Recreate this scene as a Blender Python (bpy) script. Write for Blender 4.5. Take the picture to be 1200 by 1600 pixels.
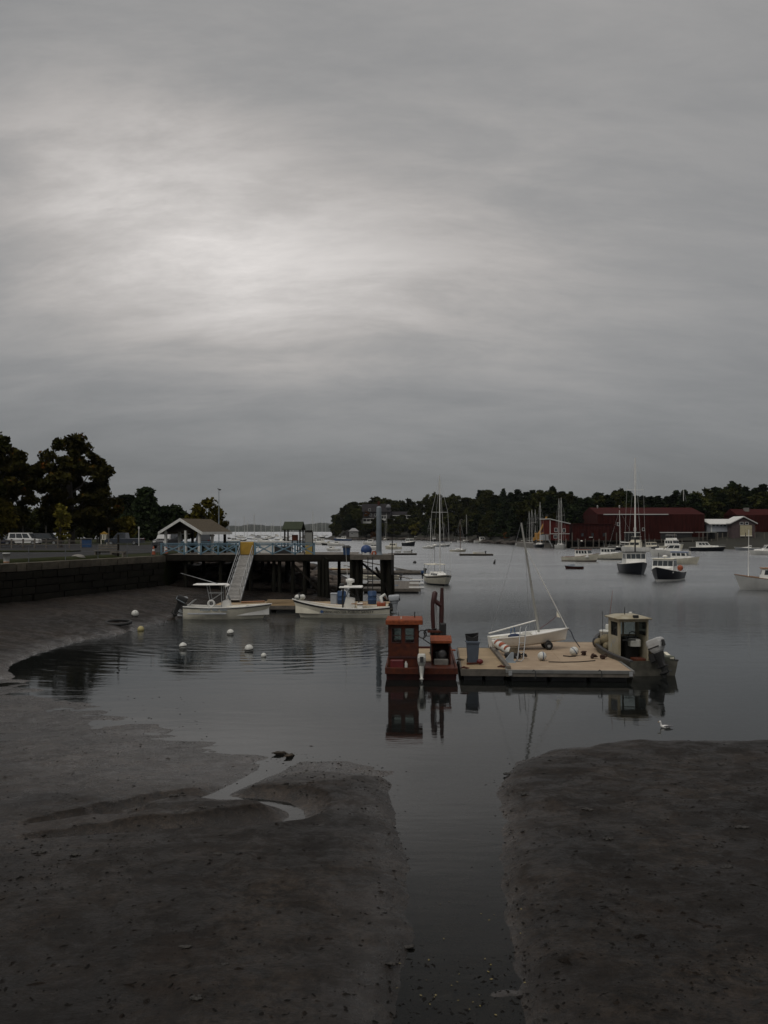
import bpy, bmesh, math, random
import numpy as np
from mathutils import Vector, Matrix
R = math.radians
random.seed(7)
for o in list(bpy.data.objects): bpy.data.objects.remove(o)
SC = bpy.context.scene
COL = SC.collection

# ------------------------------------------------------------------ camera
CAMZ, FPX, CX, HZ = 6.0, 1500.0, 600.0, 829.0      # eye height; focal length in photo pixels; principal column; horizon row
cd = bpy.data.cameras.new('camera'); cam = bpy.data.objects.new('camera', cd); COL.objects.link(cam)
cam.location = (0, 0, CAMZ); cam.rotation_euler = (R(90), 0, 0)
cd.sensor_width = 36; cd.lens = FPX / 1600 * 36; cd.shift_y = (HZ - 800) / 1600
cd.clip_start = 0.5; cd.clip_end = 30000
SC.camera = cam

# ------------------------------------------------------------------ sky, sun, exposure
def sky_dir(px, py):
    v = Vector(((px - CX) / FPX, 1.0, (HZ - py) / FPX)); v.normalize(); return v
SUN_AZ, SUN_EL = -140.0, 55.0                       # degrees from +Y (left is negative), above horizon
w = bpy.data.worlds.new('World'); SC.world = w; w.use_nodes = True
nt = w.node_tree; nt.nodes.clear()
def N(t, **k):
    n = nt.nodes.new(t)
    for a, b in k.items(): setattr(n, a, b)
    return n
def L(a, b): nt.links.new(a, b)
def M(op, a, b=None, c=None):
    n = N('ShaderNodeMath', operation=op)
    for i, x in enumerate((a, b, c)):
        if x is None: continue
        if isinstance(x, (int, float)): n.inputs[i].default_value = x
        else: L(x, n.inputs[i])
    return n.outputs[0]
def MR(x, a, b, c, d, smooth=True):
    n = N('ShaderNodeMapRange'); n.clamp = True
    n.interpolation_type = 'SMOOTHSTEP' if smooth else 'LINEAR'
    L(x, n.inputs[0])
    for i, q in enumerate((a, b, c, d)): n.inputs[i + 1].default_value = q
    return n.outputs[0]
tc = N('ShaderNodeTexCoord')
nrm = N('ShaderNodeVectorMath', operation='NORMALIZE'); L(tc.outputs['Generated'], nrm.inputs[0])
sep = N('ShaderNodeSeparateXYZ'); L(nrm.outputs[0], sep.inputs[0])
zz = M('MAXIMUM', sep.outputs[2], 0.0)
den = M('ADD', zz, 0.42)
cmb = N('ShaderNodeCombineXYZ'); L(M('DIVIDE', sep.outputs[0], den), cmb.inputs[0]); L(M('DIVIDE', sep.outputs[1], den), cmb.inputs[1])
def cloud(scale, detail, dist, rot, sx, sy, off=0.0, rough=0.5):
    mp = N('ShaderNodeMapping'); mp.inputs['Rotation'].default_value = (0, 0, R(rot)); mp.inputs['Scale'].default_value = (sx, sy, 1)
    mp.inputs['Location'].default_value = (off, off * 0.7, 0)
    L(cmb.outputs[0], mp.inputs[0])
    n = N('ShaderNodeTexNoise'); n.inputs['Scale'].default_value = scale; n.inputs['Detail'].default_value = detail
    n.inputs['Distortion'].default_value = dist; n.inputs['Roughness'].default_value = rough
    L(mp.outputs[0], n.inputs['Vector']); return n.outputs[0]
c1 = cloud(1.6, 8, 0.25, -14, 0.7, 1.6, 3.1, 0.58)        # broad sheets
c2 = cloud(4.6, 10, 0.3, -15, 0.6, 1.7, 8.4, 0.66)   # streaks
c3 = cloud(0.7, 4, 0.4, -10, 0.8, 1.0, 1.7)
def lobe(px, py, sharp):
    d = sky_dir(px, py)
    dp = N('ShaderNodeVectorMath', operation='DOT_PRODUCT'); L(nrm.outputs[0], dp.inputs[0]); dp.inputs[1].default_value = d
    return M('POWER', M('MAXIMUM', dp.outputs['Value'], 0.0), sharp)
thin = M('MULTIPLY', lobe(480, 300, 8), 0.10)          # the cloud thins along a band that slopes down to the right
for px_, py_, sh_, am_ in ((90, 290, 150, .17), (190, 325, 170, .33), (275, 358, 190, .30), (390, 392, 200, .22), (520, 415, 260, .20), (650, 428, 260, .18), (780, 424, 260, .10), (390, 492, 480, .18), (560, 498, 460, .11), (880, 390, 120, .09)):
    thin = M('ADD', thin, M('MULTIPLY', lobe(px_, py_, sh_), am_))
# bright where the cloud is thin, broken by the streaks
streak = M('ADD', MR(c1, 0.36, 0.62, 0.84, 1.1), M('MULTIPLY', MR(c2, 0.3, 0.7, -1.0, 1.0), 0.24))
v = M('ADD', 0.275, M('MULTIPLY', M('MULTIPLY', thin, streak), 0.40))
v = M('MULTIPLY', v, MR(c2, 0.28, 0.72, 0.945, 1.055))
v = M('MULTIPLY', v, MR(c1, 0.3, 0.7, 0.95, 1.05))
v = M('MULTIPLY', v, MR(c3, 0.3, 0.7, 0.95, 1.05))
v = M('MULTIPLY', v, MR(sep.outputs[2], 0.0, 0.23, 0.56, 1.0))
v = M('MULTIPLY', v, MR(sep.outputs[2], 0.42, 1.0, 1.0, 2.2))      # an overcast sky is brightest overhead
tint = N('ShaderNodeMix', data_type='RGBA')
L(MR(v, 0.15, 0.45, 0, 1), tint.inputs[0])
tint.inputs[6].default_value = (0.972, 1.0, 1.025, 1); tint.inputs[7].default_value = (1.05, 1.0, 0.965, 1)
cs = N('ShaderNodeVectorMath', operation='SCALE'); L(tint.outputs[2], cs.inputs[0]); L(M('MULTIPLY', v, 10.0), cs.inputs['Scale'])
sky = N('ShaderNodeTexSky', sky_type='NISHITA'); sky.sun_disc = False
sky.sun_elevation = R(SUN_EL); sky.sun_rotation = R(SUN_AZ)
mx = N('ShaderNodeMix', data_type='RGBA'); mx.inputs[0].default_value = 0.975    # overcast: the cloud sheet covers nearly all of the clear sky
L(sky.outputs[0], mx.inputs[6]); L(cs.outputs[0], mx.inputs[7])
bg = N('ShaderNodeBackground'); bg.inputs[1].default_value = 0.1; L(mx.outputs[2], bg.inputs[0])
wo = N('ShaderNodeOutputWorld'); L(bg.outputs[0], wo.inputs[0])

sl = bpy.data.lights.new('sun', 'SUN'); sl.energy = 1.0; sl.angle = R(30); sl.color = (1.0, 0.96, 0.9)
so = bpy.data.objects.new('sun', sl); COL.objects.link(so)
sd = Vector((math.sin(R(SUN_AZ)) * math.cos(R(SUN_EL)), math.cos(R(SUN_AZ)) * math.cos(R(SUN_EL)), math.sin(R(SUN_EL))))
so.rotation_euler = sd.to_track_quat('Z', 'Y').to_euler(); so.location = (0, 0, 60)
SC.view_settings.view_transform = 'Standard'; SC.view_settings.look = 'None'
SC.view_settings.exposure = 0.0; SC.view_settings.gamma = 1.0; SC.view_settings.use_curve_mapping = False
SC.cycles.volume_bounces = 0; SC.cycles.max_bounces = 6; SC.cycles.transparent_max_bounces = 12
SC.cycles.caustics_reflective = False; SC.cycles.caustics_refractive = False

# ------------------------------------------------------------------ placing helpers (photo pixel + height -> point in the place)
def at(px, py, z=0.0):
    D = (CAMZ - z) * FPX / (py - HZ); return Vector(((px - CX) / FPX * D, D, z))
def ax(px, D): return (px - CX) / FPX * D
def az(py, D): return CAMZ - (py - HZ) / FPX * D

# ------------------------------------------------------------------ mesh builder
class MB:
    def __init__(s): s.v = []; s.f = []; s.sm = []
    def add(s, vs, fs, smooth=False):
        o = len(s.v); s.v += [tuple(q) for q in vs]
        s.f += [tuple(i + o for i in q) for q in fs]; s.sm += [smooth] * len(fs); return s
    def box(s, x0, x1, y0, y1, z0, z1):
        return s.add([(x0,y0,z0),(x1,y0,z0),(x1,y1,z0),(x0,y1,z0),(x0,y0,z1),(x1,y0,z1),(x1,y1,z1),(x0,y1,z1)],
                     [(0,3,2,1),(4,5,6,7),(0,1,5,4),(1,2,6,5),(2,3,7,6),(3,0,4,7)])
    def hexa(s, a, b):                              # bottom quad a, top quad b
        return s.add(list(a) + list(b), [(0,3,2,1),(4,5,6,7),(0,1,5,4),(1,2,6,5),(2,3,7,6),(3,0,4,7)])
    def rbox(s, x0, x1, y0, y1, z0, z1, r=0.02):    # box with chamfered vertical and top edges
        def ring(i, z): return [(x0+i,y0+r+i*0,z),(x0+r,y0+i,z),(x1-r,y0+i,z),(x1-i,y0+r,z),(x1-i,y1-r,z),(x1-r,y1-i,z),(x0+r,y1-i,z),(x0+i,y1-r,z)]
        return s.loft([ring(0,z0), ring(0,z1-r), ring(r*0.7,z1)], cap=True)
    def loft(s, rings, cap=True, closed=True, smooth=False):
        n = len(rings[0]); vs = [q for r in rings for q in r]; fs = []
        for i in range(len(rings) - 1):
            for j in range(n if closed else n - 1):
                k = (j + 1) % n
                fs.append((i*n+j, i*n+k, (i+1)*n+k, (i+1)*n+j))
        s.add(vs, fs, smooth)
        if cap:
            s.add(rings[0], [tuple(range(n))[::-1]]); s.add(rings[-1], [tuple(range(n))])
        return s
    def path(s, pts, r, n=6, smooth=True, cap=True):
        pts = [Vector(p) for p in pts]; m = len(pts)
        rs = list(r) if hasattr(r, '__len__') else [r] * m
        rings = []; up = None
        for i, p in enumerate(pts):
            t = (pts[min(i+1, m-1)] - pts[max(i-1, 0)])
            t = t.normalized() if t.length > 1e-9 else Vector((0, 0, 1))
            if up is None: up = Vector((0, 0, 1)) if abs(t.z) < 0.9 else Vector((1, 0, 0))
            a = t.cross(up)
            if a.length < 1e-5: a = t.cross(Vector((0.3, 1, 0.2)))
            a.normalize(); b = a.cross(t); up = b
            rings.append([tuple(p + (a * math.cos(2*math.pi*k/n) + b * math.sin(2*math.pi*k/n)) * rs[i]) for k in range(n)])
        return s.loft(rings, cap=cap, smooth=smooth)
    def tube(s, p0, p1, r0, r1=None, n=8): return s.path([p0, p1], [r0, r0 if r1 is None else r1], n)
    def bar(s, p0, p1, wd, ht):                     # rectangular bar
        p0 = Vector(p0); p1 = Vector(p1); t = (p1 - p0).normalized()
        up = Vector((0, 0, 1)) if abs(t.z) < 0.95 else Vector((0, 1, 0))
        a = t.cross(up).normalized() * wd / 2; b = a.cross(t).normalized() * ht / 2
        return s.hexa([p0-a-b, p0+a-b, p1+a-b, p1-a-b], [p0-a+b, p0+a+b, p1+a+b, p1-a+b])
    def lathe(s, prof, c=(0, 0, 0), n=14, smooth=True, cap=True):
        rings = [[(c[0]+r*math.cos(2*math.pi*k/n), c[1]+r*math.sin(2*math.pi*k/n), c[2]+z) for k in range(n)] for r, z in prof]
        return s.loft(rings, cap=cap, smooth=smooth)
    def ball(s, c, r, sx=1, sy=1, sz=1, n=12, m=8):
        prof = [(max(math.sin(math.pi*i/m), 0.02), -math.cos(math.pi*i/m)) for i in range(m + 1)]
        rings = [[(c[0]+r*q*sx*math.cos(2*math.pi*k/n), c[1]+r*q*sy*math.sin(2*math.pi*k/n), c[2]+r*z*sz) for k in range(n)] for q, z in prof]
        return s.loft(rings, smooth=True)
    def prism(s, poly, axis, a, b):                 # polygon of 2D points extruded along axis from a to b
        def p3(q, h):
            return {'x': (h, q[0], q[1]), 'y': (q[0], h, q[1]), 'z': (q[0], q[1], h)}[axis]
        n = len(poly); s.add([p3(q, a) for q in poly] + [p3(q, b) for q in poly],
            [tuple(range(n)), tuple(range(n, 2*n))[::-1]] + [(i, i+n, (i+1) % n + n, (i+1) % n) for i in range(n)])
        return s
    def torus(s, c, R0, r, n=16, m=6, axis='z', squash=1.0):
        pts = []
        rings = []
        for i in range(n):
            t = 2*math.pi*i/n; ring = []
            for j in range(m):
                u = 2*math.pi*j/m; q = R0 + r*math.cos(u); h = r*math.sin(u)
                a, b = q*math.cos(t), q*math.sin(t)*squash
                ring.append({'z': (c[0]+a, c[1]+b, c[2]+h), 'y': (c[0]+a, c[1]+h, c[2]+b), 'x': (c[0]+h, c[1]+a, c[2]+b)}[axis])
            rings.append(ring)
        rings.append(rings[0]); return s.loft(rings, cap=False, smooth=True)
    def xf(s, mtx):
        s.v = [tuple(mtx @ Vector(q)) for q in s.v]; return s
    def mesh(s, name, mat):
        me = bpy.data.meshes.new(name); me.from_pydata(s.v, [], s.f)
        me.polygons.foreach_set('use_smooth', s.sm)
        bm = bmesh.new(); bm.from_mesh(me); bmesh.ops.recalc_face_normals(bm, faces=bm.faces); bm.to_mesh(me); bm.free()
        if mat: me.materials.append(mat)
        me.update(); return me
    def build(s, name, mat, parent=None, loc=None, rot=None):
        o = bpy.data.objects.new(name, s.mesh(name, mat)); COL.objects.link(o)
        if parent: o.parent = parent
        if loc is not None: o.location = loc
        if rot is not None: o.rotation_euler = rot
        return o
def inst(name, me, parent=None, loc=(0, 0, 0), rot=(0, 0, 0), scale=(1, 1, 1)):
    o = bpy.data.objects.new(name, me); COL.objects.link(o); o.parent = parent
    o.location = loc; o.rotation_euler = rot; o.scale = scale; return o
def tag(o, label=None, cat=None, group=None, kind=None):
    if label: o['label'] = label
    if cat: o['category'] = cat
    if group: o['group'] = group
    if kind: o['kind'] = kind
    return o
def thing(name, label, cat, loc=(0, 0, 0), rz=0.0, group=None):
    o = bpy.data.objects.new(name, None); COL.objects.link(o); o.location = loc; o.rotation_euler = (0, 0, R(rz))
    o.empty_display_size = 0.3
    return tag(o, label, cat, group)

# ------------------------------------------------------------------ materials
MATS = {}
def mat(name, col, rough=0.6, var=0.25, scale=3.0, bump=0.0, metal=0.0, spec=0.5, col2=None, stretch=(1, 1, 1), bscale=None, objvar=0.0, coat=0.0):
    if name in MATS: return MATS[name]
    m = bpy.data.materials.new(name); m.use_nodes = True; t = m.node_tree; b = t.nodes['Principled BSDF']
    b.inputs['Roughness'].default_value = rough; b.inputs['Metallic'].default_value = metal
    b.inputs['Specular IOR Level'].default_value = spec; b.inputs['Coat Weight'].default_value = coat
    co = t.nodes.new('ShaderNodeTexCoord'); mp = t.nodes.new('ShaderNodeMapping'); mp.inputs['Scale'].default_value = stretch
    t.links.new(co.outputs['Object'], mp.inputs[0])
    n = t.nodes.new('ShaderNodeTexNoise'); n.inputs['Scale'].default_value = scale; n.inputs['Detail'].default_value = 6
    n.inputs['Roughness'].default_value = 0.62
    t.links.new(mp.outputs[0], n.inputs['Vector'])
    rp = t.nodes.new('ShaderNodeValToRGB'); rp.color_ramp.elements[0].position = 0.32; rp.color_ramp.elements[1].position = 0.68
    c2 = col2 if col2 else tuple(c * (1 - var) for c in col)
    rp.color_ramp.elements[0].color = (*c2, 1); rp.color_ramp.elements[1].color = (*(min(1, c * (1 + var * 0.35)) for c in col), 1)
    t.links.new(n.outputs[0], rp.inputs[0]); out = rp.outputs[0]
    if objvar:
        oi = t.nodes.new('ShaderNodeObjectInfo'); mr = t.nodes.new('ShaderNodeMapRange')
        mr.inputs[3].default_value = 1 - objvar; mr.inputs[4].default_value = 1 + objvar
        t.links.new(oi.outputs['Random'], mr.inputs[0])
        vm = t.nodes.new('ShaderNodeVectorMath'); vm.operation = 'SCALE'
        t.links.new(out, vm.inputs[0]); t.links.new(mr.outputs[0], vm.inputs['Scale']); out = vm.outputs[0]
    t.links.new(out, b.inputs['Base Color'])
    if bump:
        n2 = t.nodes.new('ShaderNodeTexNoise'); n2.inputs['Scale'].default_value = bscale or scale * 6; n2.inputs['Detail'].default_value = 5
        t.links.new(mp.outputs[0], n2.inputs['Vector'])
        bp = t.nodes.new('ShaderNodeBump'); bp.inputs['Strength'].default_value = 0.6; bp.inputs['Distance'].default_value = bump
        t.links.new(n2.outputs[0], bp.inputs['Height']); t.links.new(bp.outputs[0], b.inputs['Normal'])
    MATS[name] = m; return m
def glass_mat():
    m = bpy.data.materials.new('clear_pane'); m.use_nodes = True; t = m.node_tree; t.nodes.clear()
    tr = t.nodes.new('ShaderNodeBsdfTransparent'); tr.inputs[0].default_value = (0.72, 0.76, 0.74, 1)
    gl = t.nodes.new('ShaderNodeBsdfGlossy'); gl.inputs['Roughness'].default_value = 0.06
    fr = t.nodes.new('ShaderNodeFresnel'); fr.inputs[0].default_value = 1.45
    mx = t.nodes.new('ShaderNodeMixShader'); t.links.new(fr.outputs[0], mx.inputs[0]); t.links.new(tr.outputs[0], mx.inputs[1]); t.links.new(gl.outputs[0], mx.inputs[2])
    o = t.nodes.new('ShaderNodeOutputMaterial'); t.links.new(mx.outputs[0], o.inputs[0]); return m
PANE = glass_mat()
WHITE = mat('white_gelcoat', (0.82, 0.81, 0.76), 0.4, 0.18, 1.2, spec=0.4)
CREAM = mat('cream_gelcoat', (0.74, 0.7, 0.57), 0.45, 0.22, 1.5)
DIRTYW = mat('weathered_white', (0.56, 0.54, 0.47), 0.6, 0.35, 2.2, bump=0.002)
NAVY = mat('navy_hull_paint', (0.012, 0.014, 0.02), 0.35, 0.3, 1.0)
BLACK = mat('black_rubber', (0.014, 0.014, 0.014), 0.65, 0.3, 4)
DARKGLASS = mat('tinted_window', (0.03, 0.036, 0.04), 0.12, 0.2, 1.0, spec=0.6)
ALU = mat('dull_aluminium', (0.34, 0.35, 0.35), 0.45, 0.2, 4, metal=0.3)
STEEL = mat('grey_painted_steel', (0.28, 0.32, 0.35), 0.5, 0.2, 3)
GREYPLASTIC = mat('outboard_grey', (0.33, 0.35, 0.37), 0.38, 0.15, 3)
OUTWHITE = mat('outboard_white', (0.6, 0.6, 0.55), 0.4, 0.3, 5)
BLUE = mat('blue_plastic', (0.02, 0.06, 0.15), 0.5, 0.3, 3)
BLUETARP = mat('blue_tarp', (0.02, 0.055, 0.17), 0.55, 0.35, 5, bump=0.02, bscale=8)
RUST = mat('red_oxide_paint', (0.075, 0.018, 0.006), 0.65, 0.6, 5.0, bump=0.006, col2=(0.035, 0.009, 0.006), spec=0.25)
RUSTROOF = mat('faded_red_roof_paint', (0.24, 0.062, 0.022), 0.7, 0.35, 9, bump=0.008, col2=(0.13, 0.032, 0.014), spec=0.2)
DARKRED = mat('dark_red_hull_paint', (0.042, 0.008, 0.006), 0.5, 0.5, 2.5, bump=0.004)
REDPLASTIC = mat('red_plastic', (0.11, 0.006, 0.008), 0.5, 0.3, 4)
ORANGE = mat('orange_plastic', (0.28, 0.055, 0.014), 0.55, 0.3, 5)
YELLOW = mat('yellow_ochre_panel', (0.42, 0.25, 0.03), 0.55, 0.3, 2.5)
TEAK = mat('varnished_wood', (0.26, 0.12, 0.045), 0.45, 0.35, 5, stretch=(1, 5, 5))
PLANK = mat('dock_plank', (0.34, 0.25, 0.145), 0.75, 0.4, 2.2, bump=0.004, stretch=(0.6, 6, 6), objvar=0.16)
PLYDECK = mat('tan_deck_board', (0.33, 0.25, 0.168), 0.8, 0.3, 1.1, bump=0.003, col2=(0.25, 0.18, 0.115))
OLDWOOD = mat('grey_weathered_timber', (0.13, 0.115, 0.095), 0.85, 0.45, 2.5, bump=0.01, stretch=(1, 1, 1), objvar=0.15)
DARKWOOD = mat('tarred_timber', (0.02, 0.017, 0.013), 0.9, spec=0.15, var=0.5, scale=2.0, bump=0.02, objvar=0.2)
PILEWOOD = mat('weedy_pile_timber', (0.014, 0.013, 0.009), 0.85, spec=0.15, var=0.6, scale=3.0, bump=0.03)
RAILBLUE = mat('pale_blue_rail_paint', (0.14, 0.235, 0.30), 0.6, 0.25, 3)
SHINGLE = mat('brown_shingle', (0.085, 0.068, 0.045), 0.85, 0.4, 6, bump=0.02, spec=0.2)
GREENROOF = mat('mossy_green_roof', (0.03, 0.04, 0.018), 0.85, 0.4, 5, bump=0.02)
TRIMWHITE = mat('white_trim_paint', (0.6, 0.6, 0.57), 0.6, 0.2, 3)
ROPE = mat('weathered_rope', (0.12, 0.095, 0.06), 0.9, 0.4, 12)
WEED = mat('dark_seaweed', (0.018, 0.015, 0.011), 0.6, 0.5, 8, bump=0.02, objvar=0.2)
REDWALL = mat('dark_red_siding', (0.042, 0.009, 0.007), 0.85, 0.6, 0.5, spec=0.08, stretch=(3, 3, 0.35))
GREYWALL = mat('grey_shingle_wall', (0.05, 0.046, 0.047), 0.9, 0.3, 1.2)
MASTALU = mat('mast_aluminium', (0.6, 0.6, 0.57), 0.4, 0.15, 1)
MASTDARK = mat('dark_bronze_mast', (0.05, 0.045, 0.04), 0.5, 0.2, 1)
SAILBLUE = mat('navy_sail_cover', (0.015, 0.03, 0.08), 0.7, 0.3, 4)
STONE = mat('granite_block', (0.1, 0.088, 0.068), 0.9, spec=0.15, var=0.4, scale=1.6, bump=0.03, bscale=5, objvar=0.22)
WETSTONE = mat('weed_darkened_block', (0.014, 0.0125, 0.009), 0.85, spec=0.12, var=0.5, scale=1.8, bump=0.04, bscale=5, objvar=0.25)
CONC = mat('old_concrete', (0.2, 0.19, 0.17), 0.85, 0.3, 1.0, bump=0.01)

# ================================================================== the setting
def smooth(t): t = np.clip(t, 0, 1); return t * t * (3 - 2 * t)
def vnoise(x, y, s, seed):
    x = x / s + seed * 17.13; y = y / s - seed * 9.71
    xi = np.floor(x).astype(np.int64); yi = np.floor(y).astype(np.int64); fx = x - xi; fy = y - yi
    fx = fx * fx * (3 - 2 * fx); fy = fy * fy * (3 - 2 * fy)
    def h(a, b):
        n = (a * 374761393 + b * 668265263 + seed * 982451653) & 0x7fffffff
        n = (n ^ (n >> 13)) * 1274126177 & 0x7fffffff
        return ((n ^ (n >> 16)) & 0xffff) / 65535.0
    return ((h(xi, yi) * (1 - fx) + h(xi + 1, yi) * fx) * (1 - fy) + (h(xi, yi + 1) * (1 - fx) + h(xi + 1, yi + 1) * fx) * fy) * 2 - 1
def fbm(x, y, s, seed, o=4):
    t = 0; a = 1.0; q = 0
    for i in range(o): t = t + a * vnoise(x, y, s, seed + i); q += a; a *= 0.5; s *= 0.47
    return t / q
def poly_px(pts): return [tuple(at(*p)[:2]) for p in pts]
def seg_dist(X, Y, pts, closed=False):
    best = np.full(X.shape, 1e9); par = np.zeros(X.shape); n = len(pts)
    for i in range(n if closed else n - 1):
        x0, y0 = pts[i][:2]; x1, y1 = pts[(i + 1) % n][:2]
        dx, dy = x1 - x0, y1 - y0; q = dx * dx + dy * dy + 1e-12
        t = np.clip(((X - x0) * dx + (Y - y0) * dy) / q, 0, 1)
        d = np.hypot(X - x0 - t * dx, Y - y0 - t * dy)
        m = d < best; best = np.where(m, d, best); par = np.where(m, i + t, par)
    return best, par
def inside(X, Y, pts):
    c = np.zeros(X.shape, bool); n = len(pts)
    for i in range(n):
        x0, y0 = pts[i]; x1, y1 = pts[(i + 1) % n]
        if y0 == y1: continue
        c ^= ((y0 > Y) != (y1 > Y)) & (X < (x1 - x0) * (Y - y0) / (y1 - y0) + x0)
    return c
MUD_L = poly_px([(548,905),(520,940),(430,944),(330,956),(290,965),(240,975),(190,990),(120,1003),(60,1020),(25,1036),(12,1047),
    (35,1068),(100,1092),(150,1110),(210,1135),(300,1158),(370,1178),(425,1192),(450,1186),(480,1178),(540,1190),(590,1206),(610,1225),
    (613,1260),(622,1300),(640,1380),(645,1450),(630,1520),(600,1600)]) + [(-0.3, 8), (-300, 8), (-300, 170), (-16, 160)]
MUD_R = poly_px([(1260,1163),(1200,1162),(1050,1161),(980,1163),(920,1169),(850,1182),(808,1200),(788,1225),(783,1260),(786,1320),
    (792,1400),(806,1480),(825,1560),(835,1620)]) + [(2.6, 8), (300, 8), (300, 27.5)]
WALL = [(-33.0, 30.0), (-24.4, 59.5), (-18.6, 80.5)]
LAND = [(-33.3, 29.5), (-24.7, 59.6), (-18.9, 80.7), (-19.2, 100), (-20, 142), (-42, 190), (-85, 262), (-300, 520), (-600, 520), (-600, 20), (-60, 20)]
RUNNEL = [(*at(*p)[:2], w_, f_) for *p, w_, f_ in [(452,1182,.5,-.04),(420,1205,.3,-.035),(385,1222,.24,-.03),(350,1238,.22,-.03),(338,1246,.26,-.03),(362,1250,.24,-.03),
    (402,1252,.22,-.03),(440,1257,.22,-.03),(462,1268,.22,-.02),(465,1278,.22,-.02),(445,1288,.2,-.02),(400,1294,.2,-.03),(350,1298,.19,-.03),(250,1303,.15,-.02),(150,1312,.12,.03),(70,1320,.1,.1),(-20,1330,.08,.18)]]
GULLY = [(*at(*p)[:2], w_, f_) for *p, w_, f_ in [(338,1246,.2,-.03),(300,1248,.13,-.02),(260,1252,.11,-.02),(200,1268,.1,.02),(140,1283,.08,.07),(60,1298,.06,.13),(-20,1308,.05,.2)]]
def terrain(X, Y):
    dg, _ = seg_dist(X, Y, MUD_L[11:22]); do, _ = seg_dist(X, Y, MUD_L[22:] + MUD_L[:11])
    gentle = smooth((do ** 2 / (dg ** 2 + do ** 2 + 1e-6) - .12) / .7)
    wob = (fbm(X, Y, 2.2, 3) * 0.4 + fbm(X, Y, 0.7, 9, 4) * 0.24) * (0.4 + 0.6 * gentle)
    dl, pl = seg_dist(X, Y, MUD_L, True); il = inside(X, Y, MUD_L); dl = np.where(il, dl, -dl) + wob
    dr, pr = seg_dist(X, Y, MUD_R, True); ir = inside(X, Y, MUD_R); dr = np.where(ir, dr, -dr) + wob
    # the near-left flat slides under the water very gently, the channel sides and the far bank are steeper
    slope = 0.6 - 0.582 * gentle; cap = 0.30 - 0.13 * gentle
    hl = np.where(dl > 0, cap * (1 - np.exp(-dl * slope / cap)), np.maximum(dl * (slope + 0.02), -1.5))
    hl = hl + gentle * np.exp(-np.abs(dl) / 3.5) * (fbm(X * .8, Y * 1.7, 1.3, 41, 4) * 0.05)      # the film of water lies in and out of low ripples
    hr = np.where(dr > 0, 0.34 * (1 - np.exp(-dr * 0.8 / 0.34)), np.maximum(dr * 0.2, -1.5))
    h = np.maximum(hl, hr)
    h = np.maximum(h, -0.05 - 0.05 * smooth((Y - 13) / 3) - 0.5 * smooth((Y - 16) / 12) - 1.0 * smooth((Y - 28) / 12) + 0.11 * fbm(X, Y * 1.3, 0.8, 51, 4) * (1 - smooth((Y - 12.4) / 2.6)))
    dw, _ = seg_dist(X, Y, WALL); rise = 1.15 * np.exp(-dw / 7.5) * smooth(dl / 5) * smooth((Y - 30) / 20)
    h = h + rise
    # rocky bank behind the pier
    bank = smooth((-3.6 - X) / 9) * smooth((Y - 84) / 9) * (1 - smooth((Y - 118) / 30)) * smooth((X + 60) / 10)
    h = h + bank * (2.2 + 0.7 * fbm(X, Y, 2.5, 21)) * np.where(dl > -1, 1, 0)
    near = (Y < 120)
    mud = np.clip((h + 0.03) / 0.1, 0, 1) * near
    h = h + mud * (fbm(X, Y * 1.4, 1.7, 5) * 0.045 + fbm(X * 0.8, Y * 1.4, 0.6, 13, 3) * 0.045)
    # lobes and shallow hollows on the left flat
    h = h + mud * smooth(dl / 3) * fbm(X, Y, 6.5, 31, 2) * 0.07
    for line, sl in ((RUNNEL, 0.2), (GULLY, 0.2)):
        d, par = seg_dist(X, Y, line); wv = np.array([q[2] for q in line]); fv = np.array([q[3] for q in line])
        wi = np.interp(par, np.arange(len(line)), wv); fi = np.interp(par, np.arange(len(line)), fv)
        hc = fi + np.maximum(d - wi * 0.55, 0) * sl + (d / np.maximum(wi, .05)) ** 2 * 0.015
        k = 0.02; h = -k * np.log(np.exp(-np.minimum(h, 3) / k) + np.exp(-np.minimum(hc, 3) / k)) * (h < 2.5) + h * (h >= 2.5)
    p = at(188, 1262, .2); d = np.hypot((X - p.x) / 1.5, Y - p.y); h = np.minimum(h, -0.03 + np.maximum(d - 0.22, 0) * 0.9)
    return h
def grow(a, b, n, first):                            # coordinates from a outwards to b with growing steps
    r = 1.25; out = [a]; st = first
    while abs(out[-1] - a) < abs(b - a): out.append(out[-1] + math.copysign(st, b - a)); st *= r
    out[-1] = b; return out[1:]
xs = list(np.arange(-30, 16.01, 0.115)); xs = grow(-30, -5200, 0, .15)[::-1] + xs + grow(16, 5200, 0, .15)
ys = [8.0]
while ys[-1] < 62: ys.append(ys[-1] + max(0.07, ys[-1] * 0.0046))
while ys[-1] < 150: ys.append(ys[-1] + 0.9)
ys = ys + grow(ys[-1], 5200, 0, 1.2); ys = grow(8.0, -120, 0, 1.0)[::-1] + ys
xs = np.array(xs); ys = np.array(ys)
GX, GY = np.meshgrid(xs, ys); GH = terrain(GX, GY)
def heightfield(name, GX, GY, GH, m):
    ny, nx = GX.shape; co = np.stack([GX, GY, GH], -1).reshape(-1, 3).astype(np.float32)
    idx = np.arange(nx * ny).reshape(ny, nx)
    q = np.stack([idx[:-1, :-1], idx[:-1, 1:], idx[1:, 1:], idx[1:, :-1]], -1).reshape(-1, 4)
    me = bpy.data.meshes.new(name); me.vertices.add(len(co)); me.vertices.foreach_set('co', co.ravel())
    me.loops.add(q.size); me.loops.foreach_set('vertex_index', q.ravel().astype(np.int32))
    me.polygons.add(len(q)); me.polygons.foreach_set('loop_start', np.arange(0, q.size, 4, dtype=np.int32))
    me.polygons.foreach_set('use_smooth', np.ones(len(q), bool)); me.update(calc_edges=True); me.materials.append(m)
    o = bpy.data.objects.new(name, me); COL.objects.link(o); return o
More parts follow.
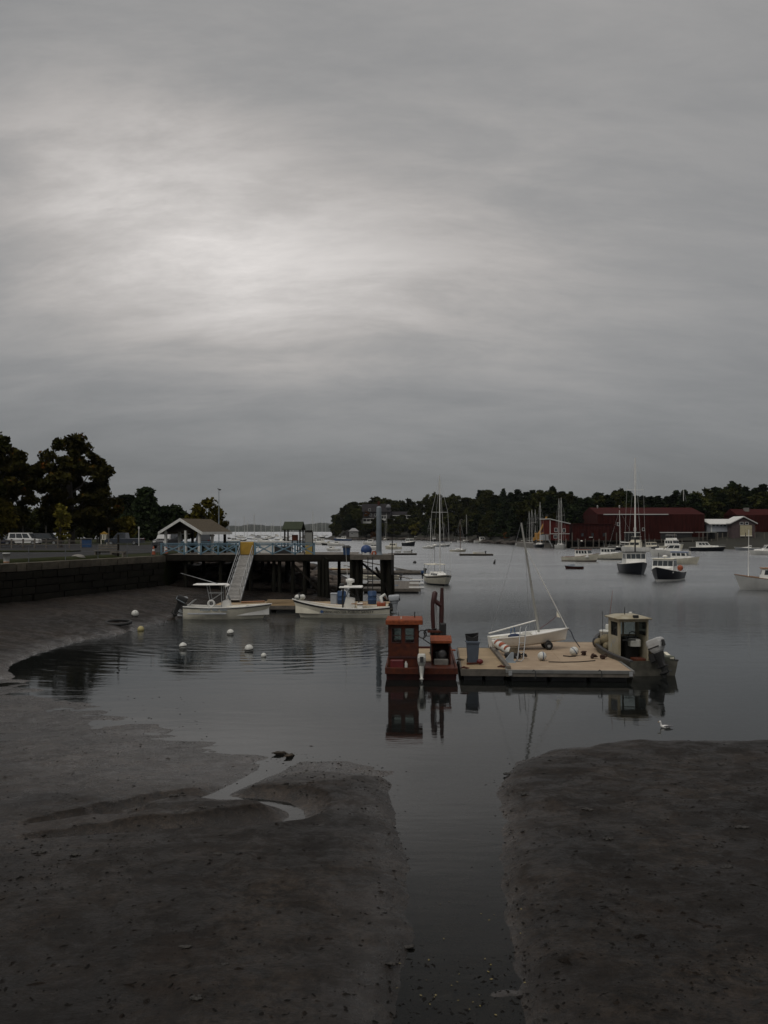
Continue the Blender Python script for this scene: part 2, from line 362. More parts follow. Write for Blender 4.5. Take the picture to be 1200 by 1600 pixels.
def height_at(x, y):
    return float(terrain(np.array([[x]], float), np.array([[y]], float))[0, 0])

def mud_mat():
    m = bpy.data.materials.new('wet_mud'); m.use_nodes = True; t = m.node_tree; b = t.nodes['Principled BSDF']
    co = t.nodes.new('ShaderNodeTexCoord')
    def noise(scale, detail, st=(1, 1, 1), rough=0.6, dist=0.0):
        mp = t.nodes.new('ShaderNodeMapping'); mp.inputs['Scale'].default_value = st; t.links.new(co.outputs['Object'], mp.inputs[0])
        n = t.nodes.new('ShaderNodeTexNoise'); n.inputs['Scale'].default_value = scale; n.inputs['Detail'].default_value = detail
        n.inputs['Roughness'].default_value = rough; n.inputs['Distortion'].default_value = dist
        t.links.new(mp.outputs[0], n.inputs['Vector']); return n.outputs[0]
    def ramp(x, p0, p1, c0, c1):
        r = t.nodes.new('ShaderNodeValToRGB'); r.color_ramp.elements[0].position = p0; r.color_ramp.elements[1].position = p1
        r.color_ramp.elements[0].color = (*c0, 1); r.color_ramp.elements[1].color = (*c1, 1); t.links.new(x, r.inputs[0]); return r.outputs[0]
    def mix(f, a, c, bt='MIX'):
        n = t.nodes.new('ShaderNodeMix'); n.data_type = 'RGBA'; n.blend_type = bt
        for i, q in ((0, f), (6, a), (7, c)):
            if hasattr(q, 'links'): t.links.new(q, n.inputs[i])
            else: n.inputs[i].default_value = q if i == 0 else (*q, 1)
        return n.outputs[2]
    def mr(x, a, bb, c, d):
        n = t.nodes.new('ShaderNodeMapRange'); n.interpolation_type = 'SMOOTHSTEP'; t.links.new(x, n.inputs[0])
        for i, q in enumerate((a, bb, c, d)): n.inputs[i + 1].default_value = q
        return n.outputs[0]
    base = ramp(noise(0.45, 6), 0.35, 0.68, (0.010, 0.0074, 0.0054), (0.040, 0.0298, 0.0218))
    fine = ramp(noise(7.5, 9, (1, .85, 1), 0.78), 0.38, 0.58, (0.2, 0.19, 0.18), (1.3, 1.3, 1.3))  # fine mottle; its darks also paint the shade of small lumps and pits
    col = mix(0.9, base, fine, 'MULTIPLY')
    dark = mr(noise(0.22, 6, (1, 1, 1), 0.6, 0.4), 0.46, 0.6, 0, 0.75); col = mix(dark, col, (0.0075, 0.0055, 0.004))   # broad dark stains
    weed = mr(noise(2.4, 10, (0.75, 1.0, 1), 0.8, 0.8), 0.50, 0.60, 0, 0.9)        # film of dark weed and silt in patches
    col = mix(weed, col, (0.009, 0.0075, 0.006))
    red = mr(noise(0.8, 5, (0.7, 1.3, 1)), 0.56, 0.72, 0, 0.5)
    col = mix(red, col, (0.030, 0.021, 0.016))
    speck = mr(noise(17, 3, (0.75, 1.3, 1), 0.5), 0.665, 0.70, 0, 0.9); col = mix(speck, col, (0.006, 0.0055, 0.005))
    t.links.new(col, b.inputs['Base Color'])
    ge = t.nodes.new('ShaderNodeNewGeometry'); se = t.nodes.new('ShaderNodeSeparateXYZ'); t.links.new(ge.outputs['Position'], se.inputs[0])
    ad = t.nodes.new('ShaderNodeMath'); ad.operation = 'ADD'; t.links.new(mr(se.outputs[2], 0.02, 0.36, 0.12, 0.52), ad.inputs[0])      # low mud is wetter and shinier
    t.links.new(mr(noise(1.5, 10, (0.9, 0.9, 1), 0.78, 0.5), 0.42, 0.58, 0.24, -0.06), ad.inputs[1]); t.links.new(ad.outputs[0], b.inputs['Roughness'])
    sn = t.nodes.new('ShaderNodeSeparateXYZ'); t.links.new(ge.outputs['Normal'], sn.inputs[0])                       # slopes drain, level mud keeps its film of water
    ml = t.nodes.new('ShaderNodeMath'); ml.operation = 'MULTIPLY'; t.links.new(mr(se.outputs[2], 0.06, 0.36, 0.55, 0.2), ml.inputs[0]); t.links.new(mr(sn.outputs[2], 0.93, 0.99, 0.5, 1.0), ml.inputs[1])
    t.links.new(ml.outputs[0], b.inputs['Specular IOR Level'])
    bstr = mr(se.outputs[2], 0.02, 0.28, 0.4, 1.0)
    def bump(h, dist, nin=None):
        n = t.nodes.new('ShaderNodeBump'); t.links.new(bstr, n.inputs['Strength']); n.inputs['Distance'].default_value = dist
        t.links.new(h, n.inputs['Height'])
        if nin: t.links.new(nin, n.inputs['Normal'])
        return n.outputs[0]
    nn = bump(noise(2.4, 9, (1, 1, 1), 0.7, 0.5), 0.16)
    nn = bump(noise(11, 7, (0.8, 1.25, 1), 0.72), 0.032, nn)
    nn = bump(speck, 0.012, nn)
    t.links.new(nn, b.inputs['Normal']); return m
ground = tag(heightfield('mud_flat', GX, GY, GH, mud_mat()), 'brown wet tidal mud flat with weed and runnels', kind='structure')

def water_mat():
    m = bpy.data.materials.new('harbour_water'); m.use_nodes = True; t = m.node_tree; t.nodes.clear()
    ge = t.nodes.new('ShaderNodeNewGeometry'); se = t.nodes.new('ShaderNodeSeparateXYZ'); t.links.new(ge.outputs['Position'], se.inputs[0])
    def ma(op, a, b=None):
        n = t.nodes.new('ShaderNodeMath'); n.operation = op
        for i, q in enumerate((a, b)):
            if q is None: continue
            if hasattr(q, 'links'): t.links.new(q, n.inputs[i])
            else: n.inputs[i].default_value = q
        return n.outputs[0]
    def mr(x, a, bb, c, d):
        n = t.nodes.new('ShaderNodeMapRange'); n.interpolation_type = 'SMOOTHSTEP'; t.links.new(x, n.inputs[0])
        for i, q in enumerate((a, bb, c, d)): n.inputs[i + 1].default_value = q
        return n.outputs[0]
    def noise(scale, detail, st, rough=0.5, dist=0.0):
        mp = t.nodes.new('ShaderNodeMapping'); mp.inputs['Scale'].default_value = st; t.links.new(ge.outputs['Position'], mp.inputs[0])
        n = t.nodes.new('ShaderNodeTexNoise'); n.inputs['Scale'].default_value = scale; n.inputs['Detail'].default_value = detail
        n.inputs['Roughness'].default_value = rough; n.inputs['Distortion'].default_value = dist
        t.links.new(mp.outputs[0], n.inputs['Vector']); return n.outputs[0]
    y = se.outputs[1]; x = se.outputs[0]
    open_ = mr(y, 40, 80, 0.0, 1.0)                                          # wind reaches the open harbour, the cove is sheltered
    patch = mr(noise(0.06, 3, (0.5, 1.2, 1)), 0.35, 0.65, 0.6, 1.25)
    a_small = ma('MULTIPLY', ma('ADD', ma('MULTIPLY', open_, 0.06), 0.0030), patch)
    h = ma('MULTIPLY', noise(1.7, 5, (0.55, 1.5, 1), 0.6, 0.3), a_small)
    swell = ma('MULTIPLY', noise(0.55, 3, (0.55, 1.7, 1), 0.5, 0.4), ma('ADD', ma('MULTIPLY', mr(y, 30, 60, 0.0, 1.0), 0.012), 0.0055))
    h = ma('ADD', h, swell)
    # rings spreading from something that broke the surface near the mooring balls
    c = at(415, 992); ddx = ma('SUBTRACT', x, c.x); ddy = ma('SUBTRACT', y, c.y)
    rr = ma('SQRT', ma('ADD', ma('MULTIPLY', ddx, ddx), ma('MULTIPLY', ddy, ddy)))
    rr = ma('ADD', rr, ma('MULTIPLY', noise(0.35, 4, (1, 1, 1)), 1.9))
    band = ma('MULTIPLY', mr(rr, 3.0, 7.5, 0.0, 1.0), mr(rr, 11.0, 20.0, 1.0, 0.0))
    band = ma('MULTIPLY', band, mr(noise(0.16, 2, (1, 1, 1)), 0.38, 0.6, 0.15, 1.0))
    h = ma('ADD', h, ma('MULTIPLY', ma('MULTIPLY', ma('SINE', ma('MULTIPLY', rr, 6.2)), band), 0.0032))
    bp = t.nodes.new('ShaderNodeBump'); bp.inputs['Strength'].default_value = 1.0; bp.inputs['Distance'].default_value = 1.0; t.links.new(h, bp.inputs['Height'])
    gl = t.nodes.new('ShaderNodeBsdfGlossy'); gl.inputs['Color'].default_value = (0.94, 0.96, 0.97, 1)
    t.links.new(mr(y, 38, 110, 0.02, 0.24), gl.inputs['Roughness']); t.links.new(bp.outputs[0], gl.inputs['Normal'])
    tr = t.nodes.new('ShaderNodeBsdfTransparent'); tr.inputs[0].default_value = (0.62, 0.58, 0.5, 1)
    df = t.nodes.new('ShaderNodeBsdfDiffuse'); df.inputs['Color'].default_value = (0.008, 0.009, 0.0085, 1)
    body = t.nodes.new('ShaderNodeMixShader'); t.links.new(mr(y, 14, 30, 0.35, 0.9), body.inputs[0]); t.links.new(tr.outputs[0], body.inputs[1]); t.links.new(df.outputs[0], body.inputs[2])
    fr = t.nodes.new('ShaderNodeFresnel'); fr.inputs[0].default_value = 1.19; t.links.new(bp.outputs[0], fr.inputs['Normal'])
    mx = t.nodes.new('ShaderNodeMixShader'); t.links.new(fr.outputs[0], mx.inputs[0]); t.links.new(body.outputs[0], mx.inputs[1]); t.links.new(gl.outputs[0], mx.inputs[2])
    o = t.nodes.new('ShaderNodeOutputMaterial'); t.links.new(mx.outputs[0], o.inputs[0]); return m
wb = MB(); wb.add([(-5200, -120, 0), (5200, -120, 0), (5200, 5200, 0), (-5200, 5200, 0)], [(0, 1, 2, 3)])
tag(wb.build('harbour_water', water_mat()), 'calm grey harbour water at low tide', kind='structure')

# ---- parkland on the left: plateau, road and grass
GRASS = mat('park_grass', (0.028, 0.032, 0.013), 0.95, 0.4, 0.8, bump=0.03, spec=0.05)
ASPH = mat('asphalt', (0.034, 0.034, 0.035), 0.9, 0.2, 1.5, bump=0.005, spec=0.1)
LZ = 3.9
pl = MB(); n = len(LAND)
pl.prism(LAND, 'z', -1.0, LZ); pk = tag(pl.build('parkland', GRASS), 'grassy park ground behind the sea wall', kind='structure')
rd = MB(); rd.prism([(-45, 60), (-30.5, 62), (-24.8, 77), (-21.5, 92), (-22.5, 140), (-60, 140), (-95, 138), (-95, 92)], 'z', LZ - 0.3, LZ + 0.03)
tag(rd.build('road', ASPH), 'asphalt road and parking lot beside the harbour', kind='structure')
gp = MB(); gp.prism([(-95, 92.2), (-57, 92.2), (-30, 92.2), (-30, 95), (-95, 96)], 'z', LZ, LZ + 0.14)
tag(gp.build('road_verge', GRASS), 'narrow grass verge between road and car park', kind='structure')

# ---- sea wall of granite blocks along the park
sw = thing('seawall', 'long dark granite block sea wall rising from the mud', 'sea wall')
core = MB()
def offs(p, q, d):
    v = Vector((q[0] - p[0], q[1] - p[1], 0)).normalized(); nrm_ = Vector((v.y, -v.x, 0)); return nrm_ * d
stone_me = []
for k in range(4):
    s_ = MB(); rnd = random.Random(k)
    j = lambda a: a + rnd.uniform(-0.035, 0.035)
    s_.hexa([(j(-.49), j(-.5), j(-.48)), (j(.49), j(-.5), j(-.48)), (.5, .5, -.5), (-.5, .5, -.5)],
            [(j(-.49), j(-.5), j(.48)), (j(.49), j(-.5), j(.48)), (.5, .5, .5), (-.5, .5, .5)])
    stone_me.append((s_.mesh('stone', STONE), s_.mesh('stone', WETSTONE)))
for (p, q), lo in (((WALL[0], WALL[1]), 0.3), ((WALL[1], WALL[2]), -0.2)):
    v = Vector((q[0] - p[0], q[1] - p[1], 0)); Lw = v.length; v.normalize(); ang = math.atan2(v.y, v.x); nn_ = Vector((v.y, -v.x, 0))
    P = Vector((p[0], p[1], 0)); Q = Vector((q[0], q[1], 0))
    core.hexa([P - nn_*.9 + Vector((0,0,-1)), P - nn_*.22 + Vector((0,0,-1)), Q - nn_*.22 + Vector((0,0,-1)), Q - nn_*.9 + Vector((0,0,-1))],
              [P - nn_*.9 + Vector((0,0,LZ-.1)), P - nn_*.22 + Vector((0,0,LZ-.1)), Q - nn_*.22 + Vector((0,0,LZ-.1)), Q - nn_*.9 + Vector((0,0,LZ-.1))])
    if p == WALL[0]: start = Lw - 12.5
    else: start = 0
    z = lo; row = 0
    while z < LZ - 0.05:
        hgt = min(random.uniform(0.42, 0.6), LZ + 0.06 - z)
        s0 = start - random.uniform(0, .8)
        while s0 < Lw:
            wd = random.uniform(0.9, 1.9); wd = min(wd, Lw - s0 + 0.05)
            if wd > 0.25:
                me = random.choice(stone_me)[0 if z > 2.9 else 1]
                c = P + v * (s0 + wd / 2) - nn_ * random.uniform(-0.05, 0.06) + Vector((0, 0, z + hgt / 2))
                inst('stone', me, sw, c, (0, 0, ang), (wd - 0.03, 0.62, hgt - 0.025))
            s0 += wd
        z += hgt; row += 1
core.build('wall_core', WETSTONE, sw)

# ---- foliage
def leaf_mat(name, c1, c2, c3=None, p3=0.7):
    m = bpy.data.materials.new(name); m.use_nodes = True; t = m.node_tree; b = t.nodes['Principled BSDF']
    b.inputs['Roughness'].default_value = 0.7; b.inputs['Specular IOR Level'].default_value = 0.0
    co = t.nodes.new('ShaderNodeTexCoord'); oi = t.nodes.new('ShaderNodeObjectInfo')
    ad = t.nodes.new('ShaderNodeVectorMath'); ad.operation = 'ADD'
    cm = t.nodes.new('ShaderNodeCombineXYZ'); mu = t.nodes.new('ShaderNodeMath'); mu.operation = 'MULTIPLY'; mu.inputs[1].default_value = 50
    t.links.new(oi.outputs['Random'], mu.inputs[0]); t.links.new(mu.outputs[0], cm.inputs[0])
    t.links.new(co.outputs['Object'], ad.inputs[0]); t.links.new(cm.outputs[0], ad.inputs[1])
    n = t.nodes.new('ShaderNodeTexNoise'); n.inputs['Scale'].default_value = 0.5; n.inputs['Detail'].default_value = 5; n.inputs['Roughness'].default_value = 0.7
    t.links.new(ad.outputs[0], n.inputs['Vector'])
    r = t.nodes.new('ShaderNodeValToRGB'); e = r.color_ramp.elements
    e[0].position = 0.35; e[0].color = (*c1, 1); e[1].position = 0.62; e[1].color = (*c2, 1)
    if c3: q = e.new(p3); q.color = (*c3, 1)
    t.links.new(n.outputs[0], r.inputs[0])
    mr = t.nodes.new('ShaderNodeMapRange'); mr.inputs[3].default_value = 0.55; mr.inputs[4].default_value = 1.45; t.links.new(oi.outputs['Random'], mr.inputs[0])
    vm = t.nodes.new('ShaderNodeVectorMath'); vm.operation = 'SCALE'; t.links.new(r.outputs[0], vm.inputs[0]); t.links.new(mr.outputs[0], vm.inputs['Scale'])
    t.links.new(vm.outputs[0], b.inputs['Base Color']); return m
LEAF_DARK = leaf_mat('dark_oak_leaves', (0.010, 0.013, 0.0045), (0.04, 0.041, 0.012))
LEAF_PINE = leaf_mat('pine_needles', (0.007, 0.012, 0.006), (0.024, 0.032, 0.014))
LEAF_MAPLE = leaf_mat('turning_maple_leaves', (0.012, 0.014, 0.005), (0.042, 0.036, 0.009), (0.15, 0.05, 0.01), 0.68)
LEAF_GOLD = leaf_mat('olive_gold_leaves', (0.05, 0.052, 0.012), (0.14, 0.115, 0.022), (0.2, 0.095, 0.02), 0.72)
LEAF_RUST = leaf_mat('rusty_leaves', (0.06, 0.03, 0.012), (0.12, 0.05, 0.016))
BARK = mat('bark', (0.05, 0.042, 0.034), 0.9, 0.4, 2, bump=0.03)
def leaves(clumps, per, size, seed, flat=0.0):
    """leaf-sized quads spread through ellipsoid clumps (x,y,z,rx,ry,rz)"""
    g = np.random.default_rng(seed); V = []
    for (x, y, z, rx, ry, rz) in clumps:
        k = int(per * max(0.35, (rx * ry * rz) ** (1 / 3)))
        d = g.normal(size=(k, 3)); d /= np.linalg.norm(d, axis=1)[:, None]
        r = g.random(k) ** 0.45; r = r * (0.85 + 0.3 * g.random(k))
        c = d * r[:, None] * np.array([rx, ry, rz]) + np.array([x, y, z])
        a = g.normal(size=(k, 3)); a[:, 2] *= (1 - flat); a /= np.linalg.norm(a, axis=1)[:, None]
        b = np.cross(a, g.normal(size=(k, 3)) * np.array([1, 1, 1 - flat * .6])); b /= np.linalg.norm(b, axis=1)[:, None]
        s = size * (0.6 + 0.8 * g.random(k))[:, None]
        a = a * s; b = b * s * 0.62
        V.append(np.stack([c - a, c - b * 0.9, c + a, c + b * 1.1], 1))
    V = np.concatenate(V); n = len(V)
    return V.reshape(-1, 3), np.arange(n * 4).reshape(-1, 4)
def leaf_mesh(name, clumps, per, size, seed, m, flat=0.0):
    v, f = leaves(clumps, per, size, seed, flat)
    me = bpy.data.meshes.new(name); me.from_pydata(v.tolist(), [], f.tolist()); me.materials.append(m); return me
def trunk_mesh(name, h, r, clumps, seed, limbs=6):
    rnd = random.Random(seed); t = MB()
    pts = [(0, 0, -0.3)]; x = y = 0
    for i in range(1, 6):
        x += rnd.uniform(-.02, .02) * h; y += rnd.uniform(-.02, .02) * h; pts.append((x, y, h * i / 5 * 0.85))
    t.path(pts, [r * 1.25, r, r * .85, r * .65, r * .42, r * .15], 7)
    for c in rnd.sample(list(clumps), min(limbs, len(clumps))):
        i = rnd.randint(1, 4); p = Vector(pts[i]); q = Vector(c[:3]); q = p + (q - p) * 0.85
        mid = p.lerp(q, .5) + Vector((0, 0, -0.04 * h)) 
        t.path([p, mid, q], [r * .4, r * .26, r * .08], 5)
    return t.mesh(name, BARK)
def clumps_round(seed, W, H, base, n, cs):          # spreading broadleaf crown
    rnd = random.Random(seed); out = []
    while len(out) < n:
        x, y, z = (rnd.uniform(-1, 1) for _ in range(3))
        d = x * x + y * y + z * z
        if d > 1 or (d < 0.3 and rnd.random() < .5): continue
        f = 1 - 0.25 * max(0, z)
        s = cs * rnd.uniform(0.6, 1.25)
        out.append((x * W * f, y * W * f, base + (z + 1) / 2 * (H - base), s, s, s * rnd.uniform(.55, .8)))
    return out
def clumps_pine(seed, W, H, base, n, cs):           # white pine: flat shelves, ragged top
    rnd = random.Random(seed); out = []
    for i in range(n):
        t = (i + rnd.random() * .6) / n; a = i * 2.4 + rnd.uniform(-.5, .5)
        r = W * (1 - t ** 1.6) * rnd.uniform(.35, 1.0); s = cs * (1 - .45 * t) * rnd.uniform(.7, 1.3)
        out.append((r * math.cos(a), r * math.sin(a), base + t * (H - base), s * 1.2, s * 1.2, s * .42))
    return out
def place_tree(name, label, group, x, y, z, trunk, crown, s=1.0, rz=0.0, sz=None):
    t = thing(name, label, 'tree', (x, y, z), rz, group); t.scale = (s, s, sz or s)
    inst('trunk', trunk, t); inst('crown', crown, t); return t

# ---- far shore: wooded hill across the harbour
SKYLINE = [(505,829),(519,826),(524,806),(532,792),(545,780),(560,779),(580,775),(600,773),(620,775),(640,783),(660,775),(690,768),(720,768),(742,771),(785,762),(800,768),(840,763),(880,763),(905,768),(932,768),(965,760),(982,758),(1000,765),(1030,768),(1060,765),(1072,758),(1110,765),(1130,755),(1170,753),(1200,760),(1270,757)]
SHORE_D = [(505,640),(530,605),(640,600),(720,520),(790,420),(850,352),(950,322),(1270,300)]
def sky_y(px): return float(np.interp(px, *zip(*SKYLINE)))
def shore(px): return float(np.interp(px, *zip(*SHORE_D)))
BACK = 75.0
def hill_z(px, D):
    Ds = shore(px); top = az(sky_y(px), Ds + BACK) - 12.5
    e = float(smooth(np.array((px - 505) / 40.0)))
    t = float(smooth(np.array((D - Ds) / BACK)))
    return -0.6 + 2.0 * float(smooth(np.array((D - Ds + 4) / 10))) * (0.4 + .6 * e) + max(0.5, top - 1.4) * t
pxs = list(range(500, 1281, 12)); hv = []
HD = [-8, -4, 0, 3, 7, 14, 25, 40, 55, 70, 90, 130, 220]
hb = MB()
for px in pxs:
    for dd in HD:
        D = shore(px) + dd; z = hill_z(px, D) - (max(0, dd - 100) * 0.1)
        hb.v.append((ax(px, D), D, z))
nh = len(HD)
for i in range(len(pxs) - 1):
    for j in range(nh - 1):
        hb.f.append((i*nh+j, i*nh+j+1, (i+1)*nh+j+1, (i+1)*nh+j)); hb.sm.append(True)
FLOOR = mat('forest_floor', (0.018, 0.017, 0.01), 0.95, 0.4, 0.15, bump=0.1)
tag(hb.build('far_hill', FLOOR), 'wooded hill across the harbour', kind='structure')
# shore rocks along the far waterline read as one dark band
rk = MB(); g = random.Random(11)
for i in range(420):
    px = g.uniform(515, 900); D = shore(px) + g.uniform(-3, 7); s = g.uniform(.5, 1.8)
    rk.ball((ax(px, D), D, g.uniform(0, 1.0)), s, g.uniform(.8, 1.6), g.uniform(.7, 1.3), g.uniform(.4, .8), 6, 4)
tag(rk.build('shore_rocks', mat('shore_rock', (0.06, 0.05, 0.042), 0.85, 0.5, 0.7)), 'dark rocks lining the far shore below the wood', kind='stuff')

variants = []
for k in range(3):
    c = clumps_round(40 + k, 5.2, 13, 2.2, 26, 2.1)
    variants.append(('oak', trunk_mesh('trunk', 11, .35, c, k), leaf_mesh('crown', c, 62, .62, 50 + k, LEAF_DARK)))
for k in range(4):
    c = clumps_pine(60 + k, 4.2, 14, 2.0, 30, 1.9)
    variants.append(('pine', trunk_mesh('trunk', 14, .32, c, k), leaf_mesh('crown', c, 60, .6, 70 + k, LEAF_PINE, .5)))
c = clumps_round(91, 3.6, 8, .8, 18, 1.7)
gold = (trunk_mesh('trunk', 7, .25, c, 5), leaf_mesh('crown', c, 60, .55, 92, LEAF_GOLD))
rustt = (gold[0], leaf_mesh('crown', c, 60, .55, 93, LEAF_RUST))
g = random.Random(23)
BLOCK = [(560, 646, 636, 650), (540, 566, 608, 622), (855, 1260, 0, 352)]   # clearings: mansion, boathouse, boatyard
def is_clear(px, D): return any(a < px < b and d0 < D < d1 for a, b, d0, d1 in BLOCK)
LBL = {'oak': ('broadleaf_tree', 'dark round-crowned tree in the wood across the harbour'), 'pine': ('pine_tree', 'dark ragged pine in the wood across the harbour')}
count = 0
for row, (dd, st) in enumerate(((84, 12), (66, 15), (46, 19), (26, 21), (9, 24))):
    px = 512.0 + row * 3
    while px < 1275:
        D = shore(px) + dd + g.uniform(-6, 6); z = hill_z(px, D)
        if not is_clear(px, D) and sky_y(px) < 815:
            kind, tr_, cr_ = g.choice(variants[:3]) if (px < 740 and g.random() < .7) or g.random() < .3 else g.choice(variants[3:])
            H = 13.0 if kind == 'oak' else 14.2
            if row == 0: want = az(sky_y(px) + g.uniform(-4, 13), D)
            elif row == 1: want = az(sky_y(px) + g.uniform(3, 20), D)
            else: want = z + g.uniform(8.5, 12.5)
            hgt = min(max(want - z, 6.0), 17.0)
            if 558 < px < 648 and D < 640: hgt = min(hgt, max(az(817, D) - z, 3.0))
            if 538 < px < 568 and D < 612: hgt = 3.0
            nm, lb = LBL[kind]
            place_tree(nm, lb, 'trees of the wood across the harbour', ax(px, D), D, z - .3, tr_, cr_, g.uniform(.75, 1.3), g.uniform(0, 360), hgt / H); count += 1
        px += st * g.uniform(.75, 1.25)
for px, D, s, lab in ((648, 604, .9, 'small golden tree by the waterline right of the hillside mansion'), (655, 612, .7, 'low yellowish bush at the far waterline')):
    place_tree('golden_tree', lab, None, ax(px, D), D, hill_z(px, D) - .2, gold[0], gold[1], s, 40, s)
for px, D, s, lab in ((574, 640, .62, 'rust red tree in front of the mansion gable'), (583, 606, .5, 'small rusty bush at the foot of the mansion slope'), (792, 428, .4, 'low reddish bush at the far waterline by the moored cruisers')):
    place_tree('rusty_tree', lab, None, ax(px, D), D, (hill_z(px, D) - .2) if px != 574 else 14.5, rustt[0], rustt[1], s, 10, s)

for px, D, ty, lab in ((557, 634, 794, 'dark tree at the left corner of the mansion'), (589, 632, 809, 'low dark tree in front of the left mansion porch'), (629, 633, 804, 'dark tree in front of the right mansion wing'), (614, 633, 806, 'dark tree between the mansion wings'), (648, 640, 790, 'tall dark tree just right of the mansion')):
    z = hill_z(px, D) - .3; place_tree('broadleaf_tree', lab, None, ax(px, D), D, z, variants[px % 3][1], variants[px % 3][2], .8, px * 7, (az(ty, D) - z) / 13)
# ---- the low land on the horizon
fr_ = MB(); g = np.random.default_rng(4)
px = np.arange(300, 660, 2.0); D0 = 4600.0
top = np.interp(px, [300, 355, 375, 398, 420, 450, 480, 500, 520, 560, 660], [819, 821, 822, 819, 822, 821, 819, 817, 819, 820, 819])
top = top + fbm(px[None, :], px[None, :] * 0, 14, 5, 4)[0] * 1.8
rings = []
for q, ty in zip(px, top):
    zt = az(ty, D0)
    rings.append([(ax(q, D0 - 60), D0 - 60, -0.5), (ax(q, D0 - 55), D0 - 55, 3), (ax(q, D0 - 30), D0 - 30, 3 + zt * .6 + g.uniform(-2, 2)), (ax(q, D0), D0, zt), (ax(q, D0 + 200), D0 + 200, zt * .6), (ax(q, D0 + 400), D0 + 400, -1)])
fr_.loft(rings, cap=False, closed=False, smooth=True)
tag(fr_.build('far_shore', mat('far_woodland', (0.035, 0.04, 0.03), 0.95, 0.5, 0.02)), 'low wooded land on the horizon beyond the harbour mouth', kind='structure')

# ---- trees of the park on the left
def big_tree(name, label, px, D, top_y, width_px, m, seed, n=46, size=.3, per=105, base=.2, kind='round', cs=None, gaps=1.0):
    H = az(top_y, D) - LZ; Wd = width_px * D / FPX / 2; cs = cs or Wd * .3
    c = (clumps_round if kind == 'round' else clumps_pine)(seed, Wd * .85, H * .97, H * base, n, cs)
    x = ax(px, D)
    t = thing(name, label, 'tree', (x, D, LZ))
    inst('trunk', trunk_mesh('trunk', H * .9, H * .028, c, seed, 12), t)
    inst('crown', leaf_mesh('crown', c, per * gaps, size, seed + 1, m, .3 if kind != 'round' else 0), t)
    return t
big_tree('maple_tree', 'tallest maple behind the parked cars, orange tinged top', 112, 150, 678, 142, LEAF_MAPLE, 301, 120, .33, 190, .12, cs=1.2)
big_tree('maple_tree', 'dark spreading tree cut off by the left edge, above the white truck', -2, 142, 680, 128, LEAF_MAPLE, 302, 105, .33, 190, .12, cs=1.15)
big_tree('maple_tree', 'tall tree mostly outside the left edge with one branch tip showing', -46, 118, 626, 112, LEAF_DARK, 303, 50, .34, 170, .2)
big_tree('maple_tree', 'lower rounded tree leaning out to the right of the tallest maple', 158, 165, 752, 80, LEAF_MAPLE, 304, 30, .36, 190, .1)
big_tree('pine_tree', 'broad dark pine left of the pavilion roof', 228, 205, 762, 66, LEAF_PINE, 305, 46, .4, 170, .06, 'pine', 2.3)
big_tree('pine_tree', 'dark pine between the maple and the broad pine', 198, 215, 772, 46, LEAF_PINE, 306, 38, .4, 170, .06, 'pine', 2.2)
big_tree('pine_tree', 'smaller rounded evergreen just behind the pavilion ridge', 262, 200, 788, 50, LEAF_PINE, 307, 34, .4, 170, .04, 'round', 2.0)
big_tree('oak_tree', 'olive and orange broadleaf tree behind the pavilion roof', 322, 140, 779, 76, LEAF_GOLD, 308, 52, .26, 110, .2, gaps=.75, cs=.85)
big_tree('young_tree', 'slim yellowish young tree beside the car park road', 96, 118, 782, 24, LEAF_GOLD, 309, 22, .22, 120, .12, cs=.6)
big_tree('young_tree', 'yellowish bushy tree at the left edge by the parked cars', -2, 120, 776, 48, LEAF_GOLD, 310, 24, .24, 130, .1, cs=1.0)
big_tree('small_tree', 'low yellow green tree behind the dark pickup', 192, 168, 803, 36, LEAF_GOLD, 311, 20, .3, 120, .1, cs=1.2)
big_tree('small_tree', 'small brownish spreading tree behind the park notice shelter', 152, 172, 802, 44, LEAF_RUST, 312, 18, .3, 90, .35, cs=1.1)
for i, (px, D, ty, wd) in enumerate(((10, 215, 790, 90), (60, 225, 795, 80), (120, 230, 790, 90), (170, 235, 800, 70), (240, 240, 805, 70), (285, 230, 812, 46), (-45, 205, 780, 90))):
    big_tree('hedge_tree', 'dark tree in the belt closing the park behind the parked cars', px, D, ty, wd, LEAF_DARK, 330 + i, 26, .45, 120, .02, cs=2.6)['group'] = 'tree belt behind the car park'

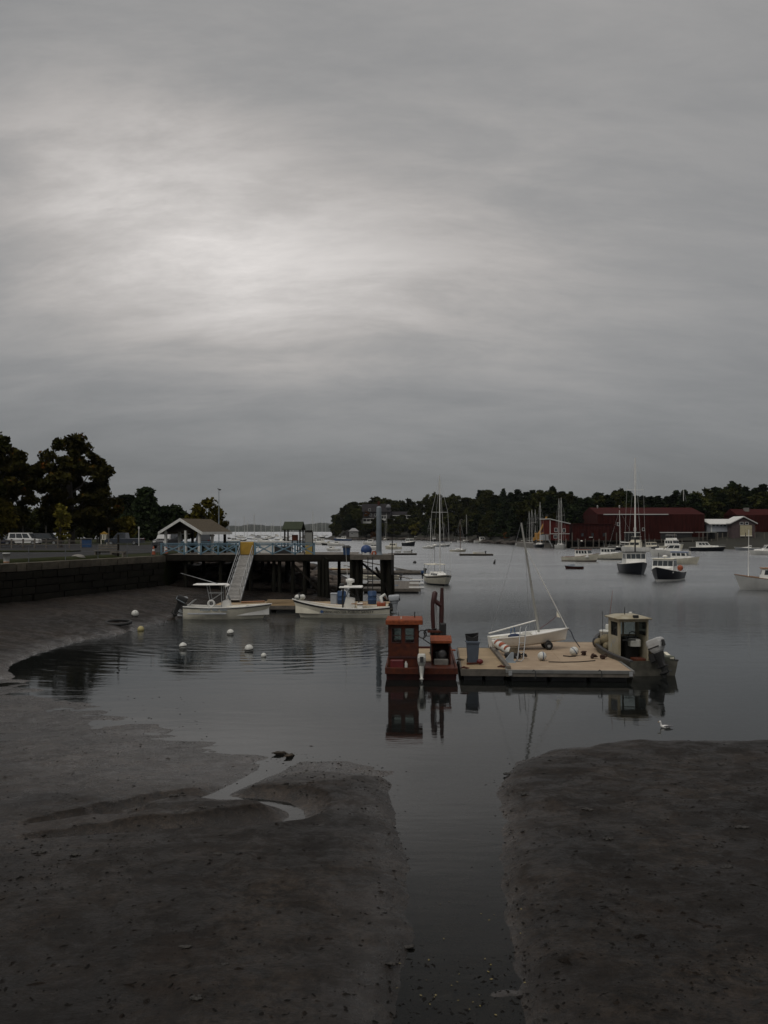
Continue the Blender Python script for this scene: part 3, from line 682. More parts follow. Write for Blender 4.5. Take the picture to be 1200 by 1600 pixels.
# ================================================================== boats
def sgn_lerp(a, b, t): return a + (b - a) * t
class Hull:
    """bow at +x, waterline z = 0"""
    def __init__(s, L, B, fb, draft=.35, transom=.8, rake=.1, flare=.8, n=18, pw=2.2, maxt=.42):
        s.L, s.B, s.fb, s.draft, s.tr, s.rake, s.flare, s.n, s.pw, s.mt = L, B, fb, draft, transom, rake, flare, n, pw, maxt
    def half(s, t):
        if t < s.mt: q = t / s.mt; q = q * q * (3 - 2 * q); return s.B / 2 * (s.tr + (1 - s.tr) * q)
        q = (t - s.mt) / (1 - s.mt); return s.B / 2 * max(1 - q ** s.pw, 0.0)
    def sheer(s, t):
        b, m, st = s.fb; return st * (1 - t) * (1 - 2 * t) + m * 4 * t * (1 - t) + b * t * (2 * t - 1)
    def xs(s, t): return -s.L / 2 + s.L * t
    def tx(s, x): return min(max((x + s.L / 2) / s.L, 0), 1)
    def pt(s, t, k):                                 # k: 0 sheer .. 1 waterline .. 2 keel
        b = s.half(t); sh = s.sheer(t); fl = s.flare * (1 - .5 * t ** 3)
        if k <= 1: y = b * (1 - (1 - fl) * k ** 1.3); z = sh * (1 - k)
        else: y = b * fl * (1 - (k - 1) ** 2); z = -s.draft * (k - 1) * (1 - .6 * t ** 4)
        x = s.xs(t) - s.rake * s.L * t ** 4 * (1 - (z + s.draft) / (sh + s.draft))
        return x, y, z
    def skin(s, k0, k1, m, out=0.0):
        mb = MB(); ts = [1 - (1 - i / s.n) ** 1.15 for i in range(s.n + 1)]
        for sd_ in (1, -1):
            rg = []
            for t in ts:
                r = []
                for j in range(m + 1):
                    x, y, z = s.pt(t, k0 + (k1 - k0) * j / m); r.append((x, sd_ * (y + out), z))
                rg.append(r)
            mb.loft(rg, cap=False, closed=False, smooth=True)
        if k0 < 1 and out == 0:
            r = [s.pt(0, k0 + (k1 - k0) * j / m) for j in range(m + 1)]
            mb.add([(x, y, z) for x, y, z in r] + [(x, -y, z) for x, y, z in r[::-1]], [tuple(range(2 * m + 2))])
        return mb
    def surface(s, drop, inset, t0=0.0, t1=1.0):     # deck or floor
        mb = MB(); rg = []
        for i in range(s.n + 1):
            t = t0 + (t1 - t0) * i / s.n; b = max(s.half(t) - inset, 0.0); z = s.sheer(t) - drop
            x = s.xs(t) - (0.0 if t < .97 else inset * .6)
            rg.append([(x, b, z), (x, 0, z + .03), (x, -b, z)])
        return mb.loft(rg, cap=False, closed=False, smooth=True)
    def rim(s, wd, ht, out=.02, t0=0.0, t1=1.0):     # gunwale cap
        mb = MB()
        for sd_ in (1, -1):
            rg = []
            for i in range(s.n + 1):
                t = t0 + (t1 - t0) * i / s.n; b = s.half(t); z = s.sheer(t); i_ = max(b - wd, 0)
                x = s.xs(t) + (out if t == 1 else 0)
                rg.append([(x, sd_ * (b + out), z - ht * .5), (x, sd_ * (b + out), z + ht * .5), (x, sd_ * i_, z + ht * .5), (x, sd_ * i_, z - ht * .5)])
            mb.loft(rg, cap=True, smooth=False)
        return mb
    def liner(s, floor_z, inset, t0=.02, t1=.97):    # inner walls and floor of an open boat
        mb = MB()
        rg = []
        for i in range(s.n + 1):
            t = t0 + (t1 - t0) * i / s.n; b = max(s.half(t) - inset, 0.01); z = s.sheer(t) - .01; bb = max(min(b, s.half(t) * s.flare), 0.01)
            x = s.xs(t); rg.append([(x, b, z), (x, bb, floor_z), (x, -bb, floor_z), (x, -b, z)])
        return mb.loft(rg, cap=True, closed=False, smooth=False)
def house(root, x0, x1, wd, z0, z1, m, roofm, name='wheelhouse', slant=.15, nf=3, ns=2, wz=(.5, .88), glass=None, over=.12, backw=0, rake_b=0.0, taper=.06, roof_t=.07, sill=True):
    """cabin with its panes and roof; bow side is x1"""
    h = z1 - z0; sl = slant * h; w0, w1 = wd / 2, wd / 2 - taper
    hb = MB().hexa([(x0, -w0, z0), (x1 + sl * .0, -w0, z0), (x1, w0, z0), (x0, w0, z0)], [(x0 + rake_b * h, -w1, z1), (x1 - sl, -w1, z1), (x1 - sl, w1, z1), (x0 + rake_b * h, w1, z1)])
    hs = hb.build(name, m, root)
    a, b = wz; za, zb = z0 + h * a, z0 + h * b; G = glass or DARKGLASS
    def xa(z): return x1 - sl * (z - z0) / h
    def ya(z): return w0 - taper * (z - z0) / h
    gap = .05
    for i in range(nf):
        y0, y1 = (-1 + 2 * i / nf), (-1 + 2 * (i + 1) / nf)
        p = MB()
        q = lambda y, z, o: (xa(z) + o, (y * (ya(z) - .04)), z)
        y0 += gap / wd; y1 -= gap / wd
        p.hexa([q(y0, za, -.02), q(y0, za, .015), q(y1, za, .015), q(y1, za, -.02)], [q(y0, zb, -.02), q(y0, zb, .015), q(y1, zb, .015), q(y1, zb, -.02)])
        p.build('window', G, root)
    for sd_ in (1, -1):
        for i in range(ns):
            f0 = .06 + .88 * i / ns + .03; f1 = .06 + .88 * (i + 1) / ns - .03
            q = lambda f, z, o: (x0 + (xa(z) - x0) * f, sd_ * (ya(z) + o), z)
            MB().hexa([q(f0, za, -.02), q(f0, za, .015), q(f1, za, .015), q(f1, za, -.02)], [q(f0, zb, -.02), q(f0, zb, .015), q(f1, zb, .015), q(f1, zb, -.02)]).build('window', G, root)
    if backw:
        MB().hexa([(x0 - .015, -w1 * .8, za), (x0 + .02, -w1 * .8, za), (x0 + .02, w1 * .8, za), (x0 - .015, w1 * .8, za)], [(x0 - .015 + rake_b*h*.8, -w1 * .8, zb), (x0 + .02 + rake_b*h*.8, -w1 * .8, zb), (x0 + .02+ rake_b*h*.8, w1 * .8, zb), (x0 - .015+ rake_b*h*.8, w1 * .8, zb)]).build('window', G, root)
    r = MB().rbox(x0 - over, x1 - sl + over * 1.5, -w1 - over * .7, w1 + over * .7, z1, z1 + roof_t, .03)
    r.build('roof', roofm, root); return hs
def outboard(root, x, y, z, rz=180, s=1.0, tilt=0.0, cowl=None, leg=None):
    """motor on a transom: z is the transom top; points aft along local +x after rz"""
    cowl = cowl or GREYPLASTIC; leg = leg or cowl
    mt = Matrix.Translation((x, y, z)) @ Matrix.Rotation(R(rz), 4, 'Z') @ Matrix.Rotation(R(tilt), 4, 'Y') @ Matrix.Scale(s, 4)
    def sec(z_, a0, a1, b, r=.35):
        n = 12; out = []
        for k in range(n):
            t = 2 * math.pi * k / n; c, s_ = math.cos(t), math.sin(t)
            c = math.copysign(abs(c) ** .48, c); s_ = math.copysign(abs(s_) ** .48, s_)
            out.append(((a0 + a1) / 2 + (a1 - a0) / 2 * c, b * s_, z_))
        return out
    c = MB(); c.loft([sec(-.08, .1, .4, .1), sec(.0, .03, .48, .14), sec(.12, -.06, .56, .175), sec(.3, -.1, .62, .18), sec(.42, -.1, .6, .165), sec(.47, -.05, .52, .14)])
    o = c.xf(mt).build('outboard_motor', cowl, root)
    v_ = MB(); v_.box(.45, .63, -.07, .07, .12, .34); v_.box(-.02, .5, -.181, -.17, .13, .17); v_.box(-.02, .5, .17, .181, .13, .17); v_.xf(mt).build('cowl_vent', BLACK if cowl is not BLACK else STEEL, o)
    l = MB(); l.loft([sec(-.05, .06, .46, .11), sec(-.3, .1, .42, .085), sec(-.5, .13, .38, .06), sec(-.56, .1, .44, .05)], smooth=True)
    l.loft([sec(-.56, .0, .5, .09), sec(-.6, .0, .5, .09)])
    l.loft([sec(-.6, .14, .36, .045), sec(-.78, .16, .34, .04)], smooth=True)
    l.path([(.02, 0, -.82), (.1, 0, -.82), (.3, 0, -.82), (.42, 0, -.82)], [.02, .065, .065, .04], 8)
    l.hexa([(.12, -.015, -1.0), (.26, -.015, -1.0), (.26, .015, -1.0), (.12, .015, -1.0)], [(.1, -.02, -.84), (.34, -.02, -.84), (.34, .02, -.84), (.1, .02, -.84)])
    l.xf(mt).build('lower_unit', leg, o)
    b = MB(); b.box(-.12, .12, -.13, .13, -.32, -.02); b.xf(mt).build('clamp_bracket', BLACK, o)
    p = MB()
    for k in range(3):
        a = 2 * math.pi * k / 3; ca, sa = math.cos(a), math.sin(a)
        p.hexa([(.43, -.02 * sa, -.82 - .02 * ca), (.45, .02 * sa, -.82 + .02 * ca), (.47, .16 * ca + .05 * sa, -.82 + .16 * sa - .05 * ca), (.44, .16 * ca - .05 * sa, -.82 + .16 * sa + .05 * ca)],
               [(.435, -.02 * sa, -.81 - .02 * ca), (.455, .02 * sa, -.81 + .02 * ca), (.475, .16 * ca + .05 * sa, -.81 + .16 * sa - .05 * ca), (.445, .16 * ca - .05 * sa, -.81 + .16 * sa + .05 * ca)])
    p.xf(mt).build('propeller', BLACK, o)
    return o
def boat_root(name, label, px, wl, rz, cat='boat', group=None, D=None):
    if D is None: p = at(px, wl)
    else: p = Vector((ax(px, D), D, 0))
    return thing(name, label, cat, (p.x, p.y, 0), rz, group)
def hull_parts(r, H, hm, deckm=None, boot=None, drop=.06, rimm=None):
    H.skin(0, 2, 8).build('hull', hm, r)
    H.surface(drop, .03).build('deck', deckm or hm, r)
    H.rim(.07, .05, .015).build('gunwale', rimm or WHITE, r)
    if boot: H.skin(.84, 1.02, 2, .012).build('boot_stripe', boot, r)
def stay(mb, a, b, r=.014): mb.tube(a, b, r, n=4)
def rig(r, x, z0, h, m=None, L=8, B=2.5, boom=True, cover=None, sp=.62, rad=.075, rake=.0, zdeck=.8, lower=None, lower_f=.33):
    m = m or MASTALU; top = (x - rake * h, 0, z0 + h)
    p = lambda f: (x - rake * h * f, 0, z0 + h * f)
    mb = MB()
    if lower:
        mb.tube(p(lower_f), top, rad, rad * .75, 8); q = MB(); q.tube((x, 0, z0 - .1), p(lower_f), rad * 1.02, rad, 8)
        ma_ = mb.build('mast', m, r); q.build('mast_foot', lower, ma_)
    else:
        mb.tube((x, 0, z0 - .1), top, rad, rad * .7, 8); ma_ = mb.build('mast', m, r)
    s = MB(); s.bar((p(sp)[0], -B * .34, p(sp)[2] + .05), (p(sp)[0], B * .34, p(sp)[2] + .05), .09, .05); s.build('spreader', m, ma_)
    st = MB()
    stay(st, top, (L * .47, 0, zdeck + .1)); stay(st, top, (-L * .48, 0, zdeck))
    for sd_ in (1, -1):
        e = (p(sp)[0], sd_ * B * .34, p(sp)[2] + .05); stay(st, p(.97), e); stay(st, e, (x - .1, sd_ * B * .45, zdeck))
    st.build('rigging', MASTALU, ma_)
    if boom:
        zb = z0 + h * .09
        b = MB(); b.tube((x - .05, 0, zb), (x - L * .38, 0, zb + .05), .05, n=6); bo = b.build('boom', m, r)
        if cover:
            c = MB(); c.path([(x - .1, 0, zb + .5), (x - .25, 0, zb + .22), (x - L * .15, 0, zb + .16), (x - L * .36, 0, zb + .1)], [.06, .16, .15, .08], 8); c.build('sail_cover', cover, bo)
    return ma_
def rails(r, H, z=.55, t0=.72, t1=1.0, m=None):      # bow pulpit
    mb = MB(); pts = [[], []]
    for i in range(6):
        t = t0 + (t1 - t0) * i / 5; b = max(H.half(t) - .06, 0.02); zt = H.sheer(t) + z
        for k, sd_ in enumerate((1, -1)):
            pts[k].append((H.xs(t), sd_ * b, zt))
            if i in (0, 2, 4): mb.tube((H.xs(t), sd_ * b, H.sheer(t)), (H.xs(t), sd_ * b, zt), .015, n=5)
    mb.path(pts[0], .018, 5); mb.path(pts[1], .018, 5); mb.tube(pts[0][-1], pts[1][-1], .018, n=5)
    mb.build('bow_rail', m or ALU, r)
def cabin_boat(name, label, px, wl, L, B, rz, hm, fb, hx=(-.05, .2), hw=.72, hh=1.5, roofm=None, housem=None, trunk=.3, nf=3, ns=2, boot=None, mast=0, fly=False, slant=.2, radar=False, deckm=None, backw=0, rimm=None, cat='boat', outb=0, D=None, rail=True, over=.12, transom=.82):
    r = boat_root(name, label, px, wl, rz, cat, D=D)
    H = Hull(L, B, fb, transom=transom); hull_parts(r, H, hm, deckm or WHITE, boot, rimm=rimm)
    housem = housem or WHITE; roofm = roofm or housem
    zd = H.sheer(H.tx(hx[0] * L)) - .1
    house(r, hx[0] * L, hx[1] * L, B * hw, zd, zd + hh, housem, roofm, nf=nf, ns=ns, slant=slant, backw=backw, over=over)
    if trunk:
        x1 = hx[1] * L; x2 = min(x1 + L * .2, L * .4); zt = H.sheer(H.tx(x1)) - .1
        w1 = B * hw * .46; w2 = max(H.half(H.tx(x2)) * .55, .12)
        MB().hexa([(x1 - .1, -w1, zt), (x2, -w2, zt + .05), (x2, w2, zt + .05), (x1 - .1, w1, zt)], [(x1 - .1, -w1 * .9, zt + trunk + .12), (x2 - .25, -w2 * .8, zt + trunk), (x2 - .25, w2 * .8, zt + trunk), (x1 - .1, w1 * .9, zt + trunk + .12)]).build('trunk_cabin', housem, r)
    zr = zd + hh + .07
    if fly:
        f = MB().hexa([(hx[0]*L + .1, -B*.26, zr), (hx[1]*L - .35, -B*.24, zr), (hx[1]*L - .35, B*.24, zr), (hx[0]*L + .1, B*.26, zr)], [(hx[0]*L + .1, -B*.27, zr + .55), (hx[1]*L - .75, -B*.26, zr + .6), (hx[1]*L - .75, B*.26, zr + .6), (hx[0]*L + .1, B*.27, zr + .55)])
        fb_ = f.build('flybridge', housem, r)
        MB().rbox(hx[0]*L + .05, hx[1]*L - .7, -B*.28, B*.28, zr + 1.45, zr + 1.5, .02).build('canopy', housem, fb_)
        q = MB()
        for a in (hx[0]*L + .15, hx[1]*L - .85):
            for b in (-B*.25, B*.25): q.tube((a, b, zr + .5), (a, b, zr + 1.46), .025, n=5)
        q.build('canopy_frame', ALU, fb_)
    if mast: MB().tube((hx[0]*L + .3, 0, zr - .02), (hx[0]*L + .1, 0, zr + mast), .03, .015, 6).build('mast', ALU, r)
    if radar: MB().lathe([(.1, 0), (.28, .03), (.3, .12), (.24, .2), (.05, .24)], (hx[0]*L + .7, 0, zr + .15), 12).build('radar_dome', WHITE, r); MB().tube((hx[0]*L + .7, 0, zr - .01), (hx[0]*L + .7, 0, zr + .16), .06, n=6).build('radar_mount', WHITE, r)
    if rail: rails(r, H, .45)
    for k in range(outb):
        outboard(r, -L/2 - .02, (k - (outb - 1) / 2) * .6, H.sheer(0) - .05, 180, 1.0, 0, BLACK)
    return r, H, zr
def sail_boat(name, label, px, wl, L, B, rz, hm, mh, fb=None, cover=None, mastm=None, boot=None, cat='sailboat', D=None, group=None, lower=None, rad=.075, simple=False, boom=True, rake=.02, deckm=None, sp=.62, trunkm=None):
    r = boat_root(name, label, px, wl, rz, cat, group, D=D)
    H = Hull(L, B, fb or (.95 * L / 8, .62 * L / 8, .68 * L / 8), transom=.62, rake=.16, flare=.85, maxt=.45)
    hull_parts(r, H, hm, deckm or WHITE, boot)
    zd = H.sheer(.55) - .08; x0, x1 = -L * .12, L * .24; w0 = B * .3; w1 = B * .2
    MB().hexa([(x0, -w0, zd), (x1, -w1, zd + .05), (x1, w1, zd + .05), (x0, w0, zd)], [(x0 + .05, -w0 * .9, zd + .5), (x1 - .35, -w1 * .8, zd + .4), (x1 - .35, w1 * .8, zd + .4), (x0 + .05, w0 * .9, zd + .5)]).build('cabin', trunkm or WHITE, r)
    if not simple:
        for sd_ in (1, -1):
            for i in range(3):
                f = .18 + i * .27; g_ = f + .18
                q = lambda t, z: (x0 + (x1 - x0 - .2) * t, sd_ * ((w0 + (w1 - w0) * t) * (1 - .12 * z) + .012), zd + .08 + .36 * z)
                MB().add([q(f, .25), q(g_, .25), q(g_, .75), q(f, .75)], [(0, 1, 2, 3)]).add([(x, y - sd_ * .03, z) for x, y, z in (q(f, .25), q(g_, .25), q(g_, .75), q(f, .75))], [(0, 1, 2, 3)]).build('window', DARKGLASS, r)
        rails(r, H, .5)
    rig(r, L * .1, zd + .4, mh - zd - .4, mastm, L, B, boom, cover, sp, rad, rake, zd, lower)
    return r, H, zd

# ---- moored boats of the middle and far harbour ----------------------------------------------------
# sloop seen bow on, left of the work floats
r, H, zd = sail_boat('sloop', 'cream hulled sloop with tall mast, moored beyond the red work barge', 685, 913, 8.0, 2.7, -80, CREAM, 12.1, (1.25, .95, 1.0), None, MASTALU, NAVY)
MB().rbox(-3.1, -.9, -1.0, 1.0, 2.15, 2.22, .03).build('cockpit_canopy', CREAM, r)
q = MB()
for x in (-3.0, -1.0):
    for y in (-.95, .95): q.tube((x, y, .9), (x, y, 2.17), .03, n=6)
q.build('canopy_frame', ALU, r)
MB().tube((-3.6, .4, .95), (-3.6, .4, 4.2), .03, n=6).build('radar_pole', ALU, r); MB().lathe([(.08, 0), (.26, .04), (.26, .16), (.05, .22)], (-3.6, .4, 4.2), 10).build('radar_dome', WHITE, r)
outboard(r, -4.05, -.9, 1.0, 180, .8, 0, BLUE, BLACK)
H.skin(.1, .2, 2, .014).build('rubbing_stripe', BLACK, r)
# black motor sailer bow on with the tallest mast
r, H, zr = cabin_boat('motor_sailer', 'black hulled boat facing the camera below the tallest white mast', 991, 896, 9.5, 3.35, -91, NAVY, (1.75, 1.35, 1.3), (-.12, .12), .84, 1.75, BLACK, WHITE, .25, 4, 2, mast=0, rail=False)
rig(r, .5, 1.2, 14.9, WHITE, 9.5, 3.4, False, None, .70, .105, .0, 1.3, BLACK, .26)
MB().tube((-2.2, -1.35, 3.0), (-2.2, -1.35, 3.75), .04, n=6).build('light_pole', BLACK, r)
MB().lathe([(.05, 0), (.14, .05), (.14, .25), (.04, .3)], (-2.2, -1.35, 3.7), 8).build('lantern', BLACK, r)
# lobster boat dark hull
r, H, zr = cabin_boat('lobster_boat', 'dark green black hulled lobster boat with white wheelhouse and orange ball aft', 1041, 907, 8.4, 3.2, -122, NAVY, (1.75, 1.1, 1.0), (-.02, .2), .8, 1.62, CREAM, WHITE, .3, 4, 2, WHITE, radar=True, rail=False, backw=1)
MB().ball((-2.5, 1.0, 1.45), .36).build('orange_buoy', ORANGE, r)
MB().tube((-.2, -.95, 2.5), (-.2, -1.0, 3.3), .035, n=6).build('exhaust_stack', BLACK, r)
# boat with rusty red roof
r, H, zr = cabin_boat('lobster_boat', 'white workboat with a rusty orange wheelhouse roof', 908, 877, 7.4, 2.7, -33, CREAM, (1.65, 1.0, .85), (-.12, .26), .8, 1.45, RUSTROOF, WHITE, .2, 3, 4, DARKRED, mast=2.2, rail=False, rimm=TEAK)
MB().lathe([(.1, 0), (.22, .05), (.22, .2), (.06, .26)], (.1, 0, zr + 1.5), 10).build('radar_dome', WHITE, r)
q = MB(); q.tube((-.7, -.6, zr), (.1, 0, zr + 1.55), .03, n=5).tube((-.7, .6, zr), (.1, 0, zr + 1.55), .03, n=5); q.build('radar_frame', BLACK, r)
r, H, zr = cabin_boat('lobster_boat', 'white workboat just right of the rusty roofed one', 948, 874, 8.2, 2.8, -42, CREAM, (1.7, 1.05, .95), (-.1, .2), .8, 1.4, WHITE, WHITE, .3, 3, 3, NAVY, rail=False, mast=1.5)
# dinghy with tarp
r = boat_root('tender', 'small red and grey dinghy under a tarp near the rusty roofed boat', 897, 889, 172, 'dinghy'); H = Hull(2.9, 1.25, (.55, .42, .42), transom=.8)
H.skin(0, 2, 6).build('hull', DARKRED, r); H.rim(.06, .05).build('gunwale', STEEL, r)
MB().loft([[(x, -H.half(H.tx(x)) * 1.03, H.sheer(H.tx(x)) + .01), (x, 0, H.sheer(H.tx(x)) + .28 * math.sin(math.pi * (x + 1.2) / 2.3) + .05), (x, H.half(H.tx(x)) * 1.03, H.sheer(H.tx(x)) + .01)] for x in np.linspace(-.1, 1.15, 8)], cap=False, closed=False, smooth=True).build('tarp', mat('grey_blue_tarp', (.13, .15, .18), .7, .3, 4), r)
# right edge: cream launch with varnished trim
r, H, zr = cabin_boat('launch', 'white launch with varnished wood trim cut off by the right edge', 1205, 922, 7.0, 2.6, 161, mat('pale_grey_hull', (.5, .5, .48), .4, .15, 1), (1.55, 1.15, 1.1), (-.36, .16), .8, 1.2, TEAK, WHITE, 0, 3, 4, None, rimm=TEAK, rail=False)
MB().tube((2.15, -.25, 1.2), (2.1, -.25, 6.1), .045, .03, 6).build('flag_staff', WHITE, r); MB().bar((2.1, -.7, 5.8), (2.1, .2, 5.8), .05, .05).build('staff_yard', WHITE, r)
# boats in front of the boatyard
cabin_boat('motor_boat', 'small white boat with a bright blue cabin top', 1066, 881, 6.2, 2.4, -30, CREAM, (1.4, 1.0, .9), (-.3, .18), .8, 1.3, mat('bright_blue_top', (.03, .1, .3), .5, .2, 3), WHITE, .25, 3, 3, rail=False)
cabin_boat('cabin_cruiser', 'large white cruiser with raked windshield right of the tallest mast', 1046, 869, 9.4, 3.3, 168, WHITE, (1.8, 1.3, 1.2), (-.25, .16), .85, 1.6, WHITE, WHITE, .5, 3, 2, slant=.9)
cabin_boat('trawler', 'white flybridge trawler behind the raked cruiser', 1050, 860, 9, 3.2, -60, CREAM, (1.9, 1.4, 1.3), (-.2, .2), .8, 1.9, WHITE, WHITE, .4, 3, 3, fly=True, mast=2.5)
cabin_boat('cabin_cruiser', 'long white cruiser with dark hull bottom below the white roofed boathouse', 1106, 861, 10.4, 3.2, -4, NAVY, (1.35, 1.15, 1.1), (-.3, .1), .8, 1.6, WHITE, WHITE, .5, 3, 3, slant=.9, rail=True)
cabin_boat('motor_boat', 'black hulled boat with a cream cabin at the boatyard dock', 1019, 860, 7.0, 2.6, -70, NAVY, (1.4, 1.1, 1.0), (-.25, .15), .8, 1.5, CREAM, CREAM, .3, 3, 2, mast=2.6)
r, H, zd = sail_boat('sloop', 'sloop with raked white mast and furled sail at the boatyard dock', 974, 860, 9.5, 2.7, 178, NAVY, 12.2, (1.2, .95, 1.0), WHITE, MASTALU, rad=.09, rake=-.02)
cabin_boat('cabin_cruiser', 'white flybridge boat moored left of the tallest mast', 992, 862, 8.6, 3.0, 150, WHITE, (1.6, 1.3, 1.2), (-.2, .18), .8, 1.6, CREAM, CREAM, .4, 3, 2, fly=True)
cabin_boat('motor_boat', 'low pale grey motorboat under the boathouse wall at right', 1168, 860, 8.0, 2.4, 176, mat('grey_hull', (.33, .35, .37), .45, .2, 1), (1.0, .8, .75), (-.12, .04), .6, .8, WHITE, WHITE, .2, 2, 1, slant=1.0, rail=False)
cabin_boat('cabin_cruiser', 'white cruiser at the right edge above the varnished launch', 1196, 867, 8.5, 2.8, 176, WHITE, (1.2, 1.0, .95), (-.2, .14), .75, 1.5, WHITE, WHITE, .4, 2, 2, slant=.9)
# boats by the shore crane
sail_boat('sloop', 'dark hulled sloop with a tall pole mast below the yellow crane', 843, 857, 9.5, 3.0, -85, NAVY, 15.4, (1.6, 1.3, 1.3), None, MASTALU, WHITE, rad=.1)
r, H, zd = sail_boat('sloop', 'white double masted yacht facing out beside the crane', 876, 858, 10, 3.2, -88, WHITE, 16.6, (1.7, 1.3, 1.3), None, MASTALU, rad=.1); rig(r, -2.6, 1.3, 15.2, MASTALU, 4, 2.4, False, None, .6, .09, .0, 1.2)
for i, (px, wl, hm, mh, tx_) in enumerate(((826, 853, WHITE, 13.5, 'leftmost'), (830, 854, CREAM, 13.9, 'second'), (835, 853, NAVY, 14.2, 'third'))):
    sail_boat('sloop', f'bare masted yacht rafted left of the yellow crane, {tx_} of the tight row', px, wl, 8.5, 2.6, -80 + i * 6, hm, mh, None, None, MASTALU, rad=.09)
cabin_boat('motor_yacht', 'broad cream motor yacht left of the rafted masts', 802, 850, 8.6, 3.2, -75, CREAM, (1.9, 1.4, 1.3), (-.28, .22), .85, 1.9, WHITE, CREAM, .4, 3, 3, fly=True)
sail_boat('sloop', 'sloop with a leaning mast behind the broad motor yacht', 806, 847, 8.5, 2.6, -70, WHITE, 14, None, None, MASTALU, rake=.12, rad=.1, simple=True)
cabin_boat('motor_boat', 'low white runabout beside the rafted yachts', 818, 852, 6.5, 2.3, -40, WHITE, (1.2, .9, .85), (-.1, .16), .7, 1.1, WHITE, WHITE, .3, 3, 1, slant=.8)
# middle mooring field between the mansion and the crane
cabin_boat('lobster_boat', 'black hulled lobster boat with white pilothouse in front of the far wood', 640, 853, 7.5, 2.9, -55, NAVY, (1.9, 1.3, 1.2), (-.15, .2), .78, 1.7, WHITE, WHITE, .3, 3, 2, None, mast=1.5)
cabin_boat('motor_boat', 'cream cabin boat left of the black lobster boat', 614, 858, 5.6, 2.2, 165, CREAM, (1.1, .85, .8), (-.2, .2), .8, 1.1, CREAM, CREAM, .3, 3, 3, None, rail=False)
sail_boat('sloop', 'small white sloop with a pale straight mast in mid harbour', 671, 857, 6.8, 2.3, -60, WHITE, 10.2, None, None, MASTALU, rad=.085)
sail_boat('sloop', 'low dark sloop just left of the tall masted cream sloop', 692, 854, 6.5, 2.2, 20, STEEL, 9.0, None, SAILBLUE, MASTDARK, rad=.07)
sail_boat('sloop', 'white sloop with a brown wooden mast in mid harbour', 717, 862, 6.2, 2.1, -50, CREAM, 9.2, None, None, mat('brown_spar', (.1, .05, .025), .5, .3, 2), rad=.085)
sail_boat('sloop', 'white sloop with a thin mast close to the far wood', 727, 847, 8.5, 2.6, 10, WHITE, 14.4, None, None, MASTALU, rad=.09)
sail_boat('sloop', 'sloop with grey raked mast right of the thin masted one', 738, 846, 8.5, 2.6, 170, STEEL, 14.0, None, SAILBLUE, MASTALU, rad=.09, rake=.1)
cabin_boat('cabin_cruiser', 'white cruiser with a raised cabin near the far wood', 755, 848, 9.0, 2.9, 5, WHITE, (1.5, 1.1, 1.0), (-.2, .16), .8, 1.9, WHITE, WHITE, .5, 3, 2, slant=.7)
cabin_boat('motor_boat', 'little dark and white boat at the far shore behind the pale mast', 678, 846, 6.0, 2.4, -90, NAVY, (1.4, 1.1, 1.0), (-.2, .2), .8, 1.5, WHITE, WHITE, .3, 3, 2)
cabin_boat('motor_boat', 'tiny white motorboat at the far shore left of the wood gap', 650, 844, 6.0, 2.4, -80, WHITE, (1.3, 1.0, .95), (-.2, .2), .8, 1.5, WHITE, WHITE, .3, 3, 2)
sail_boat('sloop', 'white sloop with a pale mast seen right of the grey hoist post', 608, 843, 8.5, 2.7, -65, WHITE, 17.5, None, None, MASTALU, rad=.1, simple=True)
sail_boat('sloop', 'sloop with leaning mast just behind the grey hoist post', 602, 844, 8.5, 2.7, -75, CREAM, 17, None, None, MASTALU, rad=.09, simple=True, rake=-.1)
sail_boat('sloop', 'small white sloop with a thin mast below the mansion porch', 620, 843, 8, 2.5, -80, WHITE, 14, None, None, MASTALU, rad=.08, simple=True)
cabin_boat('motor_boat', 'grey and white motorboat at the shore below the mansion', 583, 843, 8.0, 2.9, -70, STEEL, (1.7, 1.2, 1.1), (-.2, .2), .8, 1.6, WHITE, WHITE, .3, 3, 2)
cabin_boat('cabin_cruiser', 'blue hulled white cruiser with a swept arch below the boathouse', 535, 845, 10.5, 3.0, 175, mat('mid_blue_hull', (.06, .1, .2), .4, .2, 1), (1.6, 1.2, 1.1), (-.2, .16), .8, 1.6, WHITE, WHITE, .5, 3, 2, slant=.9)
cabin_boat('motor_boat', 'white motorboat behind the blue tarp heap on the pier', 578, 851, 6.5, 2.4, 165, WHITE, (1.2, .95, .9), (-.2, .15), .8, 1.3, WHITE, WHITE, .3, 3, 2, mast=1.2)
cabin_boat('motor_boat', 'low white motorboat between the tarp heap and the hoist post', 584, 859, 5.0, 2.1, -60, WHITE, (1.0, .8, .8), (-.1, .2), .7, 1.0, WHITE, WHITE, .3, 3, 1, rail=False)
cabin_boat('motor_boat', 'cream and white boat right of the pier notice board', 500, 851, 6.8, 2.6, 140, WHITE, (1.5, 1.1, 1.0), (-.25, .2), .8, 1.6, WHITE, WHITE, .3, 3, 3)
cabin_boat('motor_boat', 'dark hulled open boat right of the pier notice board', 514, 852, 6.6, 2.4, 170, BLACK, (1.0, .8, .75), (-.05, .1), .6, .9, CREAM, CREAM, .2, 2, 1, rail=False)
cabin_boat('motor_boat', 'white cruiser with a low cabin above the blue lidded bin', 524, 853, 7.0, 2.5, 172, WHITE, (1.2, .95, .9), (-.2, .12), .75, .9, WHITE, WHITE, .3, 2, 2, slant=1.0)
cabin_boat('motor_boat', 'small white bowed boat half hidden by the pier deck', 520, 861, 4.6, 1.9, 150, WHITE, (.9, .7, .7), (-.05, .2), .7, .7, WHITE, WHITE, .2, 2, 1, rail=False)
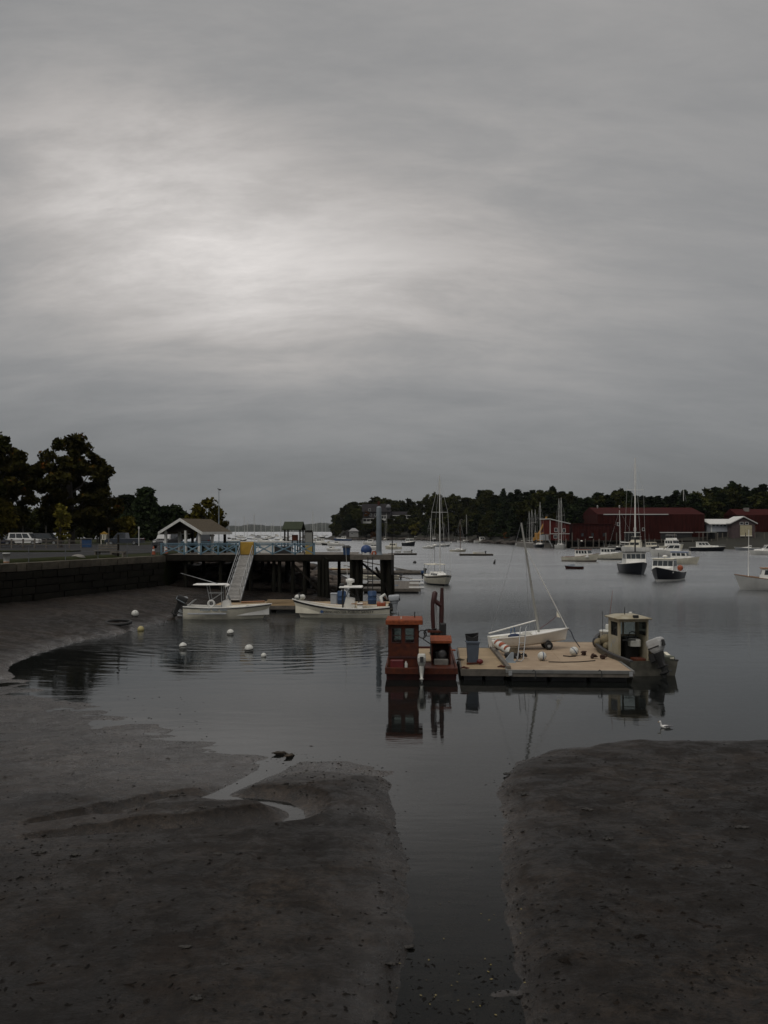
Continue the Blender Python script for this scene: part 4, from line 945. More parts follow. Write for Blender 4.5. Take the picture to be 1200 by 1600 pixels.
# flat floats with little boats
def raft(label, px, wl, L, B, rz, boats):
    r = boat_root('mooring_float', label, px, wl, rz, 'float'); mb = MB().box(-L/2, L/2, -B/2, B/2, .3, .42); mb.build('deck', OLDWOOD, r)
    MB().box(-L/2 + .05, L/2 - .05, -B/2 + .05, B/2 - .05, -.2, .298).build('float_frame', DARKWOOD, r)
    return r
raft('long low float with a white skiff on it in mid harbour', 744, 868, 8.1, 2.4, -3, 1)
p = at(748, 868); r = thing('skiff', 'small white skiff lying on the long mid harbour float', 'skiff', (p.x, p.y, .42), 170); H = Hull(3.0, 1.2, (.5, .4, .4)); H.skin(0, 1, 5).build('hull', WHITE, r); H.rim(.06, .04).build('gunwale', WHITE, r); H.liner(.08, .05).build('liner', CREAM, r)
outboard(r, -1.5, 0, .4, 180, .6, 0, BLACK)
raft('pale flat float beyond the pier end', 629, 867, 7.0, 2.2, 2, 1)
for px, lb, wd in ((622, 'left tiny white boat on the pale float beyond the pier end', 1.6), (637, 'right tiny boat with dark motor on the pale float beyond the pier end', 2.2)):
    p = at(px, 866); r = thing('skiff', lb, 'skiff', (p.x, p.y, .42), 8); H = Hull(wd, 1.0, (.45, .4, .4)); H.skin(0, 1, 5).build('hull', WHITE, r); H.rim(.05, .04).build('gunwale', WHITE, r); H.liner(.06, .05).build('liner', CREAM, r)
    if px > 630: outboard(r, wd / 2 - .2, 0, .45, 0, .6, 0, BLACK)
# dark mooring buoys
for px, wl, lb in ((648, 880, 'dark mooring buoy right of the pier end'), (772, 881, 'dark leaning spar buoy right of the long float'), (705, 848, 'white mooring ball near the far wood')):
    p = at(px, wl); b = MB()
    if px == 772: b.path([(0, 0, -.2), (.05, 0, .2), (.2, 0, .8)], [.14, .2, .08], 8)
    else: b.ball((0, 0, .12), .32)
    tag(b.build('mooring_buoy', WHITE if px == 705 else BLACK, None, (p.x, p.y, 0)), lb, 'buoy')
# outer mooring field seen between the pavilion and the point
g = random.Random(77)
small = []
for hm, rz, mh in ((WHITE, 20, 11), (WHITE, 200, 12), (NAVY, -60, 12.5), (CREAM, 150, 10)):
    small.append((hm, rz, mh))
field = [(372,838),(377,841),(381,845),(388,848),(394,838),(399,843),(404,840),(409,846),(414,837),(420,842),(427,840),(432,838),(437,844),(446,840),(449,846),(455,838),(491,837),(496,842),(502,840),(484,845),(508,837),(365,848),(358,842),(369,844),(442,849),(460,846),(415,849),(425,847),(395,850),(476,841),(488,850)]
for i, (px, wl) in enumerate(field):
    hm, rz, mh = small[i % 4]; sailing = i % 5 in (0, 2, 3) or px in (502, 491)
    L_ = g.uniform(7, 9.5); rz += g.uniform(-30, 30)
    if sailing: sail_boat('sailboat', 'small sailboat with bare mast in the crowded mooring field beyond the pier', px, wl, L_, 2.6, rz, hm, g.uniform(.95, 1.25) * mh + max(0, 9000 / (wl - HZ) - 600) * .008, None, SAILBLUE if i % 2 else None, MASTALU, rad=.15, simple=True, group='sailboats of the outer mooring field')
    else:
        q, _, _ = cabin_boat('motor_boat', 'small motorboat in the crowded mooring field beyond the pier', px, wl, L_ * .8, 2.5, rz, hm, (1.3, 1.0, .95), (-.2, .18), .8, 1.4, WHITE, WHITE, .3, 3, 2, rail=False); q['group'] = 'motorboats of the outer mooring field'

# ================================================================== pier, gangway, floats
PY = 83.0; DZ = LZ
pier = thing('pier', 'timber pier with dark weedy piles standing on the low tide mud', 'pier')
for i in range(34):                                  # deck boards, end on to the camera
    x0 = -19.4 + i * .5; MB().box(x0, x0 + .485, PY + .1, PY + 11, DZ - .06, DZ).build('plank', OLDWOOD, pier)
for i in range(8):
    x0 = -2.78 + i * .45; MB().box(x0, x0 + .435, PY - 2.0, PY + 5, DZ - .06, DZ - .005).build('plank', OLDWOOD, pier)
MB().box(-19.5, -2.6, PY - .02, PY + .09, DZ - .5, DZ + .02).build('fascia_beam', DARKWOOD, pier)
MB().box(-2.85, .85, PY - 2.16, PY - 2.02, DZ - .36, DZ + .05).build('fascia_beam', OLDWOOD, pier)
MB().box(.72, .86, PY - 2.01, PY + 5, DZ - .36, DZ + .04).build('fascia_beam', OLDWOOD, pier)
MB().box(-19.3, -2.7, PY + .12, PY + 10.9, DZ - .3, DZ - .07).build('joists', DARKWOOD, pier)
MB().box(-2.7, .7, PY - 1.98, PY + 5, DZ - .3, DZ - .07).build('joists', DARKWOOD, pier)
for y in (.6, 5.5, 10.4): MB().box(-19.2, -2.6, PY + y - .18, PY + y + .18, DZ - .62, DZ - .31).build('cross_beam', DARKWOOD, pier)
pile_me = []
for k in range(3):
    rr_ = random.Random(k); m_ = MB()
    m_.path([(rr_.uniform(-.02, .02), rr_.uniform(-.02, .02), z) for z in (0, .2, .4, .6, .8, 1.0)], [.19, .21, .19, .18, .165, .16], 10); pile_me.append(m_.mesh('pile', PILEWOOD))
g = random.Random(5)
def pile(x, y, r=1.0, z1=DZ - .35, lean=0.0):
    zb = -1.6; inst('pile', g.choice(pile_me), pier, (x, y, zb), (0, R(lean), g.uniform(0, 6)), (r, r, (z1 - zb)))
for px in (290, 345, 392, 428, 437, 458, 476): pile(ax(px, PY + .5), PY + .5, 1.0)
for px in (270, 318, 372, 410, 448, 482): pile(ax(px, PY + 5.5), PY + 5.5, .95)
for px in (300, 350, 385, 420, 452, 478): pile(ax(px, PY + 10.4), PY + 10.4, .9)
# heavy dolphin-like clusters and end legs
for px, w_, y in ((506, 5, PY - .1), (556.5, 4, PY - 1.7), (607, 4, PY - 1.7)):
    for k in range(w_):
        t = (k / (w_ - 1) - .5) if w_ > 1 else 0
        pile(ax(px, y) + t * .72, y + (k % 2) * .3, 1.0, DZ - .36 if px > 520 else DZ - .3, -t * 5)
for px in (530, 560, 600): pile(ax(px, PY + 4), PY + 4, .9)
for a, b in (((-.7, PY - 1.75, 2.9), (.4, PY - 1.75, .8)), ((-2.2, PY + 4.2, 3.2), (.3, PY + 4.2, 1.2)), ((-8, PY + .35, 3.2), (-5.4, PY + .35, .6))):
    MB().bar(a, b, .1, .2).build('diagonal_brace', DARKWOOD, pier)
MB().box(-2.6, .6, PY - 1.62, PY - 1.42, 1.25, 1.5).build('cross_beam', DARKWOOD, pier)
# ladder on the pier face
lad = thing('pier_ladder', 'dark vertical ladder hanging down the pier end', 'ladder', (ax(578.5, 80.7), 80.7, 0))
for x in (-.2, .2): MB().box(x - .035, x + .035, -.04, .04, .6, DZ - .1).build('side_rail', BLACK, lad)
for i in range(10): MB().tube((-.2, 0, .8 + i * .31), (.2, 0, .8 + i * .31), .028, n=6).build('rung', BLACK, lad)
# iron rod at the pier corner
tag(MB().tube((0, 0, 0), (.02, 0, 3.2), .05, .04, 8).build('iron_rod', BLACK, None, (ax(612.5, 80.6), 80.6, 2.3)), 'thin dark iron rod standing at the pier end corner', 'rod')

def railing(label, pxs, Y, top, bot, name='pier_railing', m=RAILBLUE, braces=True):
    r = thing(name, label, 'railing', (ax(pxs[0], Y), Y, bot))
    x0 = ax(pxs[0], Y); X = [ax(p, Y) - x0 for p in pxs]; h = top - bot
    for x in X: MB().box(x - .065, x + .065, -.065, .065, -.25, h - .06).build('post', m, r)
    MB().box(X[0] - .1, X[-1] + .1, -.09, .09, h - .06, h).build('top_rail', m, r)
    for a, b in zip(X, X[1:]):
        if braces:
            MB().bar((a, -.04, .1), (b, -.04, h - .1), .05, .1).build('brace', m, r); MB().bar((a, .02, h - .1), (b, .02, .1), .05, .1).build('brace', m, r)
        MB().box(a + .07, b - .07, -.03, .03, h - .2, h - .1).build('mid_rail', m, r)
    return r
railing('pale blue cross braced railing on the pier in front of the pavilion', (252, 288, 314, 341, 369), PY + .05, DZ + 1.02, DZ)
railing('pale blue cross braced railing right of the yellow gangway gate', (399, 426, 461, 491), PY + .05, DZ + 1.02, DZ)
railing('pale blue railing along the far side of the pier left of the yellow gate', (280, 305, 330, 355, 380), PY + 10.6, DZ + 1.05, DZ)
railing('pale blue railing along the far side of the pier by the green roofed kiosk', (392, 415, 440, 465, 488), PY + 10.6, DZ + 1.05, DZ)
wr = thing('white_handrail', 'long white handrail crossing the pier behind the yellow gate', 'handrail', (ax(376, 88), 88, DZ))
MB().box(0, 4.6, -.06, .06, 1.0, 1.14).build('rail', TRIMWHITE, wr)
for x in (.1, 1.6, 3.1, 4.5): MB().box(x - .04, x + .04, -.04, .04, 0, 1.0).build('post', TRIMWHITE, wr)
# yellow gate at the gangway head
gt = thing('gangway_gate', 'solid yellow gate panel at the head of the gangway', 'gate', (ax(386, 83.5), 83.5, DZ))
MB().rbox(-.6, .6, -.04, .04, .02, 1.12, .05).build('panel', YELLOW, gt)
for x in (-.66, .66): MB().box(x - .06, x + .06, -.06, .06, -.2, 1.1).build('post', RAILBLUE, gt)
# gangway
ga = Vector((ax(385.5, 83), 82.95, DZ - .05)); gb = Vector((ax(364, 73.9), 73.9, .62)); gv = gb - ga; gl_ = gv.length
TREAD = mat('worn_tread', (.3, .29, .27), .7, .3, 4, objvar=.12)
gw = thing('gangway', 'steep ridged aluminium gangway sloping from the pier to the float', 'gangway')
yaw = math.atan2(gv.y, gv.x); pit = math.asin(-gv.z / gl_)
gw.location = ga; gw.rotation_euler = (0, pit, yaw)
for y in (-.55, .55):
    MB().box(0, gl_, y - .04, y + .04, -.18, .05).build('side_beam', ALU, gw)
    MB().tube((.1, y, .95), (gl_ - .1, y, .95), .03, n=6).build('handrail', ALU, gw)
    MB().tube((.1, y, .5), (gl_ - .1, y, .5), .02, n=6).build('mid_rail', ALU, gw)
    for i in range(8): MB().tube((.1 + i * (gl_ - .2) / 7, y, 0), (.1 + i * (gl_ - .2) / 7, y, .95), .025, n=6).build('stanchion', ALU, gw)
for i in range(36):
    x = .12 + i * (gl_ - .3) / 35; MB().box(x, x + .17, -.5, .5, 0, .05).build('tread', TREAD, gw)
MB().box(.05, gl_ - .05, -.5, .5, -.12, -.06).build('deck_pan', BLACK, gw)

def float_dock(label, cx, cy, L_, W_, rz, z=.45, m=PLANK, along='x', name='floating_dock', edge=OLDWOOD, pw=.22, deck_t=.05):
    f = thing(name, label, 'dock', (cx, cy, 0), rz)
    n_ = int((W_ if along == 'x' else L_) / pw)
    me = (MB().box(-L_/2, L_/2, -pw/2 + .006, pw/2 - .006, 0, deck_t) if along == 'x' else MB().box(-pw/2 + .006, pw/2 - .006, -W_/2, W_/2, 0, deck_t)).mesh('plank', m)
    for i in range(n_):
        o_ = -(n_ * pw) / 2 + pw * (i + .5)
        inst('plank', me, f, ((0, o_, z - deck_t) if along == 'x' else (o_, 0, z - deck_t)))
    a, b = L_/2 + .04, W_/2 + .04
    for q in (MB().box(-a, a, -b - .02, -b + .03, z - .26, z + .012), MB().box(-a, a, b - .03, b + .02, z - .26, z + .012), MB().box(-a - .02, -a + .03, -b + .035, b - .035, z - .26, z + .01), MB().box(a - .03, a + .02, -b + .035, b - .035, z - .26, z + .01)): q.build('edge_beam', edge, f)
    k = max(2, int(L_ / 2.2))
    for i in range(k):
        x = -L_/2 + (i + .5) * L_ / k; MB().box(x - L_/k*.42, x + L_/k*.42, -W_/2 + .1, W_/2 - .1, -.25, z - .07).build('float_block', BLACK, f)
    return f
float_dock('long tan plank float behind the two white patrol boats', -5.9, 73.0, 13.4, 4.4, 0, .45, PLANK, 'x', pw=.24)
float_dock('grey plank float with white pads moored right of the pier legs', .9, 99, 5.6, 14, -2, .42, OLDWOOD, 'y', pw=.3)
float_dock('far narrow float running behind the pier end', -1.5, 133, 14, 3, -4, .42, OLDWOOD, 'x', pw=.3)
for i, py in enumerate((906, 911.5, 918)):
    p = at(651, py, .42); tag(MB().rbox(-.75, .75, -.55, .55, 0, .05, .02).build('white_pad', TRIMWHITE, None, (p.x, p.y, .424)), ('farthest', 'middle', 'nearest')[i] + ' white flat pad on the grey float by the cream sloop', 'pad')
def skiff(label, px, wl, L_, B_, rz, hm, lm=None, D=None, z=0, fb=(.55, .42, .42), motor=True, name='skiff'):
    r = boat_root(name, label, px, wl, rz, 'skiff', D=D); r.location.z = z; H = Hull(L_, B_, fb, .2)
    H.skin(0, 2, 6).build('hull', hm, r); H.rim(.07, .05).build('gunwale', hm, r); H.liner(.1, .06).build('liner', lm or CREAM, r)
    for x in (-.2, .22): b = H.half(H.tx(x * L_)) - .07; MB().box(x * L_ - .14, x * L_ + .14, -b, b, .3, .34).build('thwart', TEAK, r)
    if motor: outboard(r, -L_/2 - .02, 0, H.sheer(0), 180, .7, 0, BLACK)
    return r
skiff('blue and yellow covered skiff beside the grey float behind the pier leg', 592, 921, 4.0, 1.6, 175, mat('light_blue_hull', (.08, .2, .35), .5, .3, 3), motor=False)
skiff('orange planked skiff tied behind the pier left of the ladder', 516, 893, 6.0, 1.8, 172, TEAK, motor=False)
skiff('cream skiff tied at the far float behind the pier', 545, 893, 5.0, 1.8, 175, CREAM)
skiff('dark skiff at the end of the far float', 640, 896, 4.0, 1.6, 168, BLACK)
skiff('pale skiff between the far float and the grey float', 592, 905, 5.0, 1.9, 178, CREAM)
rampb = thing('harbour_ramp', 'sloping wooden ramp seen between the pier legs', 'ramp', (ax(540, 112), 112, 1.9)); 
for i in range(18): MB().bar((i * .45, -.8, -i * .09), (i * .45, .8, -i * .09), .4, .06).build('plank', OLDWOOD, rampb)
for y in (-.8, .8): MB().tube((0, y, .9), (7.8, y, -.65), .04, n=6).build('handrail', OLDWOOD, rampb)

# things on the pier
def gable(root, w_, d_, ze, zr, over, roofm, trimm, th=.14):
    """ridge along local y; gable faces -y"""
    for sd_ in (1, -1):
        s_ = (zr - ze) / (w_ / 2); e = w_/2 + over; ez = ze - over * s_
        MB().hexa([(0, -d_/2 - over, zr), (sd_ * e, -d_/2 - over, ez), (sd_ * e, d_/2 + over, ez), (0, d_/2 + over, zr)], [(0, -d_/2 - over, zr + th), (sd_ * e, -d_/2 - over, ez + th), (sd_ * e, d_/2 + over, ez + th), (0, d_/2 + over, zr + th)]).build('roof_slope', roofm, root)
        MB().hexa([(0, -d_/2 - over - .05, zr - .1), (sd_ * e, -d_/2 - over - .05, ez - .1), (sd_ * e, -d_/2 - over, ez - .1), (0, -d_/2 - over, zr - .1)], [(0, -d_/2 - over - .05, zr + th + .03), (sd_ * e, -d_/2 - over - .05, ez + th + .03), (sd_ * e, -d_/2 - over, ez + th + .03), (0, -d_/2 - over, zr + th + .03)]).build('bargeboard', trimm, root)
        MB().box(min(sd_ * (e + .002), sd_ * (e + .05)), max(sd_ * (e + .002), sd_ * (e + .05)), -d_/2 - over, d_/2 + over, ez - .08, ez + th + .02).build('fascia', trimm, root)
pv = thing('pavilion', 'open pavilion with brown gable roof and white posts on the pier', 'pavilion', (ax(302, 88), 89.2, DZ), -20)
gable(pv, 3.7, 4.6, 2.05, 3.05, .42, SHINGLE, TRIMWHITE)
for x in (-1.75, .35, 1.75):
    MB().box(x - .1, x + .1, -2.4, -2.2, 0, 2.1).build('post', TRIMWHITE, pv)
for x in (-1.75, 1.75):
    MB().box(x - .1, x + .1, -.1, .1, 0, 2.05).build('post', TRIMWHITE, pv); MB().box(x - .1, x + .1, 2.2, 2.4, 0, 2.05).build('post', DARKWOOD, pv)
MB().prism([(-1.8, 2.1), (1.8, 2.1), (0, 3.02)], 'y', -2.26, -2.2).build('gable_panel', DARKWOOD, pv)
MB().box(-1.8, 1.8, -2.3, -2.19, 1.98, 2.1).build('tie_beam', DARKWOOD, pv)
for y in (-2.3, 2.3): pass
kb = thing('bench', 'dark bench under the pavilion roof', 'bench', (ax(302, 88.5), 89.4, DZ), -20); MB().box(-.9, .9, -.2, .2, .42, .47).build('seat', DARKWOOD, kb); MB().box(-.9, .9, .2, .25, .5, .9).build('backrest', DARKWOOD, kb)
for x in (-.75, .75): MB().box(x - .04, x + .04, -.18, .18, 0, .42).build('leg', DARKWOOD, kb)
kk = thing('kiosk', 'small green roofed shelter with dark posts on the pier', 'shelter', (ax(459, 91), 91.2, DZ), -12)
gk = Matrix.Rotation(R(90), 4, 'Z')
for sd_ in (1, -1):
    MB().hexa([(-.95, 0, 2.85), (-.95, sd_ * .72, 2.15), (.95, sd_ * .72, 2.15), (.95, 0, 2.85)], [(-.95, 0, 2.95), (-.95, sd_ * .72, 2.25), (.95, sd_ * .72, 2.25), (.95, 0, 2.95)]).build('roof_slope', GREENROOF, kk)
MB().prism([(-.6, 2.2), (.6, 2.2), (0, 2.8)], 'x', -.86, -.82).build('gable_panel', OLDWOOD, kk)
for x in (-.75, .75):
    for y in (-.5, .5): MB().box(x - .06, x + .06, y - .06, y + .06, 0, 2.3).build('post', DARKWOOD, kk)
MB().box(-.1, .5, -.35, -.3, 1.15, 1.7).build('notice_panel', RUST, kk)
for x in (-.05, .45): MB().box(x - .03, x + .03, -.35, -.29, 0, 1.15).build('panel_leg', DARKWOOD, kk)
nb = thing('notice_board', 'upright grey notice board above a yellow panel on the pier', 'notice board', (ax(482.5, 84.5), 84.5, DZ))
MB().rbox(-.32, .32, -.05, .05, 1.05, 1.98, .02).build('grey_panel', mat('grey_board', (.22, .22, .2), .7, .2, 2), nb); MB().rbox(-.34, .34, -.09, .09, 1.98, 2.12, .03).build('cap', DARKWOOD, nb)
MB().rbox(-.3, .3, -.05, .05, .02, .98, .02).build('yellow_panel', mat('pale_yellow_panel', (.38, .27, .07), .6, .2, 3), nb)
for x in (-.36, .36): MB().box(x - .035, x + .035, -.04, .04, 0, 1.97).build('post', DARKWOOD, nb)
wb_ = thing('equipment_box', 'white equipment locker on the pier behind the railing', 'locker', (ax(419, 87), 87, DZ)); MB().rbox(-.62, .62, -.35, .35, .05, .85, .03).build('body', TRIMWHITE, wb_); MB().rbox(-.65, .65, -.38, .38, .86, .93, .03).build('lid', TRIMWHITE, wb_)
dk = thing('equipment_box', 'dark locker on the pier right of the white one', 'locker', (ax(442, 87), 87, DZ)); MB().rbox(-.75, .75, -.35, .35, .02, .62, .03).build('body', BLACK, dk); MB().rbox(-.78, .78, -.38, .38, .625, .68, .03).build('lid', BLACK, dk)
bn = thing('refuse_bin', 'blue bin with a dark lid on the open end of the pier', 'bin', (ax(541.5, 83), 83.2, DZ))
MB().loft([[(-.26, -.26, 0), (.26, -.26, 0), (.26, .26, 0), (-.26, .26, 0)], [(-.32, -.32, .62), (.32, -.32, .62), (.32, .32, .62), (-.32, .32, .62)]]).build('body', BLUE, bn); MB().loft([[(-.4, -.38, .63), (.4, -.38, .63), (.4, .38, .63), (-.4, .38, .63)], [(-.38, -.36, .7), (.38, -.36, .7), (.38, .36, .7), (-.38, .36, .7)], [(-.2, -.2, .82), (.2, -.2, .82), (.2, .2, .82), (-.2, .2, .82)]]).build('lid', BLACK, bn)
th = thing('tarp_heap', 'rounded heap under a blue tarp at the pier end', 'tarp', (ax(572, 82), 82, DZ))
b = MB(); b.ball((0, 0, .42), .46, 1, .8, 1.0, 14, 9); vv = []
for x, y, z in b.v:
    k = 1 + .09 * math.sin(7 * math.atan2(y, x) + 3 * z); vv.append((x * k, y * k, max(z, .0)))
b.v = vv; b.build('tarp', BLUETARP, th); MB().box(-.3, .3, -.3, .3, 0, .25).build('base', TRIMWHITE, th)
tag(MB().path([(0, 0, 0), (.1, 0, .25), (.25, .05, .3), (.35, 0, 0)], .09, 7).build('orange_hose', ORANGE, None, (ax(581, 81.8), 81.8, DZ + .06)), 'short orange fender beside the tarp heap', 'fender')
hp = thing('hoist_post', 'thick grey blue steel hoist post at the pier end', 'hoist', (ax(592, 82), 82, DZ))
b = MB(); b.lathe([(.38, 0), (.38, .06), (.26, .1), (.235, .4), (.22, 2.2), (.21, 4.0), (.17, 4.06)], n=14); b.build('post', mat('blue_grey_post', (.13, .155, .175), .6, .25, 2), hp)
MB().lathe([(.2, 4.061), (.2, 4.1), (.1, 4.16)], n=12).build('cap', STEEL, hp)
lp = thing('lamp_pole', 'thin pole with a bird-like finial behind the pavilion tree', 'pole', (ax(346, 130), 128, LZ)); MB().tube((0, 0, 0), (0, 0, 7.4), .07, .045, 8).build('pole', STEEL, lp)
b = MB(); b.ball((.1, 0, 7.55), .13, 1.6, .7, .8, 8, 6); b.ball((-.12, 0, 7.68), .07, 1, 1, 1, 6, 5); b.build('finial', BLACK, lp)

# ================================================================== harbour patrol boats at the float
# left: centre console skiff, bow to the right
r = boat_root('patrol_skiff', 'white open patrol skiff with canopy top, stern against the mud at left', 357, 966, 1.5, 'boat'); H = Hull(5.9, 2.1, (1.0, .80, .86), .3, .85, .13, .82, 22)
H.skin(0, 2, 8).build('hull', CREAM, r); H.rim(.16, .06, .03).build('gunwale', WHITE, r); H.liner(.25, .14).build('liner', WHITE, r)
H.skin(.02, .1, 2, .025).build('rub_rail', BLACK, r)
MB().rbox(-2.6, .0, -1.07, -1.0, .36, .45, .02).build('side_fender', GREYPLASTIC, r)
g = random.Random(2); x = -1.75; b = MB()
for wlen in (7, 4, 5):                               # three short dark words, too faded to read
    for k in range(wlen): b.box(x, x + .065, -1.085, -1.06, .6, .6 + g.choice((.1, .12, .12))); x += .1
    x += .12
b.build('faded_lettering', STEEL, r)
cns = MB().hexa([(-.45, -.36, .25), (.3, -.36, .25), (.3, .36, .25), (-.45, .36, .25)], [(-.35, -.34, 1.2), (.1, -.34, 1.25), (.1, .34, 1.25), (-.35, .34, 1.2)]).build('console', WHITE, r); MB().hexa([(.1, -.32, 1.25), (.13, -.32, 1.25), (.13, .32, 1.25), (.1, .32, 1.25)], [(-.05, -.3, 1.6), (-.02, -.3, 1.6), (-.02, .3, 1.6), (-.05, .3, 1.6)]).build('windscreen', PANE, cns)
tt = MB().rbox(-2.3, -.15, -.75, .75, 2.3, 2.36, .03); tt.hexa([(-.15, -.75, 2.2), (.0, -.7, 2.18), (.0, .7, 2.18), (-.15, .75, 2.2)], [(-.15, -.75, 2.36), (.02, -.7, 2.26), (.02, .7, 2.26), (-.15, .75, 2.36)]); tt = tt.build('canopy_top', WHITE, r)
b = MB()
for y in (-.5, .5):
    b.path([(-1.25, y, .3), (-1.2, y, 1.3), (-1.4, y, 2.3)], .03, 6); b.path([(-.35, y, .3), (-.4, y, 1.4), (-.4, y, 2.3)], .03, 6); b.tube((-1.25, y, 1.75), (-.4, y, 1.75), .025, n=6); b.tube((-1.22, y, 1.2), (-.4, y, 1.75), .02, n=6)
b.tube((-1.25, -.5, 1.75), (-1.25, .5, 1.75), .025, n=6); b.build('canopy_frame', ALU, r)
MB().tube((-.7, -.3, 2.38), (-3.2, -.3, 3.1), .03, .015, 6).build('outrigger_pole', ALU, r)
MB().torus((-1.05, -.8, 1.06), .2, .075, 18, 8, 'y').build('life_ring', TRIMWHITE, r)
MB().rbox(-.1, 1.2, -.4, .4, .25, .86, .04).build('bow_locker', CREAM, r)
b = MB(); b.path([(-2.75, -.6, .85), (-2.3, -.6, 1.25), (-2.3, .6, 1.25), (-2.75, .6, .85)], .03, 6); b.build('stern_rail', ALU, r)
outboard(r, -2.98, -.35, .95, 180, 1.05, -28, BLACK); outboard(r, -2.98, .35, .95, 180, 1.05, -10, GREYPLASTIC)
# right: public safety boat, bow to the left
r = boat_root('patrol_boat', 'white public safety boat lettered along its side, twin grey outboards, bow to the left', 533, 964, 179, 'boat'); H = Hull(6.75, 2.3, (1.25, .70, .78), .3, .86, .1, .8, 24)
H.skin(0, 2, 8).build('hull', CREAM, r); H.rim(.14, .07, .035).build('gunwale', WHITE, r); H.liner(.28, .12).build('liner', CREAM, r)
H.skin(.06, .15, 2, .03).build('rub_rail', NAVY, r)
H.skin(.58, .64, 2, .02).build('spray_rail', WHITE, r)
fc = bpy.data.curves.new('lettering', 'FONT'); fc.body = 'MANCHESTER PUBLIC SAFETY'; fc.size = .235; fc.align_x = 'CENTER'; fc.extrude = .004; fc.space_character = 1.12
to = bpy.data.objects.new('lettering_tmp', fc); COL.objects.link(to); bpy.context.view_layer.update()
me = bpy.data.meshes.new_from_object(to.evaluated_get(bpy.context.evaluated_depsgraph_get())); bpy.data.objects.remove(to)
me.materials.clear(); me.materials.append(NAVY)
# lay the letters on the curved, flared topside
for v_ in me.vertices:
    lx = -.55 - v_.co.x                               # local x runs to the bow; text reads left to right from outside
    t = H.tx(lx); zt = .36 + v_.co.y; sh = H.sheer(t); k = max(0, 1 - zt / sh); y_ = H.half(t) * (1 - (1 - H.flare * (1 - .5 * t ** 3)) * k ** 1.3)
    v_.co = (lx, y_ + .035 + v_.co.z, zt)
inst('lettering', me, r)
cr = MB(); cr.lathe([(.11, 0), (.11, .012)], n=12); cr.xf(Matrix.Translation((1.25, 1.16, .46)) @ Matrix.Rotation(R(-84), 4, 'X')); cr.build('round_crest', BLUE, r)
cns = MB().hexa([(-1.0, -.42, .28), (-.1, -.42, .28), (-.1, .42, .28), (-1.0, .42, .28)], [(-.95, -.4, 1.3), (-.35, -.4, 1.4), (-.35, .4, 1.4), (-.95, .4, 1.3)]).build('console', WHITE, r)
MB().hexa([(-.36, -.38, 1.4), (-.33, -.38, 1.4), (-.33, .38, 1.4), (-.36, .38, 1.4)], [(-.6, -.36, 1.95), (-.57, -.36, 1.95), (-.57, .36, 1.95), (-.6, .36, 1.95)]).build('windscreen', PANE, cns)
MB().rbox(-1.5, -1.05, -.45, .45, .28, 1.0, .05).build('helm_seat', CREAM, r); MB().rbox(-1.75, -.75 + .0, .62, 1.02, .95, 1.0, .01).build('side_shelf', TEAK, r)
MB().rbox(-1.5, .1, -.8, .8, 2.06, 2.15, .04).build('canopy_top', WHITE, r)
b = MB()
for y in (-.55, .55):
    b.path([(-.15, y, .3), (-.1, y, 1.3), (-.15, y, 2.08)], .035, 6); b.path([(-1.2, y, .3), (-1.25, y, 1.2), (-1.0, y, 2.08)], .035, 6); b.tube((-1.2, y, 1.2), (-.3, y, 2.0), .03, n=6)
b.build('canopy_frame', BLACK, r)
MB().lathe([(.12, 0), (.12, .2), (.3, .26), (.3, .46), (.1, .52)], (-.62, 0, 2.16), 12).build('radar_dome', WHITE, r); MB().rbox(-.2, .1, -.35, .35, 2.16, 2.32, .03).build('light_bar', BLACK, r)
MB().tube((-.5, .55, 2.16), (-.35, .6, 4.9), .018, .008, 5).build('antenna', WHITE, r)
MB().rbox(-1.55, -1.15, .55, .95, .3, 1.02, .04).build('white_chest', WHITE, r); MB().rbox(-.1, 1.1, -.2, .4, .3, .62, .03).build('orange_bag', ORANGE, r)
b = MB(); b.ball((2.95, .1, 1.38), .24, 1.2, 1, .8); b.ball((2.7, -.2, 1.36), .2); b.build('bow_fenders', OUTWHITE, r)
b = MB(); b.path([(2.85, .34, 1.3), (2.9, .28, 1.6), (2.95, -.1, 1.62)], .05, 6); b.build('bow_strap', BLACK, r)
outboard(r, -3.42, .36, .98, 180, 1.1, -4, GREYPLASTIC); outboard(r, -3.42, -.36, .98, 180, 1.1, -4, GREYPLASTIC)
b = MB(); b.path([(-2.9, .5, .85), (-2.75, .5, 1.4), (-3.0, .2, 1.55), (-3.2, 0, 1.2)], [.1, .14, .12, .05], 7); b.build('orange_white_lines', OUTWHITE, r)
MB().rbox(-3.1, -2.5, -.3, .7, .8, 1.05, .05).build('life_jacket_pile', ORANGE, r)
# barrels and boxes on the float
def barrel(label, px, D, h=.95, m=BLUE, rad=.33):
    r = thing('barrel', label, 'barrel', (ax(px, D), D, .455)); MB().lathe([(rad * .94, 0), (rad, .03), (rad, h * .31), (rad * 1.04, h * .33), (rad, h * .35), (rad, h * .65), (rad * 1.04, h * .67), (rad, h * .69), (rad, h * .97), (rad * .94, h)], n=16).build('body', m, r); MB().lathe([(rad * .9, h + .001), (rad * .9, h + .03)], n=14).build('lid', m, r)
barrel('blue barrel on the tan float left of the patrol boat console', 534, 72.5); barrel('blue barrel on the tan float right of the patrol boat console', 581.5, 72.5)
bx = thing('cooler', 'pale grey chest on the tan float beside the left blue barrel', 'chest', (ax(522.5, 73), 73, .455)); MB().rbox(-.28, .22, -.3, .3, 0, .72, .04).build('body', mat('pale_grey_plastic', (.4, .43, .46), .5, .2, 2), bx); MB().rbox(-.3, .24, -.32, .32, .725, .8, .03).build('lid', mat('pale_grey_plastic', (.4, .43, .46)), bx)
bx = thing('timber_stack', 'stack of tan boards on the left end of the float', 'boards', (ax(434, 71), 71.6, .455))
